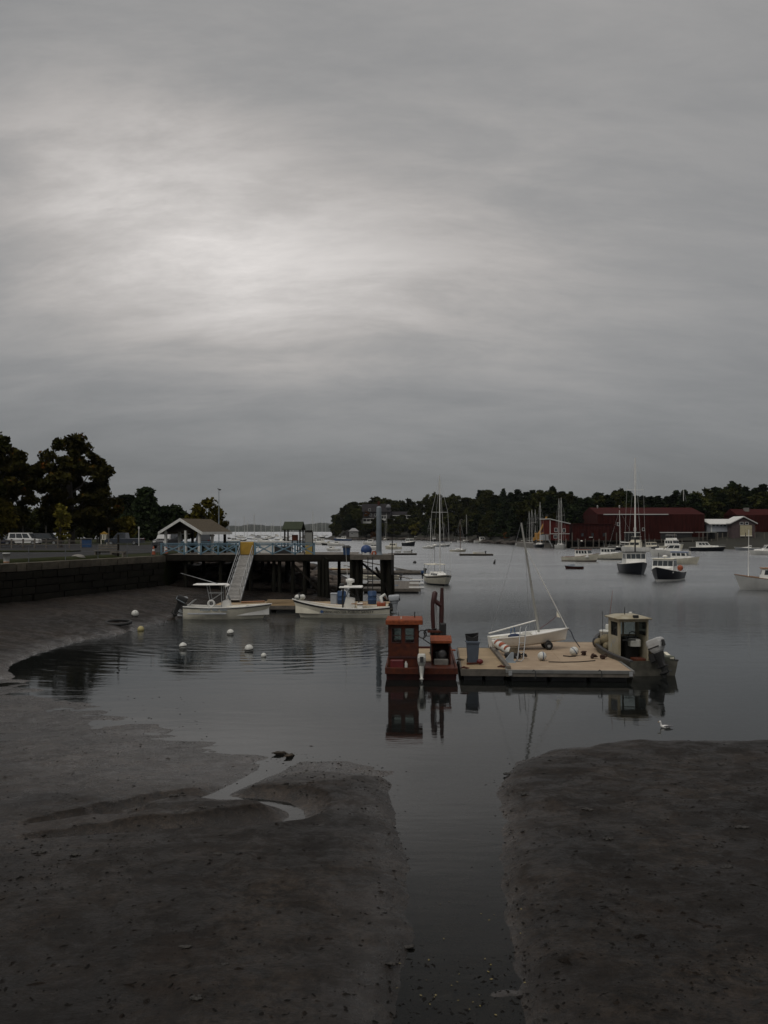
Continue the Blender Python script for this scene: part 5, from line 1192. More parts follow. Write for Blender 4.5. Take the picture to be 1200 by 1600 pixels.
for i in range(4): MB().box(-1.0 + i * .06, 1.4 - i * .1, -.5 + i * .1, .5 - i * .1, i * .1, i * .1 + .085).build('board', PLANK, bx)
tag(MB().tube((-.9, 0, .08), (.9, 0, .14), .07, n=8).build('loose_log', TEAK, None, (ax(395, 73), 73.2, .456)), 'reddish log lying on the float left of the board stack', 'log')

# ================================================================== work barge and floats in the cove
WZ = .46
# --- red work barge
rb = thing('work_barge', 'dark red steel work barge with a little cabin, tied at the left of the floats', 'barge', (1.62, 42.0, 0), -2)
hb_ = MB().hexa([(-1.38, -3.35, -.35), (1.38, -3.35, -.35), (1.38, 3.5, -.35), (-1.38, 3.5, -.35)], [(-1.42, -3.5, .40), (1.42, -3.5, .40), (1.42, 3.6, .40), (-1.42, 3.6, .40)]); hb_.build('hull', DARKRED, rb)
MB().box(-1.36, 1.36, -3.44, 3.54, .402, .43).build('deck_plate', RUST, rb)
for x0, x1, y0, y1 in ((-1.46, 1.46, -3.56, -3.46), (-1.46, 1.46, 3.56, 3.66), (-1.46, -1.37, -3.455, 3.555), (1.37, 1.46, -3.455, 3.555)): MB().rbox(x0, x1, y0, y1, .25, .5, .02).build('rub_rail', RUST, rb)
MB().box(-.1, .42, -1.4, 3.0, .432, .47).build('plywood_sheet', PLANK, rb)
# cabin: real openings with panes
cb = bpy.data.objects.new('cabin', None); COL.objects.link(cb); cb.parent = rb; cb.location = (-.72, -2.55, .43)
def wall_open(par, x0, x1, z0, z1, y0, y1, holes, m, name, axis='x'):
    """wall panel in the x-z plane (or y-z) with rectangular holes, built from strips in one mesh"""
    b = MB(); cuts = sorted({x0, x1, *[h[0] for h in holes], *[h[1] for h in holes]})
    for a, c in zip(cuts, cuts[1:]):
        hs = [h for h in holes if h[0] <= a + 1e-6 and h[1] >= c - 1e-6]
        zz_ = [z0] + [v for h in sorted(hs, key=lambda q: q[2]) for v in (h[2], h[3])] + [z1]
        for p, q in zip(zz_[::2], zz_[1::2]):
            if q - p > 1e-4:
                if axis == 'x': b.box(a, c, y0, y1, p, q)
                else: b.box(y0, y1, a, c, p, q)
    return b.build(name, m, par)
hol = [(-.46, -.1, 1.06, 1.62), (.08, .42, 1.06, 1.62)]
hb2 = MB()
def cabin_walls(b):
    for (x0, x1, z0, z1, y0, y1, holes, axx) in ((-.58, .58, 0, 1.78, -.75, -.71, hol, 'x'), (-.58, .58, 0, 1.78, .71, .75, [(-.4, .4, 1.0, 1.6)], 'x'), (-.71, .71, 0, 1.78, -.62, -.58, [(-.5, .5, 1.0, 1.6)], 'y'), (-.71, .71, 0, 1.78, .58, .62, [(-.55, .05, .1, 1.65)], 'y')):
        cuts = sorted({x0, x1, *[h[0] for h in holes], *[h[1] for h in holes]})
        for a, c in zip(cuts, cuts[1:]):
            hs = [h for h in holes if h[0] <= a + 1e-6 and h[1] >= c - 1e-6]
            zz_ = [z0] + [v for h in hs for v in (h[2], h[3])] + [z1]
            for p, q in zip(zz_[::2], zz_[1::2]):
                if axx == 'x': b.box(a, c, y0, y1, p, q)
                else: b.box(y0, y1, a, c, p, q)
cabin_walls(hb2); bpy.data.objects.remove(cb)
cab = hb2.build('cabin', RUST, rb, (-.72, -2.55, .43))
for a, c, z0, z1 in hol: 
    MB().box(a, c, -.735, -.725, z0, z1).build('window', PANE, cab)
    f = MB(); f.box(a - .03, a, -.765, -.751, z0 - .03, z1 + .03); f.box(c, c + .03, -.765, -.751, z0 - .03, z1 + .03); f.box(a, c, -.765, -.751, z1, z1 + .03); f.box(a, c, -.765, -.751, z0 - .03, z0); f.box(a, c, -.762, -.752, z0 + .26, z0 + .285); f.build('window_frame', DARKRED, cab)
MB().box(-.4, .4, .725, .735, 1.0, 1.6).build('window', PANE, cab)
ro = MB(); ro.rbox(-.72, .78, -.9, .9, 1.785, 1.98, .05); ro.build('roof', RUSTROOF, cab)
MB().box(-.6, .6, -.775, -.752, .42, .5).build('ledge', DARKRED, cab)
MB().tube((.45, .2, 1.98), (.45, .2, 2.2), .025, n=6).build('vent_pipe', BLACK, cab)
MB().tube((-.1, -.3, 1.98), (-.1, -.3, 2.06), .03, .02, 6).build('roof_light', OUTWHITE, cab)
tag(MB().rbox(-.27, .27, -.17, .17, 0, .37, .04).build('fuel_tank', REDPLASTIC, None, (ax(620.5, 38.7), 38.75, .432)), 'bright red fuel tank in front of the barge cabin', 'fuel tank')
tag(MB().lathe([(.07, 0), (.07, .2), (.03, .26), (.03, .3)], n=8).build('bottle', OUTWHITE, None, (ax(634.5, 38.7), 38.72, .432)), 'small pale bottle beside the red fuel tank', 'bottle')
# folded knuckle crane
kc = bpy.data.objects.new('crane', None)
cx_, cy_ = ax(681, 43.2) - 1.62, 1.3
c0 = MB(); c0.lathe([(.34, .43), (.34, .5), (.26, .55), (.24, 1.25), (.3, 1.3), (.3, 1.42)], (cx_, cy_, 0), 14); cro = c0.build('crane_pedestal', BLACK, rb)
MB().rbox(cx_ - .42, cx_ + .3, cy_ - .3, cy_ + .3, 1.425, 1.52, .03).build('turntable', RUST, cro)
b = MB(); b.path([(cx_ - .12, cy_, 1.5), (cx_ - .15, cy_, 2.2), (cx_ - .14, cy_, 2.8), (cx_ - .08, cy_, 3.2), (cx_ - .04, cy_, 3.26)], [.11, .13, .13, .12, .06], 8); b.build('boom', DARKRED, cro)
MB().path([(cx_ + .2, cy_ + .02, 1.5), (cx_ + .22, cy_ + .02, 2.4), (cx_ + .24, cy_ + .02, 3.42)], [.1, .11, .07], 8).build('jib', DARKRED, cro)
MB().path([(cx_ - .1, cy_, 2.85), (cx_ + .2, cy_, 2.62)], .1, 8).build('link', DARKRED, cro)
MB().tube((cx_ - .04, cy_ - .13, 1.6), (cx_ - .08, cy_ - .15, 2.7), .035, n=6).build('hydraulic_ram', ALU, cro)
MB().rbox(cx_ + .12, cx_ + .42, cy_ - .3, cy_ + .1, 1.3, 1.85, .05).build('valve_block', BLACK, cro)
b = MB(); b.torus((cx_ - .65, cy_ - .2, 1.35), .18, .025, 16, 6, 'y'); b.torus((cx_ - .38, cy_ - .2, 1.42), .2, .025, 16, 6, 'y', .8); b.path([(cx_ - .3, cy_, .9), (cx_ - .6, cy_, 1.1), (cx_ - .5, cy_ - .2, 1.5), (cx_, cy_ - .1, 1.6)], .025, 6); b.build('hydraulic_hose', BLACK, cro)
MB().rbox(cx_ - .3, cx_ + .25, cy_ - .6, cy_ - .1, .43, 1.25, .04).build('hydraulic_tank', BLACK, cro)
# engine housing, open at the front
ex = ax(691.5, 40.1) - 1.62 + .0; eh = MB(); ey = -1.75
for q in ((ex - .4, ex - .36, ey - .35, ey + .5, .43, 1.32), (ex + .36, ex + .4, ey - .35, ey + .5, .43, 1.32), (ex - .355, ex + .355, ey + .44, ey + .5, .43, 1.32)): eh.box(*q)
ehs = eh.build('engine_housing', RUST, rb)
MB().hexa([(ex - .44, ey - .42, 1.325), (ex + .44, ey - .42, 1.325), (ex + .44, ey + .55, 1.45), (ex - .44, ey + .55, 1.45)], [(ex - .44, ey - .42, 1.42), (ex + .44, ey - .42, 1.42), (ex + .44, ey + .55, 1.55), (ex - .44, ey + .55, 1.55)]).build('housing_lid', RUSTROOF, ehs)
b = MB(); b.rbox(ex - .26, ex + .26, ey - .15, ey + .35, .5, .95, .05) 
b.build('engine_block', BLACK, ehs)
b = MB(); b.lathe([(.03, 0), (.19, .01), (.19, .07), (.08, .09)], n=16); b.xf(Matrix.Translation((ex + .05, ey - .17, .84)) @ Matrix.Rotation(R(90), 4, 'X')); b.build('flywheel', mat('dull_dark_metal', (.09, .09, .09), .5, .3, 4, metal=.4), ehs)
b = MB(); b.rbox(ex - .3, ex + .3, ey - .42, ey - .22, .434, .66, .03); b.build('battery_box', mat('dusty_grey_box', (.2, .19, .17), .7, .3, 5), ehs)
outboard(rb, ax(664, 38.2) - 1.62, -3.58, .62, -90, .95, -8, OUTWHITE, OUTWHITE)

# --- plank float between the barge and the wide float
float_dock('narrow tan plank float carrying the blue bin', 4.18, 41.9, 1.72, 7.0, -3, .45, PLANK, 'x', pw=.145)
# --- wide float with board deck
wf = thing('wide_float', 'wide flat float with tan board deck carrying the sailing dinghy', 'float', (7.63, 42.9, 0), -3.2)
for i in range(4):
    for j in range(8):
        x0 = -2.42 + j * .605 if False else None
cols, rows = 2, 8
for j in range(rows):
    y0 = -4.85 + j * 9.7 / rows
    for i in range(cols):
        x0 = -2.42 + i * 4.84 / cols
        MB().box(x0 + .004, x0 + 4.84 / cols - .004, y0 + .004, y0 + 9.7 / rows - .004, WZ - .04, WZ).build('deck_board', PLYDECK, wf)
for q in ((-2.5, 2.5, -4.98, -4.87), (-2.5, 2.5, 4.87, 4.98), (-2.5, -2.43, -4.865, 4.865), (2.43, 2.5, -4.865, 4.865)): MB().box(*q, WZ - .25, WZ - .11).build('edge_beam', OLDWOOD, wf)
for q in ((-2.52, 2.52, -5.0, -4.86), (-2.52, 2.52, 4.86, 5.0), (-2.52, -2.42, -4.855, 4.855), (2.42, 2.52, -4.855, 4.855)): MB().box(*q, WZ - .108, WZ + .012).build('edge_plank', mat('grey_edge_plank', (.16, .16, .15), .8, .3, 2), wf)
for i in range(3):
    for j in range(4): MB().rbox(-2.3 + i * 1.56, -2.3 + i * 1.56 + 1.45, -4.7 + j * 2.4, -4.7 + j * 2.4 + 2.1, -.2, WZ - .06, .05).build('float_block', BLACK, wf)
for x in (-2.42, 2.3): MB().box(x, x + .14, -5.03, -5.001, WZ - .2, WZ - .02).build('corner_bracket', ALU, wf)
tag(MB().bar((ax(766, 45.6), 45.8, WZ + .07), (ax(795, 38.3), 38.3, WZ + .07), .16, .12).build('timber_beam', OLDWOOD), 'grey timber beam laid along the seam between the two floats', 'beam')

# --- sailing dinghy on its dolly
DX, DY = ax(830, 45.0), 45.0
dg = thing('sailing_dinghy', 'white sailing dinghy with bare raked mast hauled out on the float', 'sailing dinghy', (DX, DY, 0), 4); dg.rotation_euler = (0, R(-5.5), R(4))
H = Hull(3.75, 1.5, (.46, .4, .4), .16, .72, .05, .72, 22, 2.0, .4)
zo = .78; off = Matrix.Translation((0, 0, zo))
H.skin(0, 2, 10).xf(off).build('hull', WHITE, dg); H.rim(.05, .04, .03).xf(off).build('gunwale', WHITE, dg)
H.surface(.015, .03, .52, 1.0).xf(off).build('foredeck', WHITE, dg)
H.liner(.1, .22, .03, .53).xf(off).build('cockpit', CREAM, dg)
for sd_ in (1, -1): MB().hexa([(-1.8, sd_ * .36, zo + .3), (.1, sd_ * .45, zo + .3), (.1, sd_ * .7, zo + .36), (-1.8, sd_ * .52, zo + .36)], [(-1.8, sd_ * .36, zo + .38), (.1, sd_ * .45, zo + .38), (.1, sd_ * .7, zo + .41), (-1.8, sd_ * .52, zo + .41)]).build('side_tank', WHITE, dg)
MB().hexa([(-.35, -.03, zo + .1), (.2, -.03, zo + .1), (.2, .03, zo + .1), (-.35, .03, zo + .1)], [(-.3, -.025, zo + .5), (.15, -.025, zo + .5), (.15, .025, zo + .5), (-.3, .025, zo + .5)]).build('centreboard_case', WHITE, dg)
mb_ = Vector((.48, 0, zo + .36)); mtp = Vector((.14, 0, zo + 5.6))
ma_ = MB().path([mb_, mb_.lerp(mtp, .5), mtp], [.058, .054, .04], 8).build('mast', mat('dull_grey_mast', (.34, .34, .31), .5, .2, 3), dg)
bo_ = Vector((.38, 0, zo + .98)); be_ = Vector((-1.92, -.15, zo + .62)); MB().path([bo_, be_], .032, 8).build('boom', WHITE, dg)
st_ = MB(); hp_ = mb_.lerp(mtp, .78)
for e in ((.2, .68, zo + .42), (.2, -.68, zo + .42)): st_.tube(hp_, e, .007, n=4)
st_.tube(mtp, (-1.85, .1, zo + .4), .006, n=4); st_.build('shrouds', ALU, dg)
MB().path([(1.82, 0, zo + .48), tuple(hp_.lerp(Vector((1.82, 0, zo + .48)), .4)), tuple(hp_)], [.018, .02, .011], 6).build('furled_forestay', mat('white_sailcloth', (.78, .77, .72), .7, .1, 3), dg)
MB().bar(tuple(mb_.lerp(mtp, .48) + Vector((0, -.3, 0))), tuple(mb_.lerp(mtp, .48) + Vector((0, .3, 0))), .03, .02).build('spreader', ALU, ma_)
MB().path([(.5, 0, zo + .55), (1.0, .05, zo + .8), (1.45, 0, zo + 1.12)], .012, 5).build('red_line', REDPLASTIC, dg)
MB().hexa([(1.4, -.02, zo + 1.05), (1.56, -.02, zo + .98), (1.56, .02, zo + .98), (1.4, .02, zo + 1.05)], [(1.42, -.02, zo + 1.3), (1.5, -.02, zo + 1.15), (1.5, .02, zo + 1.15), (1.42, .02, zo + 1.3)]).build('sail_tack', CREAM, dg)
b = MB(); b.tube((-.62, .1, zo + .35), (-.66, .05, zo + .82), .018, n=5); b.tube((-.85, .1, zo + .35), (-.78, .05, zo + .8), .018, n=5); b.build('blue_mainsheet', mat('blue_line', (.03, .12, .3), .7, .2, 5), dg)
b = MB(); b.ball((-.7, .1, zo + .36), .2, 1.4, .9, .5); b.build('folded_cover', SAILBLUE, dg)
MB().path([(1.86, 0, zo + .46), (1.98, -.1, zo + .3), (2.05, -.2, zo - .02), (2.28, -.3, .32)], .022, 6).build('painter', mat('dark_blue_rope', (.03, .035, .05), .9, .3, 8), dg)
dl = thing('boat_dolly', 'black wheeled dolly under the dinghy bow', 'dolly', (DX + .72, DY - .1, WZ), 4)
for y in (-.36, .36):
    wv = MB().torus((0, y, .2), .13, .07, 18, 8, 'y').build('wheel', BLACK, dl); MB().tube((0, y - .05, .2), (0, y + .05, .2), .08, n=10).build('hub', ALU, wv)
MB().tube((0, -.4, .2), (0, .4, .2), .025, n=6).build('axle', ALU, dl); MB().box(-.06, .06, -.42, .42, .25, .42).build('cradle', BLACK, dl)
cr_ = thing('stern_chock', 'low dark timber block supporting the dinghy stern', 'chock', (DX - 1.1, DY - .05, WZ), 4); MB().box(-.14, .14, -.4, .4, 0, .16).build('block', DARKWOOD, cr_)

# --- spar buoy, ladder, tyre and gear at the left of the wide float
p0 = at(769, 998, .75); p1 = at(799, 1019, .6)
p0 = Vector((ax(770, 43.6), 43.6, .98)); p1 = Vector((ax(800, 42.0), 42.0, .66)); dv = (p1 - p0)
sb = thing('spar_buoy', 'white spar buoy with orange bands lying across the float edge', 'buoy')
def band(a, b, r0, r1, nm, m): MB().tube(p0 + dv * a, p0 + dv * b, r0, r1, 12).build(nm, m, sb)
band(0, .16, .07, .12, 'nose', OUTWHITE); band(.16, .3, .17, .19, 'upper_body', OUTWHITE); band(.3, .8, .19, .18, 'lower_body', OUTWHITE); band(.8, 1.0, .18, .15, 'foot', OUTWHITE)
du = dv.normalized(); sa_ = du.cross(Vector((0, 0, 1))).normalized(); sb_ = sa_.cross(du).normalized()
def blotch(f0, f1, a0, a1, rr_, nm):                 # paint patch that wraps part of the way round
    b = MB(); rg = []
    for i in range(7):
        a = R(a0 + (a1 - a0) * i / 6); o_ = sa_ * math.cos(a) + sb_ * math.sin(a); k = .35 + .65 * math.sin(math.pi * (i + .5) / 7); m_ = (f0 + f1) / 2; h_ = (f1 - f0) / 2 * k
        rg.append([tuple(p0 + dv * (m_ - h_) + o_ * rr_), tuple(p0 + dv * (m_ + h_) + o_ * rr_)])
    b.loft(rg, cap=False, closed=False, smooth=True); b.build(nm, ORANGE, sb)
for side in (0, 180):
    blotch(.24, .33, 10 + side, 150 + side, .2, 'orange_mark'); blotch(.46, .62, 15 + side, 125 + side, .2, 'orange_mark'); blotch(.74, .83, 10 + side, 140 + side, .2, 'orange_mark')
ty = thing('tyre_fender', 'weathered tyre with rope coil beside the spar buoy', 'tyre', (ax(801, 41.8), 41.8, WZ)); MB().torus((0, 0, .12), .25, .12, 20, 8).build('tyre', BLACK, ty)
b = MB()
for k in range(5): b.torus((.05, -.05, .24 + .05 * k), .2 - .015 * k, .035, 16, 6)
b.build('rope_coil', ROPE, ty)
hpile = thing('chain_heap', 'dark rusty heap of chain behind the aluminium ladder', 'chain', (ax(811, 41.6), 41.6, WZ)); b = MB(); g = random.Random(9)
for k in range(26): b.torus((g.uniform(-.28, .28), g.uniform(-.2, .2), .05 + g.uniform(0, .14)), .07, .022, 8, 5, g.choice('xyz'))
b.build('links', mat('rusty_chain', (.016, .012, .01), .8, .4, 6), hpile)
la = thing('boarding_ladder', 'bent aluminium boarding ladder leaning on the dinghy side', 'ladder', (ax(807, 40.6), 40.6, WZ))
for x in (-.12, .12): MB().path([(x - .15, -.1, .25), (x - .1, -.1, .05), (x + .05, -.1, .02), (x + .16, -.05, .1), (x + .28, .3, .75), (x + .38, .7, 1.32), (x + .42, .75, 1.4)], .022, 7).build('side_rail', ALU, la)
for z, x, y in ((.03, .02, -.1), (.4, .22, .11), (.75, .28, .3), (1.05, .33, .5)): MB().tube((x - .12, y, z), (x + .12, y, z), .018, n=6).build('rung', ALU, la)
dbk = thing('deck_bracket', 'grey triangular steel bracket at the foot of the ladder', 'bracket', (ax(795, 40.3), 40.3, WZ)); MB().prism([(-.25, 0), (.2, 0), (.2, .42), (.1, .42)], 'y', -.05, .05).build('plate', STEEL, dbk); MB().box(-.3, .28, -.14, .14, 0, .03).build('foot', STEEL, dbk)
def ballbuoy(label, px, D, z, r_=.2, tilt=(0, 0, 0), stripe=True, name='mooring_ball', low=None):
    o = thing(name, label, 'mooring ball', (ax(px, D), D, z)); o.rotation_euler = tilt
    MB().ball((0, 0, 0), r_, n=18, m=12).build('ball', OUTWHITE, o)
    if stripe: MB().lathe([(r_ * 1.005, -.02), (r_ * 1.012, 0), (r_ * 1.005, .02)], n=18, cap=False).xf(Matrix.Rotation(R(90), 4, 'Y')).build('blue_stripe', BLUE, o)
    MB().tube((0, 0, -r_ * 1.1), (0, 0, r_ * 1.12), .02, n=6).build('through_rod', ALU, o)
    if low: MB().lathe([(r_ * .5, -r_ * .87), (r_ * .87, -r_ * .5), (r_ * 1.006, -.02), (r_ * 1.006, .02)], n=18, cap=False).build('weed_line', WEED, o)
    return o
ballbuoy('white mooring ball with a blue stripe on the middle of the wide float', 847, 40.9, WZ + .19, .19, (R(8), R(5), R(12)))
ballbuoy('white mooring ball tilted beside a rusty shackle on the wide float', 897, 42.5, WZ + .2, .2, (R(20), R(-35), R(10)))
def chain(label, pts, r_=.02, name='mooring_chain', m=None):
    P_ = [at(*p, WZ + .03) for p in pts]
    tag(MB().path(P_, r_, 5).build(name, m or mat('rusty_chain', (.03, .02, .016))), label, 'chain')
chain('dark chain running right from the middle mooring ball', [(857, 1034), (880, 1034.5), (905, 1034), (930, 1032)]); chain('dark chain left of the tilted mooring ball', [(880, 1024.5), (890, 1025.5), (900, 1025)], .025)
for px, py, lb in ((912, 1024, 'rusty shackle lump beside the tilted mooring ball'), (928, 1029, 'rusty shackle lump near the right edge of the wide float'), (943, 1030, 'small shackle by the work skiff edge of the float')):
    p = at(px, py, WZ); b = MB(); g = random.Random(px)
    for k in range(9): b.torus((g.uniform(-.1, .1), g.uniform(-.08, .08), .04 + g.uniform(0, .14)), .06, .025, 8, 5, g.choice('xyz'))
    tag(b.build('shackle', mat('rusty_iron', (.05, .024, .015), .8, .4, 8), None, (p.x, p.y, WZ)), lb, 'shackle')
for px, py, lb in ((834, 1050, 'small dark cleat on the front edge of the wide float'), (937, 1050, 'dark rope hanging over the front edge near the float corner')):
    p = at(px, py, WZ); b = MB(); b.path([(-.06, 0, .03), (0, .02, .08), (.05, -.06, .04), (.06, -.1, -.1), (.04, -.12, -.25)], .022, 6); tag(b.build('mooring_line', BLACK, None, (p.x, p.y - .02, WZ)), lb, 'rope')
# --- bin and bits on the narrow float
wbn = thing('wheeled_bin', 'grey blue wheeled bin with its lid propped open', 'bin', (ax(738.5, 40.2), 40.2, WZ - .01))
MB().loft([[(-.2, -.25, .06), (.2, -.25, .06), (.2, .22, .06), (-.2, .22, .06)], [(-.25, -.3, .85), (.25, -.3, .85), (.25, .28, .85), (-.25, .28, .85)], [(-.28, -.33, .86), (.28, -.33, .86), (.28, .31, .86), (-.28, .31, .86)], [(-.28, -.33, .92), (.28, -.33, .92), (.28, .31, .92), (-.28, .31, .92)]]).build('body', mat('grey_blue_bin', (.075, .095, .125), .55, .25, 3), wbn)
MB().hexa([(-.24, .28, .9), (.24, .28, .9), (.24, .34, .9), (-.24, .34, .9)], [(-.3, .2, 1.2), (.27, .25, 1.24), (.27, .29, 1.24), (-.3, .24, 1.2)]).build('lid', BLACK, wbn)
b = MB().prism([(-.22, .92), (.22, .92), (.24, 1.18), (.0, 1.05), (-.26, 1.15)], 'y', -.05, .1); b.build('bin_bag', BLACK, wbn)
for x in (-.2, .2): MB().torus((x, .22, .1), .07, .03, 12, 6, 'x').build('wheel', BLACK, wbn)
rp_ = thing('red_float', 'red ball float with a rusty bar lying beside the wheeled bin', 'float', (ax(748, 39.7), 39.7, WZ)); MB().ball((.05, 0, .12), .12, 1.15, 1, .9).build('ball', REDPLASTIC, rp_); MB().bar((-.5, -.05, .04), (0, 0, .06), .08, .07).build('bar', RUST, rp_)
for px, py, lb in ((725, 1045, 'small rusty scrap at the front of the plank float'), (783, 1043, 'orange brown scrap by the timber beam'), (718, 1032, 'dark scrap of rope on the plank float')):
    p = at(px, py, WZ); b = MB(); b.path([(-.15, 0, .03), (0, .03, .06), (.1, -.03, .04), (.22, 0, .03)], [.02, .05, .04, .015], 6); tag(b.build('scrap', RUST if px != 718 else ROPE, None, (p.x, p.y, WZ)), lb, 'scrap')
tag(MB().torus((0, 0, .04), .12, .03, 12, 6).build('rope_ring', ORANGE, None, (ax(708, 44), 44.2, .455)), 'small orange rope ring where barge meets float', 'rope')

# --- work skiff with pilothouse, stern to the camera
wk = thing('work_skiff', 'weathered workboat with boxy pilothouse and tilted grey outboard at right of the float', 'workboat', (10.75, 42.9, 0), 97); H = Hull(6.6, 2.15, (1.05, .72, .62), .25, .95, .06, .88, 22, 3.2, .3)
GRIMY = mat('grimy_hull', (.10, .095, .075), .65, .5, 2.0, bump=.003, col2=(.03, .028, .02))
H.skin(0, 2, 8).build('hull', GRIMY, wk); H.rim(.12, .07, .03).build('gunwale', mat('dirty_grey_rubber', (.05, .05, .05), .7, .4, 3), wk); H.liner(.26, .1).build('liner', mat('stained_deck', (.21, .185, .125), .75, .5, 2.5, col2=(.08, .07, .045)), wk)
STAINED = mat('stained_cream_paint', (.33, .305, .235), .65, .4, 1.8, bump=.003, col2=(.24, .2, .12), stretch=(1, 1, .5))
# pilothouse: open back, real windows; local x forward
px0, px1, hw_, z0, z1 = -1.1, .25, .66, .27, 2.12
ph = MB()
def pane_wall(b, axis, a0, a1, c0, c1, zlo, zhi, holes):
    cuts = sorted({a0, a1, *[h[0] for h in holes], *[h[1] for h in holes]})
    for a, c in zip(cuts, cuts[1:]):
        hs = [h for h in holes if h[0] <= a + 1e-6 and h[1] >= c - 1e-6]
        q_ = [zlo] + [v for h in hs for v in (h[2], h[3])] + [zhi]
        for p, q in zip(q_[::2], q_[1::2]):
            if axis == 'x': b.box(a, c, c0, c1, p, q)
            else: b.box(c0, c1, a, c, p, q)
side_h = [(px0 + .22, px1 - .3, 1.38, 1.98)]
pane_wall(ph, 'x', px0, px1, hw_ - .03, hw_, z0, z1, side_h); pane_wall(ph, 'x', px0, px1, -hw_, -hw_ + .03, z0, z1, side_h)
pane_wall(ph, 'y', -hw_ + .03, hw_ - .03, px1 - .03, px1, z0, z1, [(-.58, -.06, 1.35, 2.0), (.02, .58, 1.35, 2.0)])
pane_wall(ph, 'y', -hw_ + .03, hw_ - .03, px0, px0 + .03, z0, z1, [(-.6, .6, z0 + .02, 2.02)])
pho = ph.build('pilothouse', STAINED, wk)
for y in (hw_ - .02, -hw_ + .012): MB().box(px0 + .22, px1 - .3, y, y + .008, 1.38, 1.98).build('window', PANE, pho)
for a, c in ((-.58, -.06), (.02, .58)): MB().box(px1 - .02, px1 - .012, a, c, 1.35, 2.0).build('window', PANE, pho)
MB().loft([[(px0 - .14, -hw_ - .1, z1 + .002), (px1 + .16, -hw_ - .1, z1 + .002), (px1 + .16, hw_ + .1, z1 + .002), (px0 - .14, hw_ + .1, z1 + .002)], [(px0 - .16, -hw_ - .12, z1 + .05), (px1 + .18, -hw_ - .12, z1 + .05), (px1 + .18, hw_ + .12, z1 + .05), (px0 - .16, hw_ + .12, z1 + .05)], [(px0 + .1, -hw_ * .6, z1 + .17), (px1 - .1, -hw_ * .6, z1 + .17), (px1 - .1, hw_ * .6, z1 + .17), (px0 + .1, hw_ * .6, z1 + .17)]]).build('roof', STAINED, wk)
MB().rbox(px0 - .12, px0 + .02, -.18, .06, z1 + .08, z1 + .2, .02).build('roof_light', BLACK, wk)
MB().tube((-.4, .15, z1 + .15), (-.4, .15, z1 + .5), .018, n=6).build('roof_antenna', BLACK, wk); MB().lathe([(.05, 0), (.08, .03), (.06, .1)], (-.2, -.2, z1 + .16), 8).build('gps_dome', WHITE, wk)
MB().rbox(px1 - .55, px1 - .06, -.55, .1, .27, 1.28, .04).build('helm_console', BLACK, wk); MB().rbox(-.75, -.25, -.5, -.02, .9, 1.22, .08).build('white_seat', OUTWHITE, wk)
b = MB(); b.torus((px1 - .6, -.22, 1.35), .17, .02, 16, 6, 'x'); b.build('steering_wheel', BLACK, wk)
MB().box(px0 + .04, px0 + .1, -.1, .5, 1.2, 1.26).build('crossbar', BLACK, wk)
b = MB()
for k, (zz0, ln) in enumerate(((1.2, .2), (1.05, .12), (1.12, .16), (.92, .18))): b.box(px0 + .62 + k * .14 - .12, px0 + .62 + k * .14 - .08, hw_ + .001, hw_ + .008, zz0 - ln / 2, zz0 + ln / 2)
b.build('faded_numerals', STEEL, pho)
outboard(wk, -3.34, .08, .95, 208, 1.12, -22, mat('pale_grey_cowl', (.42, .42, .41), .38, .2, 3), BLACK)
MB().rbox(-3.2, -2.3, -.95, -.35, .3, .78, .04).build('stern_box', mat('green_grey_box', (.11, .12, .09), .7, .4, 3), wk); MB().bar((-2.2, -.92, .82), (-3.25, -.8, .7), .16, .05).build('loose_plank', CREAM, wk)
MB().rbox(-1.75, -1.15, -.3, .2, .27, .5, .03).build('orange_box', RUST, wk); MB().rbox(-2.6, -1.5, .2, .8, .27, .36, .02).build('deck_mat', mat('brown_mat', (.1, .07, .045), .8, .3, 4), wk)
# gear heaped in the bow: tub, balls, pole
tb = MB(); tb.lathe([(.3, .3), (.36, .9), (.38, .92), (.38, .98), (.33, .98)], (1.45, .25, .42), 16); tb.build('white_tub', OUTWHITE, wk)
b = MB()
for k, (x, y, z, rr_) in enumerate(((1.05, .5, 1.0, .27), (.8, .25, .85, .24), (1.25, .75, .85, .22), (1.0, -.1, .8, .24), (.7, .55, .75, .2))): b.ball((x, y, z), rr_)
b.build('weedy_floats', mat('weedy_float', (.2, .16, .09), .75, .5, 5, col2=(.07, .06, .035)), wk)
b = MB(); b.ball((1.1, -.1, .95), .17, 1, 1, .9); b.ball((.8, -.3, .7), .24); b.build('teal_net', mat('teal_net', (.03, .08, .09), .8, .4, 6), wk)
b = MB(); b.ball((1.9, .65, .8), .2, 1.2, .8, 1.3); b.build('dark_bag', NAVY, wk)
MB().ball((-.05 + .25, .82, .42), .13).build('small_white_float', OUTWHITE, wk)
po = MB(); po.tube((1.75, .15, 1.1), (1.9, -.15, 3.2), .013, .008, 5); pole = po.build('whip_pole', mat('red_brown_pole', (.2, .06, .035), .6, .2, 3), wk); MB().lathe([(.1, 0), (.11, .05), (.11, .3), (.09, .34)], (1.76, .13, 1.3), 12).build('pole_float', OUTWHITE, pole)
MB().tube((1.1, .62, 1.0), (1.1, .62, 2.3), .012, n=5).build('thin_pole', BLACK, wk)

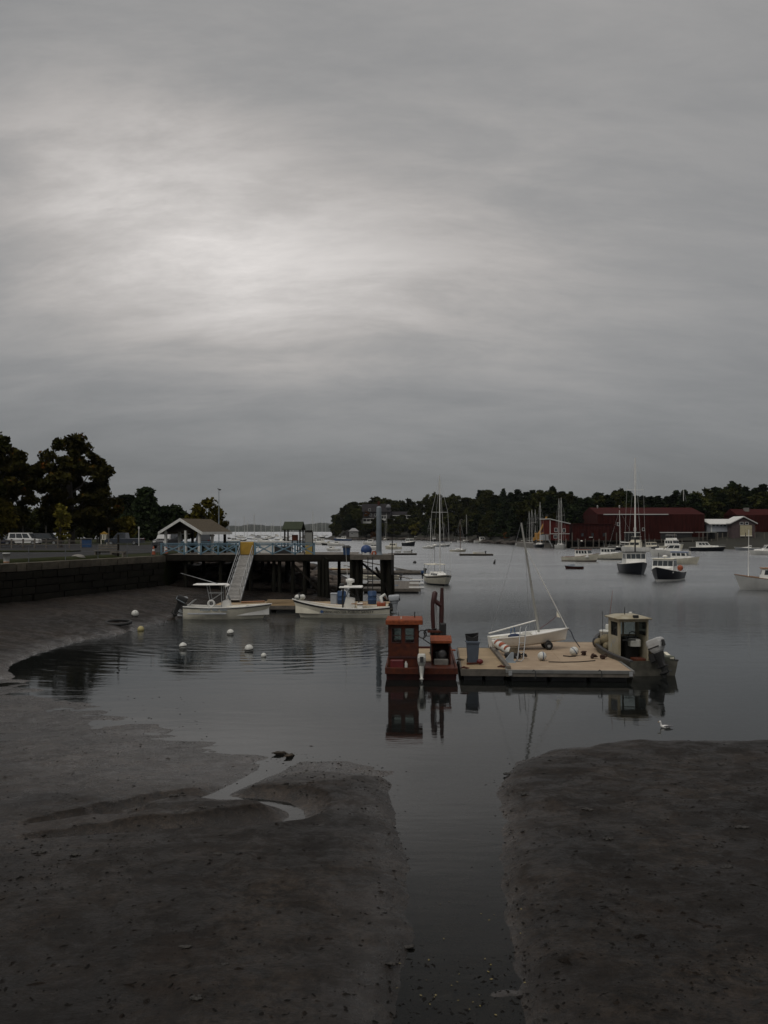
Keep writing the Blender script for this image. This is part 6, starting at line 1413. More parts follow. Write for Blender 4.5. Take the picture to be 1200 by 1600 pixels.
# --- mooring balls and bits afloat in the cove
for px, wl, lb, r_ in ((286, 1013, 'white mooring ball with dark weedy base nearest the mud', .2), (360, 991.5, 'white mooring ball farthest out in front of the patrol skiff', .21), (389, 1017, 'white mooring ball in the middle of the cove', .22)):
    p = at(px, wl); ballbuoy(lb, px, p.y, .1, r_, (R(6), R(-8), R(px)), False, low=True)
p = at(412, 1026); ballbuoy('small white float right of the middle mooring ball', 412, p.y, .05, .13, (0, 0, 0), False)
z = .15; p = at(211, 969, z); o = ballbuoy('white mooring ball stranded on the mud by the sea wall', 211, p.y, height_at(p.x, p.y) + .14, .24, (R(40), R(20), 0), False, low=True)
p = at(220, 984, .05); o = ballbuoy('small yellow float at the water edge near the stranded tyre hoop', 220, p.y, max(height_at(p.x, p.y), 0) + .08, .2, (0, R(30), 0), False); o.children[0].data.materials[0] = mat('yellow_float', (.42, .36, .16), .6, .3, 4)
p = at(185, 979, .15); tag(MB().torus((0, 0, .1), .75, .1, 22, 7, 'z', .8).build('stranded_hoop', BLACK, None, (p.x, p.y, height_at(p.x, p.y)), (R(8), 0, 0)), 'dark hoop half sunk in the mud at the water edge', 'hoop')

# ================================================================== birds
def bird(name, label, cat, px, wl, rz, s, bodym, headm, wingm, billm, neck=.14, dab=0.0, z=0.0):
    p = at(px, wl, z); r = thing(name, label, cat, (p.x, p.y, z), rz); r.scale = (s, s, s)
    b = MB(); n_ = 12
    prof = [(-.26, .07, .035, .015), (-.2, .06, .06, .04), (-.1, .05, .1, .075), (.02, .045, .115, .09), (.12, .05, .1, .085), (.19, .075, .07, .065)]
    if dab: prof += [(.24, .05, .05, .05), (.29, .02, .042, .042), (.33, .0, .04, .04), (.36, -.01, .02, .02)]
    else: prof += [(.22, .12, .05, .05), (.23, .12 + neck * .5, .038, .038), (.245, .11 + neck, .042, .042), (.26, .15 + neck, .045, .04), (.27, .18 + neck, .025, .02)]
    rings = []
    for i, (x, zc, ry, rz_) in enumerate(prof):
        t0 = prof[max(i-1, 0)]; t1 = prof[min(i+1, len(prof)-1)]; tv = Vector((t1[0]-t0[0], 0, t1[1]-t0[1])).normalized(); up = Vector((-tv.z, 0, tv.x))
        rings.append([(x + up.x * rz_ * math.sin(2*math.pi*k/n_), ry * math.cos(2*math.pi*k/n_), zc + up.z * rz_ * math.sin(2*math.pi*k/n_)) for k in range(n_)])
    body = b.loft(rings, smooth=True).build('body', bodym, r)
    hx, hz = (.33, .0) if dab else (.265, .13 + neck)
    MB().ball((hx, 0, hz), .047, 1.15, .95, 1.0, 10, 7).build('head', headm, r)
    MB().path([(hx + .04, 0, hz - .005), (hx + .085, 0, hz - .018), (hx + .12, 0, hz - .022)], [.02, .014, .006], 6).build('bill', billm, r)
    for sd_ in (1, -1):
        MB().loft([[(x, sd_ * (y + .012 * math.cos(t)), zc + h * math.sin(t)) for t in (0, 1.2, 2.4, 3.6, 4.8)] for x, y, zc, h in ((.1, .095, .08, .02), (.0, .112, .085, .05), (-.12, .09, .09, .045), (-.24, .04, .095, .025), (-.34, .02, .1, .008))], smooth=True).build('wing', wingm, r)
    MB().hexa([(-.22, -.03, .06), (-.22, .03, .06), (-.36, .045, .085), (-.36, -.045, .085)], [(-.22, -.03, .085), (-.22, .03, .085), (-.36, .045, .095), (-.36, -.045, .095)]).build('tail', wingm, r)
    return r
bird('gull', 'white gull with grey wings swimming off the right mud bank', 'gull', 1040, 1137, 176, .62, mat('gull_white', (.72, .71, .68), .8, .1, 10), mat('gull_white', (.72, .71, .68)), mat('gull_grey', (.16, .16, .17), .8, .3, 10), mat('dull_yellow_bill', (.35, .22, .05), .5, .2, 10), .16)
DUCK = mat('brown_duck_feathers', (.045, .034, .022), .85, .6, 22, col2=(.012, .009, .006)); DUCKL = mat('pale_edged_feathers', (.13, .1, .07), .85, .7, 26, col2=(.02, .015, .01))
bird('duck', 'dark duck dabbling at the mud edge, left of the pair', 'duck', 437, 1179, 20, .62, DUCK, DUCK, DUCK, BLACK, .05, 1, .0)
bird('duck', 'brown mottled duck dabbling at the mud edge, right of the pair', 'duck', 452, 1183, 60, .62, DUCK, DUCK, DUCKL, BLACK, .05, 1, .0)

# ================================================================== buildings across the water
def win(root, x, y, z, w_, h_, frame=TRIMWHITE, ny=-1):
    """window on a wall facing -y at plane y"""
    f = MB()
    for q in ((x - w_/2 - .12, x - w_/2, z - .12, z + h_ + .12), (x + w_/2, x + w_/2 + .12, z - .12, z + h_ + .12), (x - w_/2, x + w_/2, z + h_, z + h_ + .12), (x - w_/2, x + w_/2, z - .12, z)): f.box(q[0], q[1], y - .08, y - .005, q[2], q[3])
    o = f.build('window', frame, root); MB().box(x - w_/2, x + w_/2, y - .04, y - .006, z, z + h_).build('pane', DARKGLASS, o); return o
def block(root, x0, x1, y0, y1, z0, z1, m, name='wall'): return MB().box(x0, x1, y0, y1, z0, z1).build(name, m, root)
YD = 330.0; QZ = 2.6                                  # boatyard quay
qy = thing('quay', 'dark timber boatyard quay on piles below the red sheds', 'quay', (0, 0, 0))
block(qy, ax(868, YD), ax(1260, YD), YD - 4, YD + 45, QZ - .5, QZ, DARKWOOD, 'deck'); block(qy, ax(872, YD), ax(1260, YD), YD - .5, YD + 44, -1, QZ - .81, DARKWOOD, 'bulkhead')
g = random.Random(31); pm = MB().tube((0, 0, 0), (0, 0, 1), .2, .17, 8).mesh('pile', OLDWOOD); px = 872.0
while px < 1245:
    hgt = 6.3 if g.random() < .45 else 4.2; inst('pile', pm, qy, (ax(px, YD - 4.4), YD - 4.4 + g.uniform(-.6, .1), -1), (0, 0, 0), (1, 1, hgt)); px += g.uniform(9, 17)
RROOF = mat('dark_red_roof', (.045, .01, .009), .9, .3, .5, spec=.05)
ms = thing('boat_shed', 'largest dark red boat shed with a long white roof line', 'shed', (ax(940, YD), YD + 6, QZ))
Wm = ax(1110, YD) - ax(940, YD); hm = az(803, YD) - QZ; hr_ = az(795, YD) - QZ + .9
block(ms, 0, Wm, 0, 28, 0, hm, REDWALL)
MB().prism([(0, hm), (28, hm), (14, hr_)], 'x', 0, Wm).build('roof', RROOF, ms)
MB().box(2.0, Wm * .66, -.25, -.01, hm - .18, hm + .1).build('roof_trim', TRIMWHITE, ms)
for x, w_ in ((9.5, 5.0), (22, 11)): block(ms, x, x + w_, -.06, -.005, .2, 2.6, BLACK, 'door_shade_panel'); block(ms, x - .3, x + w_ + .3, -.4, -.07, 2.6, 2.85, TRIMWHITE, 'door_lintel')  # flat black slabs paint the shade inside the doorways
for x in (7.2, 13.0, 16.0): win(ms, x, 0, 3.4 if x > 10 else 5.2, .7, .9)
for x, s_ in ((2.8, 1.0), (10.8, .6)): MB().lathe([(.25, 0), (.25, .7), (.4, .75), (.1, 1.1)], (x, 13, hr_ - .3), 8).build('roof_vent', TRIMWHITE, ms)
ls = thing('boat_shed', 'lower flat red shed left of the largest boat shed', 'shed', (ax(898, YD), YD + 4, QZ)); Wl = ax(940, YD) - ax(898, YD); hl_ = az(819, YD) - QZ
block(ls, 0, Wl + 4.5, 0, 16, 0, hl_, REDWALL); block(ls, -.2, Wl + 4.7, -.3, 16.2, hl_ + .005, hl_ + .25, RROOF, 'roof')
for x in (3.5, 7.0, 11.0): win(ls, x, 0, 1.4, .8, 1.1, REDWALL)
block(ls, 5.8, 7.0, -.5, -.01, 1.0, 1.2, TRIMWHITE, 'sill_board')
ps = thing('posted_awning', 'row of pale posts and awning along the quay in front of the red shed', 'awning', (ax(1090, YD), YD + 1, QZ)); W_ = 6.2
block(ps, 0, W_, -2, 2, 2.7, 2.95, mat('grey_awning', (.26, .27, .25), .8, .2, 1), 'awning_roof')
for x in (.2, 3.0, 6.0): block(ps, x - .12, x + .12, -2, -1.8, 0, 2.7, OLDWOOD, 'post')
rh = thing('red_house', 'small red house with white trimmed windows beside the yellow crane', 'house', (ax(861, YD), YD + 2, QZ), 14); Wr = 7.2; hh_ = az(817, YD) - QZ
MB().hexa([(0, 0, 0), (Wr, 0, 0), (Wr, 8, 0), (0, 8, 0)], [(0, 0, hh_ + 1.2), (Wr, 0, hh_ - .4), (Wr, 8, hh_ - .4), (0, 8, hh_ + 1.2)]).build('wall', mat('brick_red_siding', (.09, .014, .011), .75, .3, .8, spec=.1), rh)
MB().hexa([(-.3, -.4, hh_ + 1.3), (Wr + .3, -.4, hh_ - .35), (Wr + .3, 8.4, hh_ - .35), (-.3, 8.4, hh_ + 1.3)], [(-.3, -.4, hh_ + 1.55), (Wr + .3, -.4, hh_ - .1), (Wr + .3, 8.4, hh_ - .1), (-.3, 8.4, hh_ + 1.55)]).build('roof', TRIMWHITE, rh)
for x, z in ((2.2, 3.1), (5.2, 2.9)): win(rh, x, 0, z, .95, 1.1)
win(rh, 2.0, 0, .8, 1.1, 1.0); block(rh, -.1, Wr + .1, -.12, -.01, 2.2, 2.4, TRIMWHITE, 'belt_board'); block(rh, -.1, .12, -.1, -.013, 0, hh_ + 1.0, TRIMWHITE, 'corner_board'); block(rh, -2.6, -.3, .5, 3, 0, 1.9, mat('pale_grey_clutter', (.35, .36, .36), .7, .3, 1), 'lean_to')
wh = thing('boathouse', 'dark gabled boathouse with white roof edges and a pale sign board', 'boathouse', (ax(1158, YD), YD - 2, QZ)); Wg = ax(1178, YD) - ax(1137, YD); ze = az(818, YD) - QZ; zr = az(808, YD) - QZ
GW = mat('plum_grey_shingle', (.085, .06, .06), .8, .35, .8)
block(wh, -Wg/2 + .5, Wg/2 - .5, 0, 9, 0, ze, GW); MB().prism([(-Wg/2 + .5, ze), (Wg/2 - .5, ze), (0, zr - .15)], 'y', .01, 8.9).build('gable', GW, wh)
for sd_ in (1, -1): MB().hexa([(0, -.6, zr), (sd_ * Wg/2 * 1.05, -.6, ze - .2), (sd_ * Wg/2 * 1.05, 9.3, ze - .2), (0, 9.3, zr)], [(0, -.6, zr + .32), (sd_ * Wg/2 * 1.05, -.6, ze + .12), (sd_ * Wg/2 * 1.05, 9.3, ze + .12), (0, 9.3, zr + .32)]).build('roof_slope', TRIMWHITE, wh)
block(wh, -1.1, 2.9, -.12, -.01, 1.6, 5.2, mat('pale_yellow_boards', (.45, .4, .26), .7, .25, 1.2), 'sign_board'); block(wh, -1.1, 2.9, -.3, -.13, 1.45, 1.8, CREAM, 'sign_sill')
for x in (-.6, 1.2): win(wh, x, 0, 5.5, 1.0, .7)
for x in (-.8, .6, 2.0): block(wh, x, x + .8, -.1, -.015, .1, 1.2, BLACK, 'door_shade_panel')  # black slabs on the wall stand for dark, shaded doorways
wl_ = thing('white_roof_shed', 'grey walled shed with a long white roof left of the boathouse', 'shed', (ax(1113, YD), YD + 2, QZ)); Wq = ax(1150, YD) - ax(1113, YD)
block(wl_, 0.3, Wq, 0, 8, 3.0, 5.6, mat('blue_grey_wall', (.34, .36, .39), .7, .2, .8)); block(wl_, .3, Wq, .3, 8, 0, 2.99, BLACK, 'ground_floor_shade_block')  # solid black block stands for the shade under the upper floor
MB().hexa([(-.6, -.9, 5.5), (Wq + 6, -.9, 5.5), (Wq + 6, 8, 7.2), (-.6, 8, 7.2)], [(-.6, -.9, 5.75), (Wq + 6, -.9, 5.75), (Wq + 6, 8, 7.5), (-.6, 8, 7.5)]).build('roof', TRIMWHITE, wl_)
for i in range(5): block(wl_, .8 + i * 1.3, 1.5 + i * 1.3, -.1, -.01, 4.9, 5.3, DARKGLASS, 'window')
block(wl_, .2, .5, -.12, -.01, 2.9, 5.5, TRIMWHITE, 'corner_board')
for x in (3.4, 5.2): block(wl_, x, x + .3, -2, -1.7, -2, 2.6, OLDWOOD, 'post')
rr = thing('red_shed', 'red shed cut off by the right edge', 'shed', (ax(1166, YD), YD + 8, QZ)); hz_ = az(804, YD) - QZ
block(rr, 0, 24, 0, 14, 0, hz_, REDWALL); MB().prism([(0, hz_), (14, hz_), (7, hz_ + 2.2)], 'x', -.3, 24).build('roof', RROOF, rr); block(rr, 4.2, 5.6, 4, 6, hz_ + .8, hz_ + 2.6, CONC, 'chimney')
block(rr, 3.5, 6.5, -.1, -.01, .2, 5.0, RUST, 'tall_door')
# yellow mobile crane
yc = thing('yard_crane', 'yellow mobile crane with raised boom in the boatyard', 'crane', (ax(843, 338), 338, 1.6)); YEL = mat('crane_yellow', (.38, .19, .025), .5, .3, 1)
MB().rbox(-2.2, 2.2, -1.3, 1.3, .8, 2.0, .1).build('carrier', YEL, yc); MB().rbox(-1.6, 1.4, -1.2, 1.2, 2.05, 3.6, .15).build('cab_body', YEL, yc); MB().rbox(.4, 1.6, -1.3, -1.21, 2.4, 3.4, .05).build('cab_window', DARKGLASS, yc)
MB().path([(-.2, 0, 3.3), (1.7, 0, 7.2), (2.6, 0, 9.6)], [.42, .36, .3], 6).build('boom', YEL, yc); MB().rbox(2.2, 3.1, -.4, .4, 9.4, 10.0, .1).build('boom_head', BLACK, yc); MB().tube((1.2, 0, 2.6), (1.5, 0, 6.3), .14, n=6).build('boom_ram', BLACK, yc)
for x in (-1.5, 1.5):
    for y in (-1.25, 1.25): MB().torus((x, y, .6), .4, .22, 14, 6, 'y').build('wheel', BLACK, yc)
blk = MB().box(-4, 4, -5, 30, -2, 1.6); tag(blk.build('crane_hardstand', CONC, None, (ax(843, 338), 338, 0)), 'concrete hardstand under the yellow crane', kind='structure')
rpp = thing('launch_ramp', 'steep grey ramp leading down from the crane yard to the dock', 'ramp', (ax(858, 329), 329, 0)); MB().hexa([(-1.2, 0, 4.6), (.6, 0, 4.6), (.6, 1.6, 4.6), (-1.2, 1.6, 4.6)], [(-1.2, 0, 4.8), (.6, 0, 4.8), (.6, 1.6, 4.8), (-1.2, 1.6, 4.8)]).build('platform', CONC, rpp); MB().bar((-.9, .6, 4.4), (1.2, .2, .4), 1.4, .3).build('ramp_deck', ALU, rpp)
for x in (-1.1, .5): MB().box(x - .1, x + .1, .5, .7, -1, 4.59).build('leg', OLDWOOD, rpp)
float_dock('low grey boatyard float in front of the quay', (ax(900, 318) + ax(1160, 318)) / 2, 318, 58, 3, 0, .5, OLDWOOD, 'y', pw=1.0)
for px, ty, by, lb in ((1068, 764, 800, 'pale mast standing in the trees behind the large red shed'), (1181, 774, 803, 'grey utility pole behind the red sheds at right')):
    D = 372; r = thing('bare_pole', lb, 'pole', (ax(px, D), D, QZ)); top_ = az(ty, D) - QZ; MB().tube((0, 0, 0), (0, 0, top_), .18, .12, 8).build('shaft', MASTALU if px < 1100 else OLDWOOD, r)
    if px < 1100: MB().tube((0, 0, top_), (2.2, 0, top_ - 10), .05, n=4).build('stay', ALU, r)
    else: MB().box(-1.0, 1.0, -.08, .08, top_ - 1.0, top_ - .8).build('crossarm', OLDWOOD, r)
# mansion on the point
MD = 640.0; mz = az(819, MD); mn = thing('mansion', 'large grey shingled house with white porches among the trees on the point', 'house', (ax(604, MD), MD, mz - 1))
w2 = (ax(641, MD) - ax(567, MD)) / 2
block(mn, -w2, 2.5, 0, 10, 0, 9.2, GREYWALL); MB().prism([(-1, 9.2), (11, 9.2), (5, 14.6)], 'x', -w2 - .6, 3).build('roof', mat('slate_roof', (.03, .028, .03), .9, .3, .5, spec=.1), mn)
block(mn, 2.6, w2, 1, 9, 0, 6.8, GREYWALL, 'wing'); MB().prism([(.4, 6.8), (9.6, 6.8), (5, 9.5)], 'x', 2.6, w2 + .5).build('wing_roof', mat('slate_roof', (.075, .07, .075)), mn)
MB().prism([(-w2 + 1, 9.0), (-w2 + 8, 9.0), (-w2 + 4.5, 13.4)], 'y', -.6, 3).build('front_gable', GREYWALL, mn); block(mn, -6, -4.6, 4, 5.6, 13, 16.4, RUST, 'chimney')
b = MB(); b.lathe([(1.5, 6.5), (1.5, 11.6), (1.8, 11.7), (1.5, 13.0), (.7, 14.0), (.1, 14.4)], (1.2, 1.6, 0), 12); b.build('turret', mat('pale_turret', (.16, .165, .175), .7, .2, .5), mn)
for x0, x1, z in ((-w2, -6, 1.5), (-5.5, 0.2, 3.4), (4.2, w2, 3.6)):
    block(mn, x0, x1, -1.8, -.03, z, z + .35, TRIMWHITE, 'porch_floor'); block(mn, x0, x1, -1.85, -1.75, z + .36, z + 1.3, TRIMWHITE, 'porch_railing'); k = max(3, int((x1 - x0) / 2.2))
    for i in range(k + 1): x = x0 + .15 + (x1 - x0 - .3) * i / k; block(mn, x - .16, x + .16, -1.7, -1.4, z + .36, z + 3.0, TRIMWHITE, 'porch_post')
    block(mn, x0 - .2, x1 + .2, -2, -.03, z + 3.01, z + 3.3, TRIMWHITE, 'porch_roof')
for x in (-13.5, -10.5, -7.5, -4, -1.5): win(mn, x, 0, 4.3 if x > -6 else 6.4, 1.1, 1.6)
for x in (5.5, 8.5, 12): win(mn, x, 1, 4.2, 1.2, 1.5)
win(mn, -w2 + 4.5, -.6, 9.8, 1.3, 1.5)
hz2 = 612.0; bh = thing('shore_hut', 'small pale grey hipped hut near the far waterline', 'hut', (ax(553, hz2), hz2, az(836, hz2)), 6)
block(bh, -2.9, 2.9, 0, 5, -2, 2.4, mat('pale_grey_boards', (.3, .3, .29), .75, .25, .8)); MB().loft([[(-3.4, -.5, 2.4), (3.4, -.5, 2.4), (3.4, 5.5, 2.4), (-3.4, 5.5, 2.4)], [(-1, 2, 4.4), (1, 2, 4.4), (1, 3, 4.4), (-1, 3, 4.4)]]).build('roof', mat('pale_shingle', (.24, .24, .24), .8, .2, .8), bh); win(bh, -1.2, 0, .6, .9, .9); block(bh, -4.8, -3.0, 1, 4, -2, 1.9, GREYWALL, 'lean_to')

# ================================================================== park: vehicles, fence, small things
def car(name, label, px, D, L_, H_, rz, col, kind='suv', cat='car', z=None):
    r = thing(name, label, cat, (ax(px, D), D, (LZ + .03) if z is None else z), rz); W_ = 1.85; h2 = H_ * .55; pm_ = mat('car_paint_' + col[0], col[1], .3, .08, 1, coat=.5)
    xs_ = {'suv': [(-.5, .38, h2), (-.48, .3, h2 + .05), (-.3, .2, h2)], }
    b = MB(); prof = [(-L_/2, .35), (-L_/2 + .02, h2 * .95), (-L_/2 + .12, h2), (L_*.22, h2), (L_/2 - .25, h2 * .9), (L_/2 - .02, h2 * .72), (L_/2, .38)]
    b.loft([[(x * (.985 if abs(y) > .8 else 1), y, z_ - (.04 if abs(y) > .88 else 0)) for x, z_ in prof] for y in (-W_/2, -W_/2 + .08, W_/2 - .08, W_/2)], closed=True); b.build('body', pm_, r)
    x0, x1 = {'suv': (-L_*.48, L_*.22), 'pickup': (-L_*.08, L_*.22), 'sedan': (-L_*.36, L_*.2)}[kind]
    rk_ = {'suv': .12, 'pickup': .1, 'sedan': .55}[kind]
    MB().hexa([(x0, -W_/2 + .06, h2 - .02), (x1 + .28, -W_/2 + .06, h2 - .02), (x1 + .28, W_/2 - .06, h2 - .02), (x0, W_/2 - .06, h2 - .02)], [(x0 + rk_, -W_/2 + .22, H_), (x1 - .35, -W_/2 + .22, H_), (x1 - .35, W_/2 - .22, H_), (x0 + rk_, W_/2 - .22, H_)]).build('cabin', pm_, r)
    n_ = 3 if kind == 'suv' else 2; zz0, zz1 = h2 + .06, H_ - .1
    for sd_ in (1, -1):
        for i in range(n_):
            def q(f, z_, o=0.0):
                t = (z_ - h2) / (H_ - h2); a = x0 + rk_ * t; c = x1 + .28 - .63 * t; return (a + (c - a) * f, sd_ * (W_/2 - .06 - .16 * t + o), z_)
            f0, f1 = .06 + .88 * i / n_ + .015, .06 + .88 * (i + 1) / n_ - .015
            MB().hexa([q(f0, zz0, -.02), q(f0, zz0, .012), q(f1, zz0, .012), q(f1, zz0, -.02)], [q(f0, zz1, -.02), q(f0, zz1, .012), q(f1, zz1, .012), q(f1, zz1, -.02)]).build('window', DARKGLASS, r)
    MB().hexa([(x1 + .26, -W_/2 + .16, h2 + .04), (x1 + .3, -W_/2 + .16, h2 + .04), (x1 + .3, W_/2 - .16, h2 + .04), (x1 + .26, W_/2 - .16, h2 + .04)], [(x1 - .31, -W_/2 + .28, H_ - .05), (x1 - .27, -W_/2 + .28, H_ - .05), (x1 - .27, W_/2 - .28, H_ - .05), (x1 - .31, W_/2 - .28, H_ - .05)]).build('windshield', DARKGLASS, r)
    for x in (-L_*.3, L_*.32):
        for y in (-W_/2 + .08, W_/2 - .08):
            wv = MB().torus((x, y, .34), .25, .1, 16, 6, 'y').build('wheel', BLACK, r); MB().tube((x, y - .08, .34), (x, y + .08, .34), .2, n=12).build('rim', ALU, wv)
    for y in (-.62, .62): MB().rbox(L_/2 - .06, L_/2 + .012, y - .16, y + .16, .62 if kind != 'suv' else .7, .8 if kind != 'suv' else .86, .02).build('headlight', TRIMWHITE, r); MB().rbox(-L_/2 - .012, -L_/2 + .05, y - .1, y + .1, .7, .95, .02).build('tail_light', REDPLASTIC, r)
    return r
car('parked_suv', 'white sport utility vehicle parked side on at the left', 40, 136, 4.7, 1.75, -6, ('white', (.7, .7, .68)), 'suv', 'car')
car('parked_car', 'silver car nosing in left of the white vehicle', 14, 139, 4.4, 1.5, 60, ('silver', (.32, .33, .34)), 'sedan')
car('parked_car', 'dark blue car at the left edge of the photo', -6, 134, 4.5, 1.45, 20, ('navy', (.02, .025, .05)), 'sedan')
car('parked_suv', 'black sport utility vehicle right of the white one', 72, 137, 4.7, 1.7, -4, ('black', (.013, .013, .014)), 'suv', 'car')
car('pickup_truck', 'dark blue grey pickup parked in front of the pines', 195, 138, 5.4, 1.75, 176, ('blue_grey', (.035, .042, .055)), 'pickup', 'pickup')
car('parked_van', 'dark van with a white roof edge left of the pavilion', 262, 112, 4.8, 2.0, -100, ('dark', (.02, .02, .022)), 'suv', 'van')
car('parked_suv', 'dark vehicle seen under the pavilion roof', 318, 118, 4.6, 1.8, 100, ('grey_dark', (.05, .055, .06)), 'suv', 'car')
# railing of posts and thin rails on the sea wall
RAILGREY = mat('dull_grey_pipe', (.12, .13, .14), .6, .3, 3)
fr2 = thing('wall_railing', 'thin grey pipe railing along the top of the sea wall', 'railing'); pA = Vector((-28.5, 45, 0)); 
pts = [Vector((-26.2, 53.5, LZ)), Vector((-24.75, 59.6, LZ)), Vector((-23.5, 63.5, LZ)), Vector((-22.4, 67.5, LZ)), Vector((-21.3, 71.5, LZ)), Vector((-20.2, 75.5, LZ)), Vector((-19.2, 79.2, LZ)), Vector((-19.45, 82.9, LZ))]
for p in pts: MB().tube(p + Vector((0, 0, -.05)), p + Vector((0, 0, 1.12)), .026, n=6).build('post', RAILGREY, fr2)
for h_ in (.55, 1.1):
    for a, c in zip(pts, pts[1:]): MB().tube(a + Vector((0, 0, h_)), c + Vector((0, 0, h_)), .016, n=6).build('rail', RAILGREY, fr2)
# low grass lip along the wall top
gb_ = MB(); 
gb_.loft([[(x - 3.0, y + .3, LZ - .2), (x - 2.6, y + .3, LZ + .16), (x - 1.2, y, LZ + .22), (x - .55, y, LZ + .05), (x - .5, y, LZ - .2)] for x, y in ((-30, 40), (-27.4, 50), (-24.6, 59.6), (-21.8, 69.5), (-20.3, 75.5))], closed=False, smooth=True); tag(gb_.build('grass_bank', GRASS), 'low grass lip along the sea wall top', kind='structure')
tk = thing('white_bucket', 'white bucket standing on the sea wall at the left edge', 'bucket', (ax(10, 60.2), 60.2, LZ + .06)); MB().lathe([(.17, 0), (.21, .58), (.225, .58), (.225, .64), (.2, .64)], n=14).build('body', TRIMWHITE, tk); MB().lathe([(.18, .02), (.19, .1), (.186, .1), (.175, .02)], n=14, cap=False).build('rusty_stain', TEAK, tk)
pb = thing('picnic_bench', 'weathered slatted bench near the pier end of the sea wall', 'bench', (ax(163, 76.5), 77, LZ + .03), -22)
for i, z in enumerate((.3, .48, .66, .84)): MB().box(-1.0, 1.0, .18 + i * .03, .22 + i * .03, z, z + .12).build('slat', OLDWOOD, pb)
for i in range(3): MB().box(-1.0, 1.0, -.35 + i * .17, -.35 + i * .17 + .14, .42, .47).build('seat_board', OLDWOOD, pb)
for x in (-.85, .85): MB().box(x - .05, x + .05, -.3, .3, 0, .42).build('leg', OLDWOOD, pb)
MB().box(1.0, 1.12, .1, .22, 0, 1.75).build('end_post', DARKWOOD, pb)
tl = thing('low_trestle', 'low timber trestle on the ground right of the bench', 'trestle', (ax(182, 75.5), 76, LZ + .03), -22); MB().box(-.7, .7, -.12, .12, .3, .42).build('beam', OLDWOOD, tl)
for x in (-.55, .55): MB().box(x - .06, x + .06, -.18, .18, 0, .3).build('foot', OLDWOOD, tl)
bd = MB(); bd.ball((0, 0, .1), .42, 1.3, 1, .6, 9, 6); tag(bd.build('boulder', CONC, None, (ax(122, 71), 71, LZ)), 'pale boulder on the grass by the sea wall', 'boulder')
sf = thing('split_rail_fence', 'weathered split rail fence in front of the parked cars', 'fence', (ax(0, 112), 112, LZ + .03))
for i in range(8): MB().box(i * 1.35 - .08, i * 1.35 + .08, -.08, .08, 0, 1.1).build('post', OLDWOOD, sf)
for z in (.45, .85):
    for i in range(7): MB().bar((i * 1.35 + .05, 0, z), (i * 1.35 + 1.3, 0, z + .03), .08, .1).build('rail', OLDWOOD, sf)
db = thing('blue_dumpster', 'dark blue refuse bin beside the park road', 'bin', (ax(135, 116), 116, LZ + .03), 10); MB().rbox(-.6, .6, -.4, .4, .05, 1.0, .05).build('body', BLUE, db); MB().hexa([(-.64, -.44, 1.005), (.64, -.44, 1.005), (.64, .44, 1.1), (-.64, .44, 1.1)], [(-.64, -.44, 1.06), (.64, -.44, 1.06), (.64, .44, 1.16), (-.64, .44, 1.16)]).build('lid', BLACK, db)
for x in (-.45, .45): MB().torus((x, -.3, .08), .05, .03, 8, 5, 'x').build('wheel', BLACK, db)
ns = thing('park_notice', 'little cream notice shelter with a peaked top in the park', 'sign', (ax(162.5, 140), 140, LZ + .02)); MB().box(-.45, .45, -.06, .06, .75, 1.55).build('board', CREAM, ns); MB().prism([(-.6, 1.56), (.6, 1.56), (0, 1.95)], 'y', -.12, .12).build('peaked_top', YELLOW, ns)
for x in (-.4, -.05, .3): MB().box(x, x + .1, -.09, -.061, .85, 1.45).build('poster', DARKWOOD, ns)
for x in (-.42, .42): MB().box(x - .05, x + .05, -.05, .05, 0, .75).build('leg', CREAM, ns)
def cone(label, px, D):
    r = thing('traffic_cone', label, 'traffic cone', (ax(px, D), D, LZ + .03)); MB().lathe([(.17, .04), (.11, .34), (.05, .72), (.035, .75)], n=12).build('cone_body', ORANGE, r); MB().rbox(-.21, .21, -.21, .21, 0, .04, .01).build('base', BLACK, r); MB().lathe([(.118, .33), (.09, .5)], n=12, cap=False).build('white_band', TRIMWHITE, r)
cone('orange traffic cone left of the first pier railing post', 240, 81.5); cone('orange traffic cone behind the first bay of the pier railing', 260, 86)
for px, D, h_, lb in ((36, 150, 3.0, 'grey post above the parked white vehicle'), (72, 160, 5.5, 'pale lamp post among the dark trees'), (217, 132, 2.6, 'thin white marker post right of the pickup'), (170, 118, 2.4, 'dark post on the park verge')):
    r = thing('marker_post', lb, 'post', (ax(px, D), D, LZ + .02)); MB().tube((0, 0, 0), (0, 0, h_), .07, .05, 8).build('shaft', TRIMWHITE if px == 217 else OLDWOOD, r)
    if px == 72: MB().ball((.25, 0, h_), .22, 1, 1, .9, 8, 6).build('lamp_globe', TRIMWHITE, r)
    else: MB().rbox(-.1, .1, -.03, .03, h_ - .3, h_ + .02, .01).build('cap_plate', TRIMWHITE if px == 217 else OLDWOOD, r)

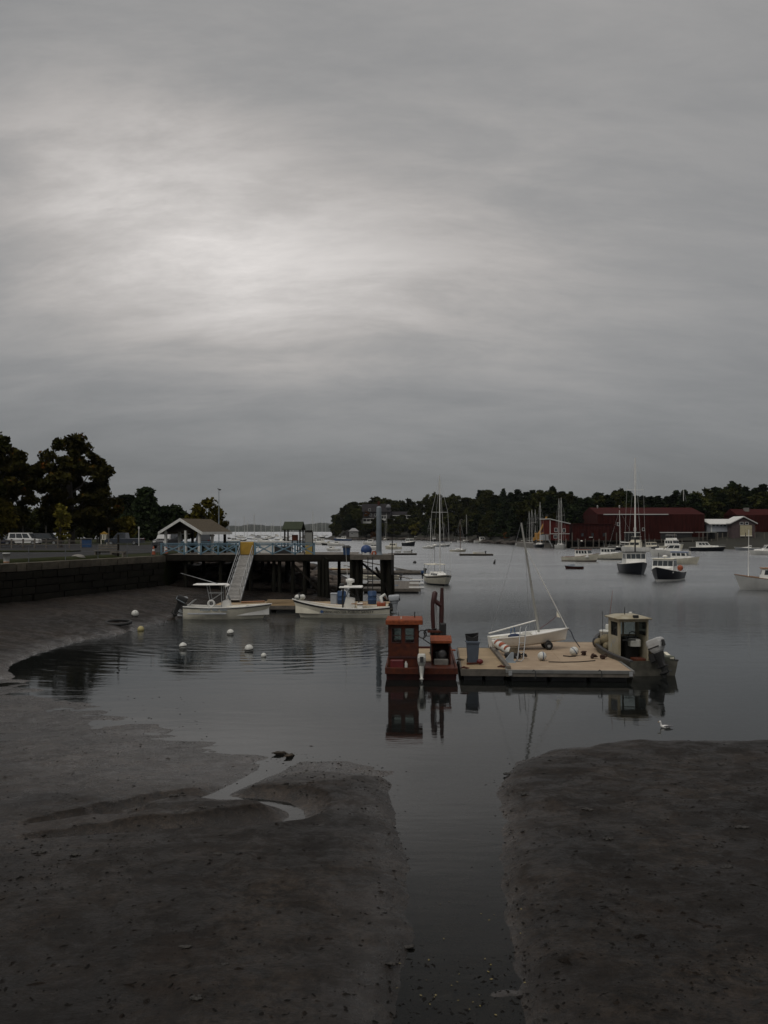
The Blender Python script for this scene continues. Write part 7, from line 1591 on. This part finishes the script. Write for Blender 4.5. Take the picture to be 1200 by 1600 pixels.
# ================================================================== debris on the mud (nobody could count it) and larger clumps
def scatter(name, label, m, n_, sampler, size, flat, seed):
    g = random.Random(seed); b = MB(); P_ = [sampler(g) for _ in range(n_)]
    zz_ = terrain(np.array([[p.x for p in P_]]), np.array([[p.y for p in P_]]))[0]
    for p, z in zip(P_, zz_):
        if z < -.13: continue
        s = size(g); a = g.uniform(0, 6.28); sx = s * g.uniform(.8, 2.4); sy = s * g.uniform(.5, 1.1); k = 5
        ring = [(p.x + math.cos(a) * sx * math.cos(t) * g.uniform(.6, 1.2) - math.sin(a) * sy * math.sin(t), p.y + math.sin(a) * sx * math.cos(t) + math.cos(a) * sy * math.sin(t) * g.uniform(.6, 1.2), max(z, 0) - .005) for t in [2 * math.pi * i / k for i in range(k)]]
        top = (p.x + g.uniform(-.3, .3) * s, p.y, max(z, 0) + s * flat * g.uniform(.5, 1.3))
        b.add(ring + [top], [(i, (i + 1) % k, k) for i in range(k)])
    return tag(b.build(name, m), label, kind='stuff')
def spx(x0, x1, y0, y1, pw=1.0):
    def f(g):
        return at(g.uniform(x0, x1), y0 + (y1 - y0) * g.random() ** pw, .2)
    return f
WD = mat('weed_scraps', (.006, .005, .004), .8, .4, 9, spec=.15)
def near_spread(boxes):
    tot = sum(w for *_, w in boxes)
    def f(g):
        q = g.uniform(0, tot)
        for x0, x1, y0, y1, w_ in boxes:
            if q < w_: break
            q -= w_
        return at(g.uniform(x0, x1), g.uniform(y0, y1), .2)
    return f
scatter('weed_scraps', 'dark scraps of weed scattered over the mud', WD, 4200, near_spread([(-20, 640, 1180, 1600, 4), (790, 1220, 1165, 1600, 5), (-20, 240, 1290, 1400, 1.6), (440, 600, 1180, 1235, 1.2), (980, 1210, 1180, 1280, 1), (-20, 330, 1080, 1180, 1), (605, 830, 1470, 1600, 1.1)]), lambda g: .008 + .034 * g.random() ** 2.8, .45, 3)
scatter('pale_shells', 'tiny pale shells and stones on the mud', mat('pale_shell', (.12, .11, .1), .7, .3, 5), 40, near_spread([(-20, 640, 1220, 1600, 1), (790, 1220, 1180, 1600, 1)]), lambda g: .008 + .008 * g.random(), .5, 4)
lf = MB(); g = random.Random(8)
for i in range(30):
    t = g.random(); py = 1400 + 190 * t ** .7; px = g.uniform(640, 820) if py < 1500 else g.uniform(600, 830); p = at(px, py, 0.01); s = g.uniform(.012, .03); a = g.uniform(0, 6.28); z = max(height_at(p.x, p.y), 0) + .006
    lf.add([(p.x + s * math.cos(a + q) * (1 if k % 2 else .55), p.y + s * math.sin(a + q) * (1 if k % 2 else .55), z + g.uniform(0, .008)) for k, q in enumerate((0, 1.57, 3.14, 4.71))], [(0, 1, 2, 3)])
tag(lf.build('fallen_leaves', mat('yellow_leaf', (.2, .15, .035), .7, .4, 6, col2=(.12, .1, .05))), 'small yellow leaves drifting at the near end of the channel', kind='stuff')
def edge_pts(g):
    line, a, c = g.choice(((MUD_L, 10.5, 27), (MUD_R, 1, 12), (MUD_R, 5, 12), (MUD_L, 16, 24))); t = g.uniform(a, c); i = int(t); f = t - i; p, q = line[i], line[i + 1]
    d = abs(g.gauss(0, .35)); return Vector((p[0] + (q[0] - p[0]) * f + g.uniform(-1, 1) * (d + .1), p[1] + (q[1] - p[1]) * f + g.uniform(-1, 1) * (d + .1), 0))
scatter('wrack_line', 'dark weed scraps stranded along the water edge of the mud', WD, 420, edge_pts, lambda g: .01 + .03 * g.random() ** 2, .25, 12)
scatter('mud_clods', 'small brown lumps and casts of mud on the flats', ground.data.materials[0], 300, near_spread([(-20, 640, 1150, 1600, 4), (790, 1220, 1165, 1600, 4), (-20, 330, 960, 1100, 1)]), lambda g: .02 + .05 * g.random() ** 2, .5, 21)
big = [(290, 1502, .09, 'dark weed clump on the near left mud'), (305, 1580, .1, 'dark weed clump at the bottom of the near left mud'), (352, 1521, .06, 'small dark weed clump right of the near left one'), (272, 1248, .12, 'dark twiggy clump beside the upper gully'), (285, 1247, .1, 'second twiggy clump beside the upper gully'), (318, 1270, .1, 'dark clod on the mud tongue between the runnels'),
       (62, 1340, .12, 'dark weed lump among the left mud scraps'), (118, 1344, .12, 'dark weed lump right of the left scraps'), (822, 1247, .14, 'dark weed clump on the left part of the right mud bank'), (795, 1203, .12, 'dark weed at the corner of the right mud bank'), (918, 1281, .13, 'dark clod in the middle of the right mud bank'), (950, 1324, .12, 'dark hollowed clod lower on the right mud bank'),
       (1160, 1310, .15, 'reddish dark clod near the right edge of the mud bank'), (1128, 1206, .14, 'dark weed clump high on the right mud bank'), (338, 1440 - 90, .09, 'lone dark weed clump on the left flat'), (605, 1500, .13, 'dark weed heap on the left lip of the channel'), (635, 1465, .12, 'dark weed heap farther up the left channel lip'), (1135, 1370, .12, 'dark weed clump low on the right bank')]
for px, py, s, lb in big:
    p = at(px, py, .15); b = MB(); g = random.Random(px + py); z = max(height_at(p.x, p.y), 0)
    s *= .55
    for k in range(9): b.ball((g.uniform(-1, 1) * s * 1.3, g.uniform(-.6, .6) * s, g.uniform(0, .25) * s), s * g.uniform(.35, .7), g.uniform(.8, 1.8), g.uniform(.7, 1.2), g.uniform(.35, .7), 7, 5)
    for k in range(5): a = g.uniform(0, 6.28); u = g.uniform(.6, 1.2); b.path([(0, 0, .2 * s), (math.cos(a) * s * u, math.sin(a) * s * u, .25 * s), (math.cos(a) * s * 1.9 * u, math.sin(a) * s * 1.7 * u, 0)], [.12 * s, .1 * s, .03 * s], 4)
    tag(b.build('weed_clump', WEED, None, (p.x, p.y, z)), lb, 'seaweed')
# boulders of the bank behind the pier read as one heap
rk2 = MB(); g = random.Random(15)
for i in range(380):
    x = g.uniform(-20, -4.5); y = g.uniform(85, 112); z = height_at(x, y)
    if z < .1: continue
    s = g.uniform(.2, .65); rk2.ball((x, y, z + s * .1), s, g.uniform(.9, 1.6), g.uniform(.8, 1.3), g.uniform(.45, .8), 7, 5)
tag(rk2.build('bank_rocks', mat('bank_rock', (.085, .065, .05), .85, .5, 1.0, bump=.04)), 'brown rubble of the bank under and behind the pier', kind='stuff')

# ================================================================== haze
hz_b = MB().box(-5400, 5400, -200, 5400, -4, 75); ho = hz_b.build('haze', None); ho['kind'] = 'stuff'; ho['label'] = 'thin grey sea haze over the harbour'
hm_ = bpy.data.materials.new('sea_haze'); hm_.use_nodes = True; t = hm_.node_tree; t.nodes.clear()
pv_ = t.nodes.new('ShaderNodeVolumePrincipled'); pv_.inputs['Color'].default_value = (.86, .92, 1.0, 1); pv_.inputs['Density'].default_value = HAZE_DENSITY if 'HAZE_DENSITY' in globals() else .00003; pv_.inputs['Anisotropy'].default_value = .3
oo = t.nodes.new('ShaderNodeOutputMaterial'); t.links.new(pv_.outputs[0], oo.inputs['Volume']); ho.data.materials.append(hm_)
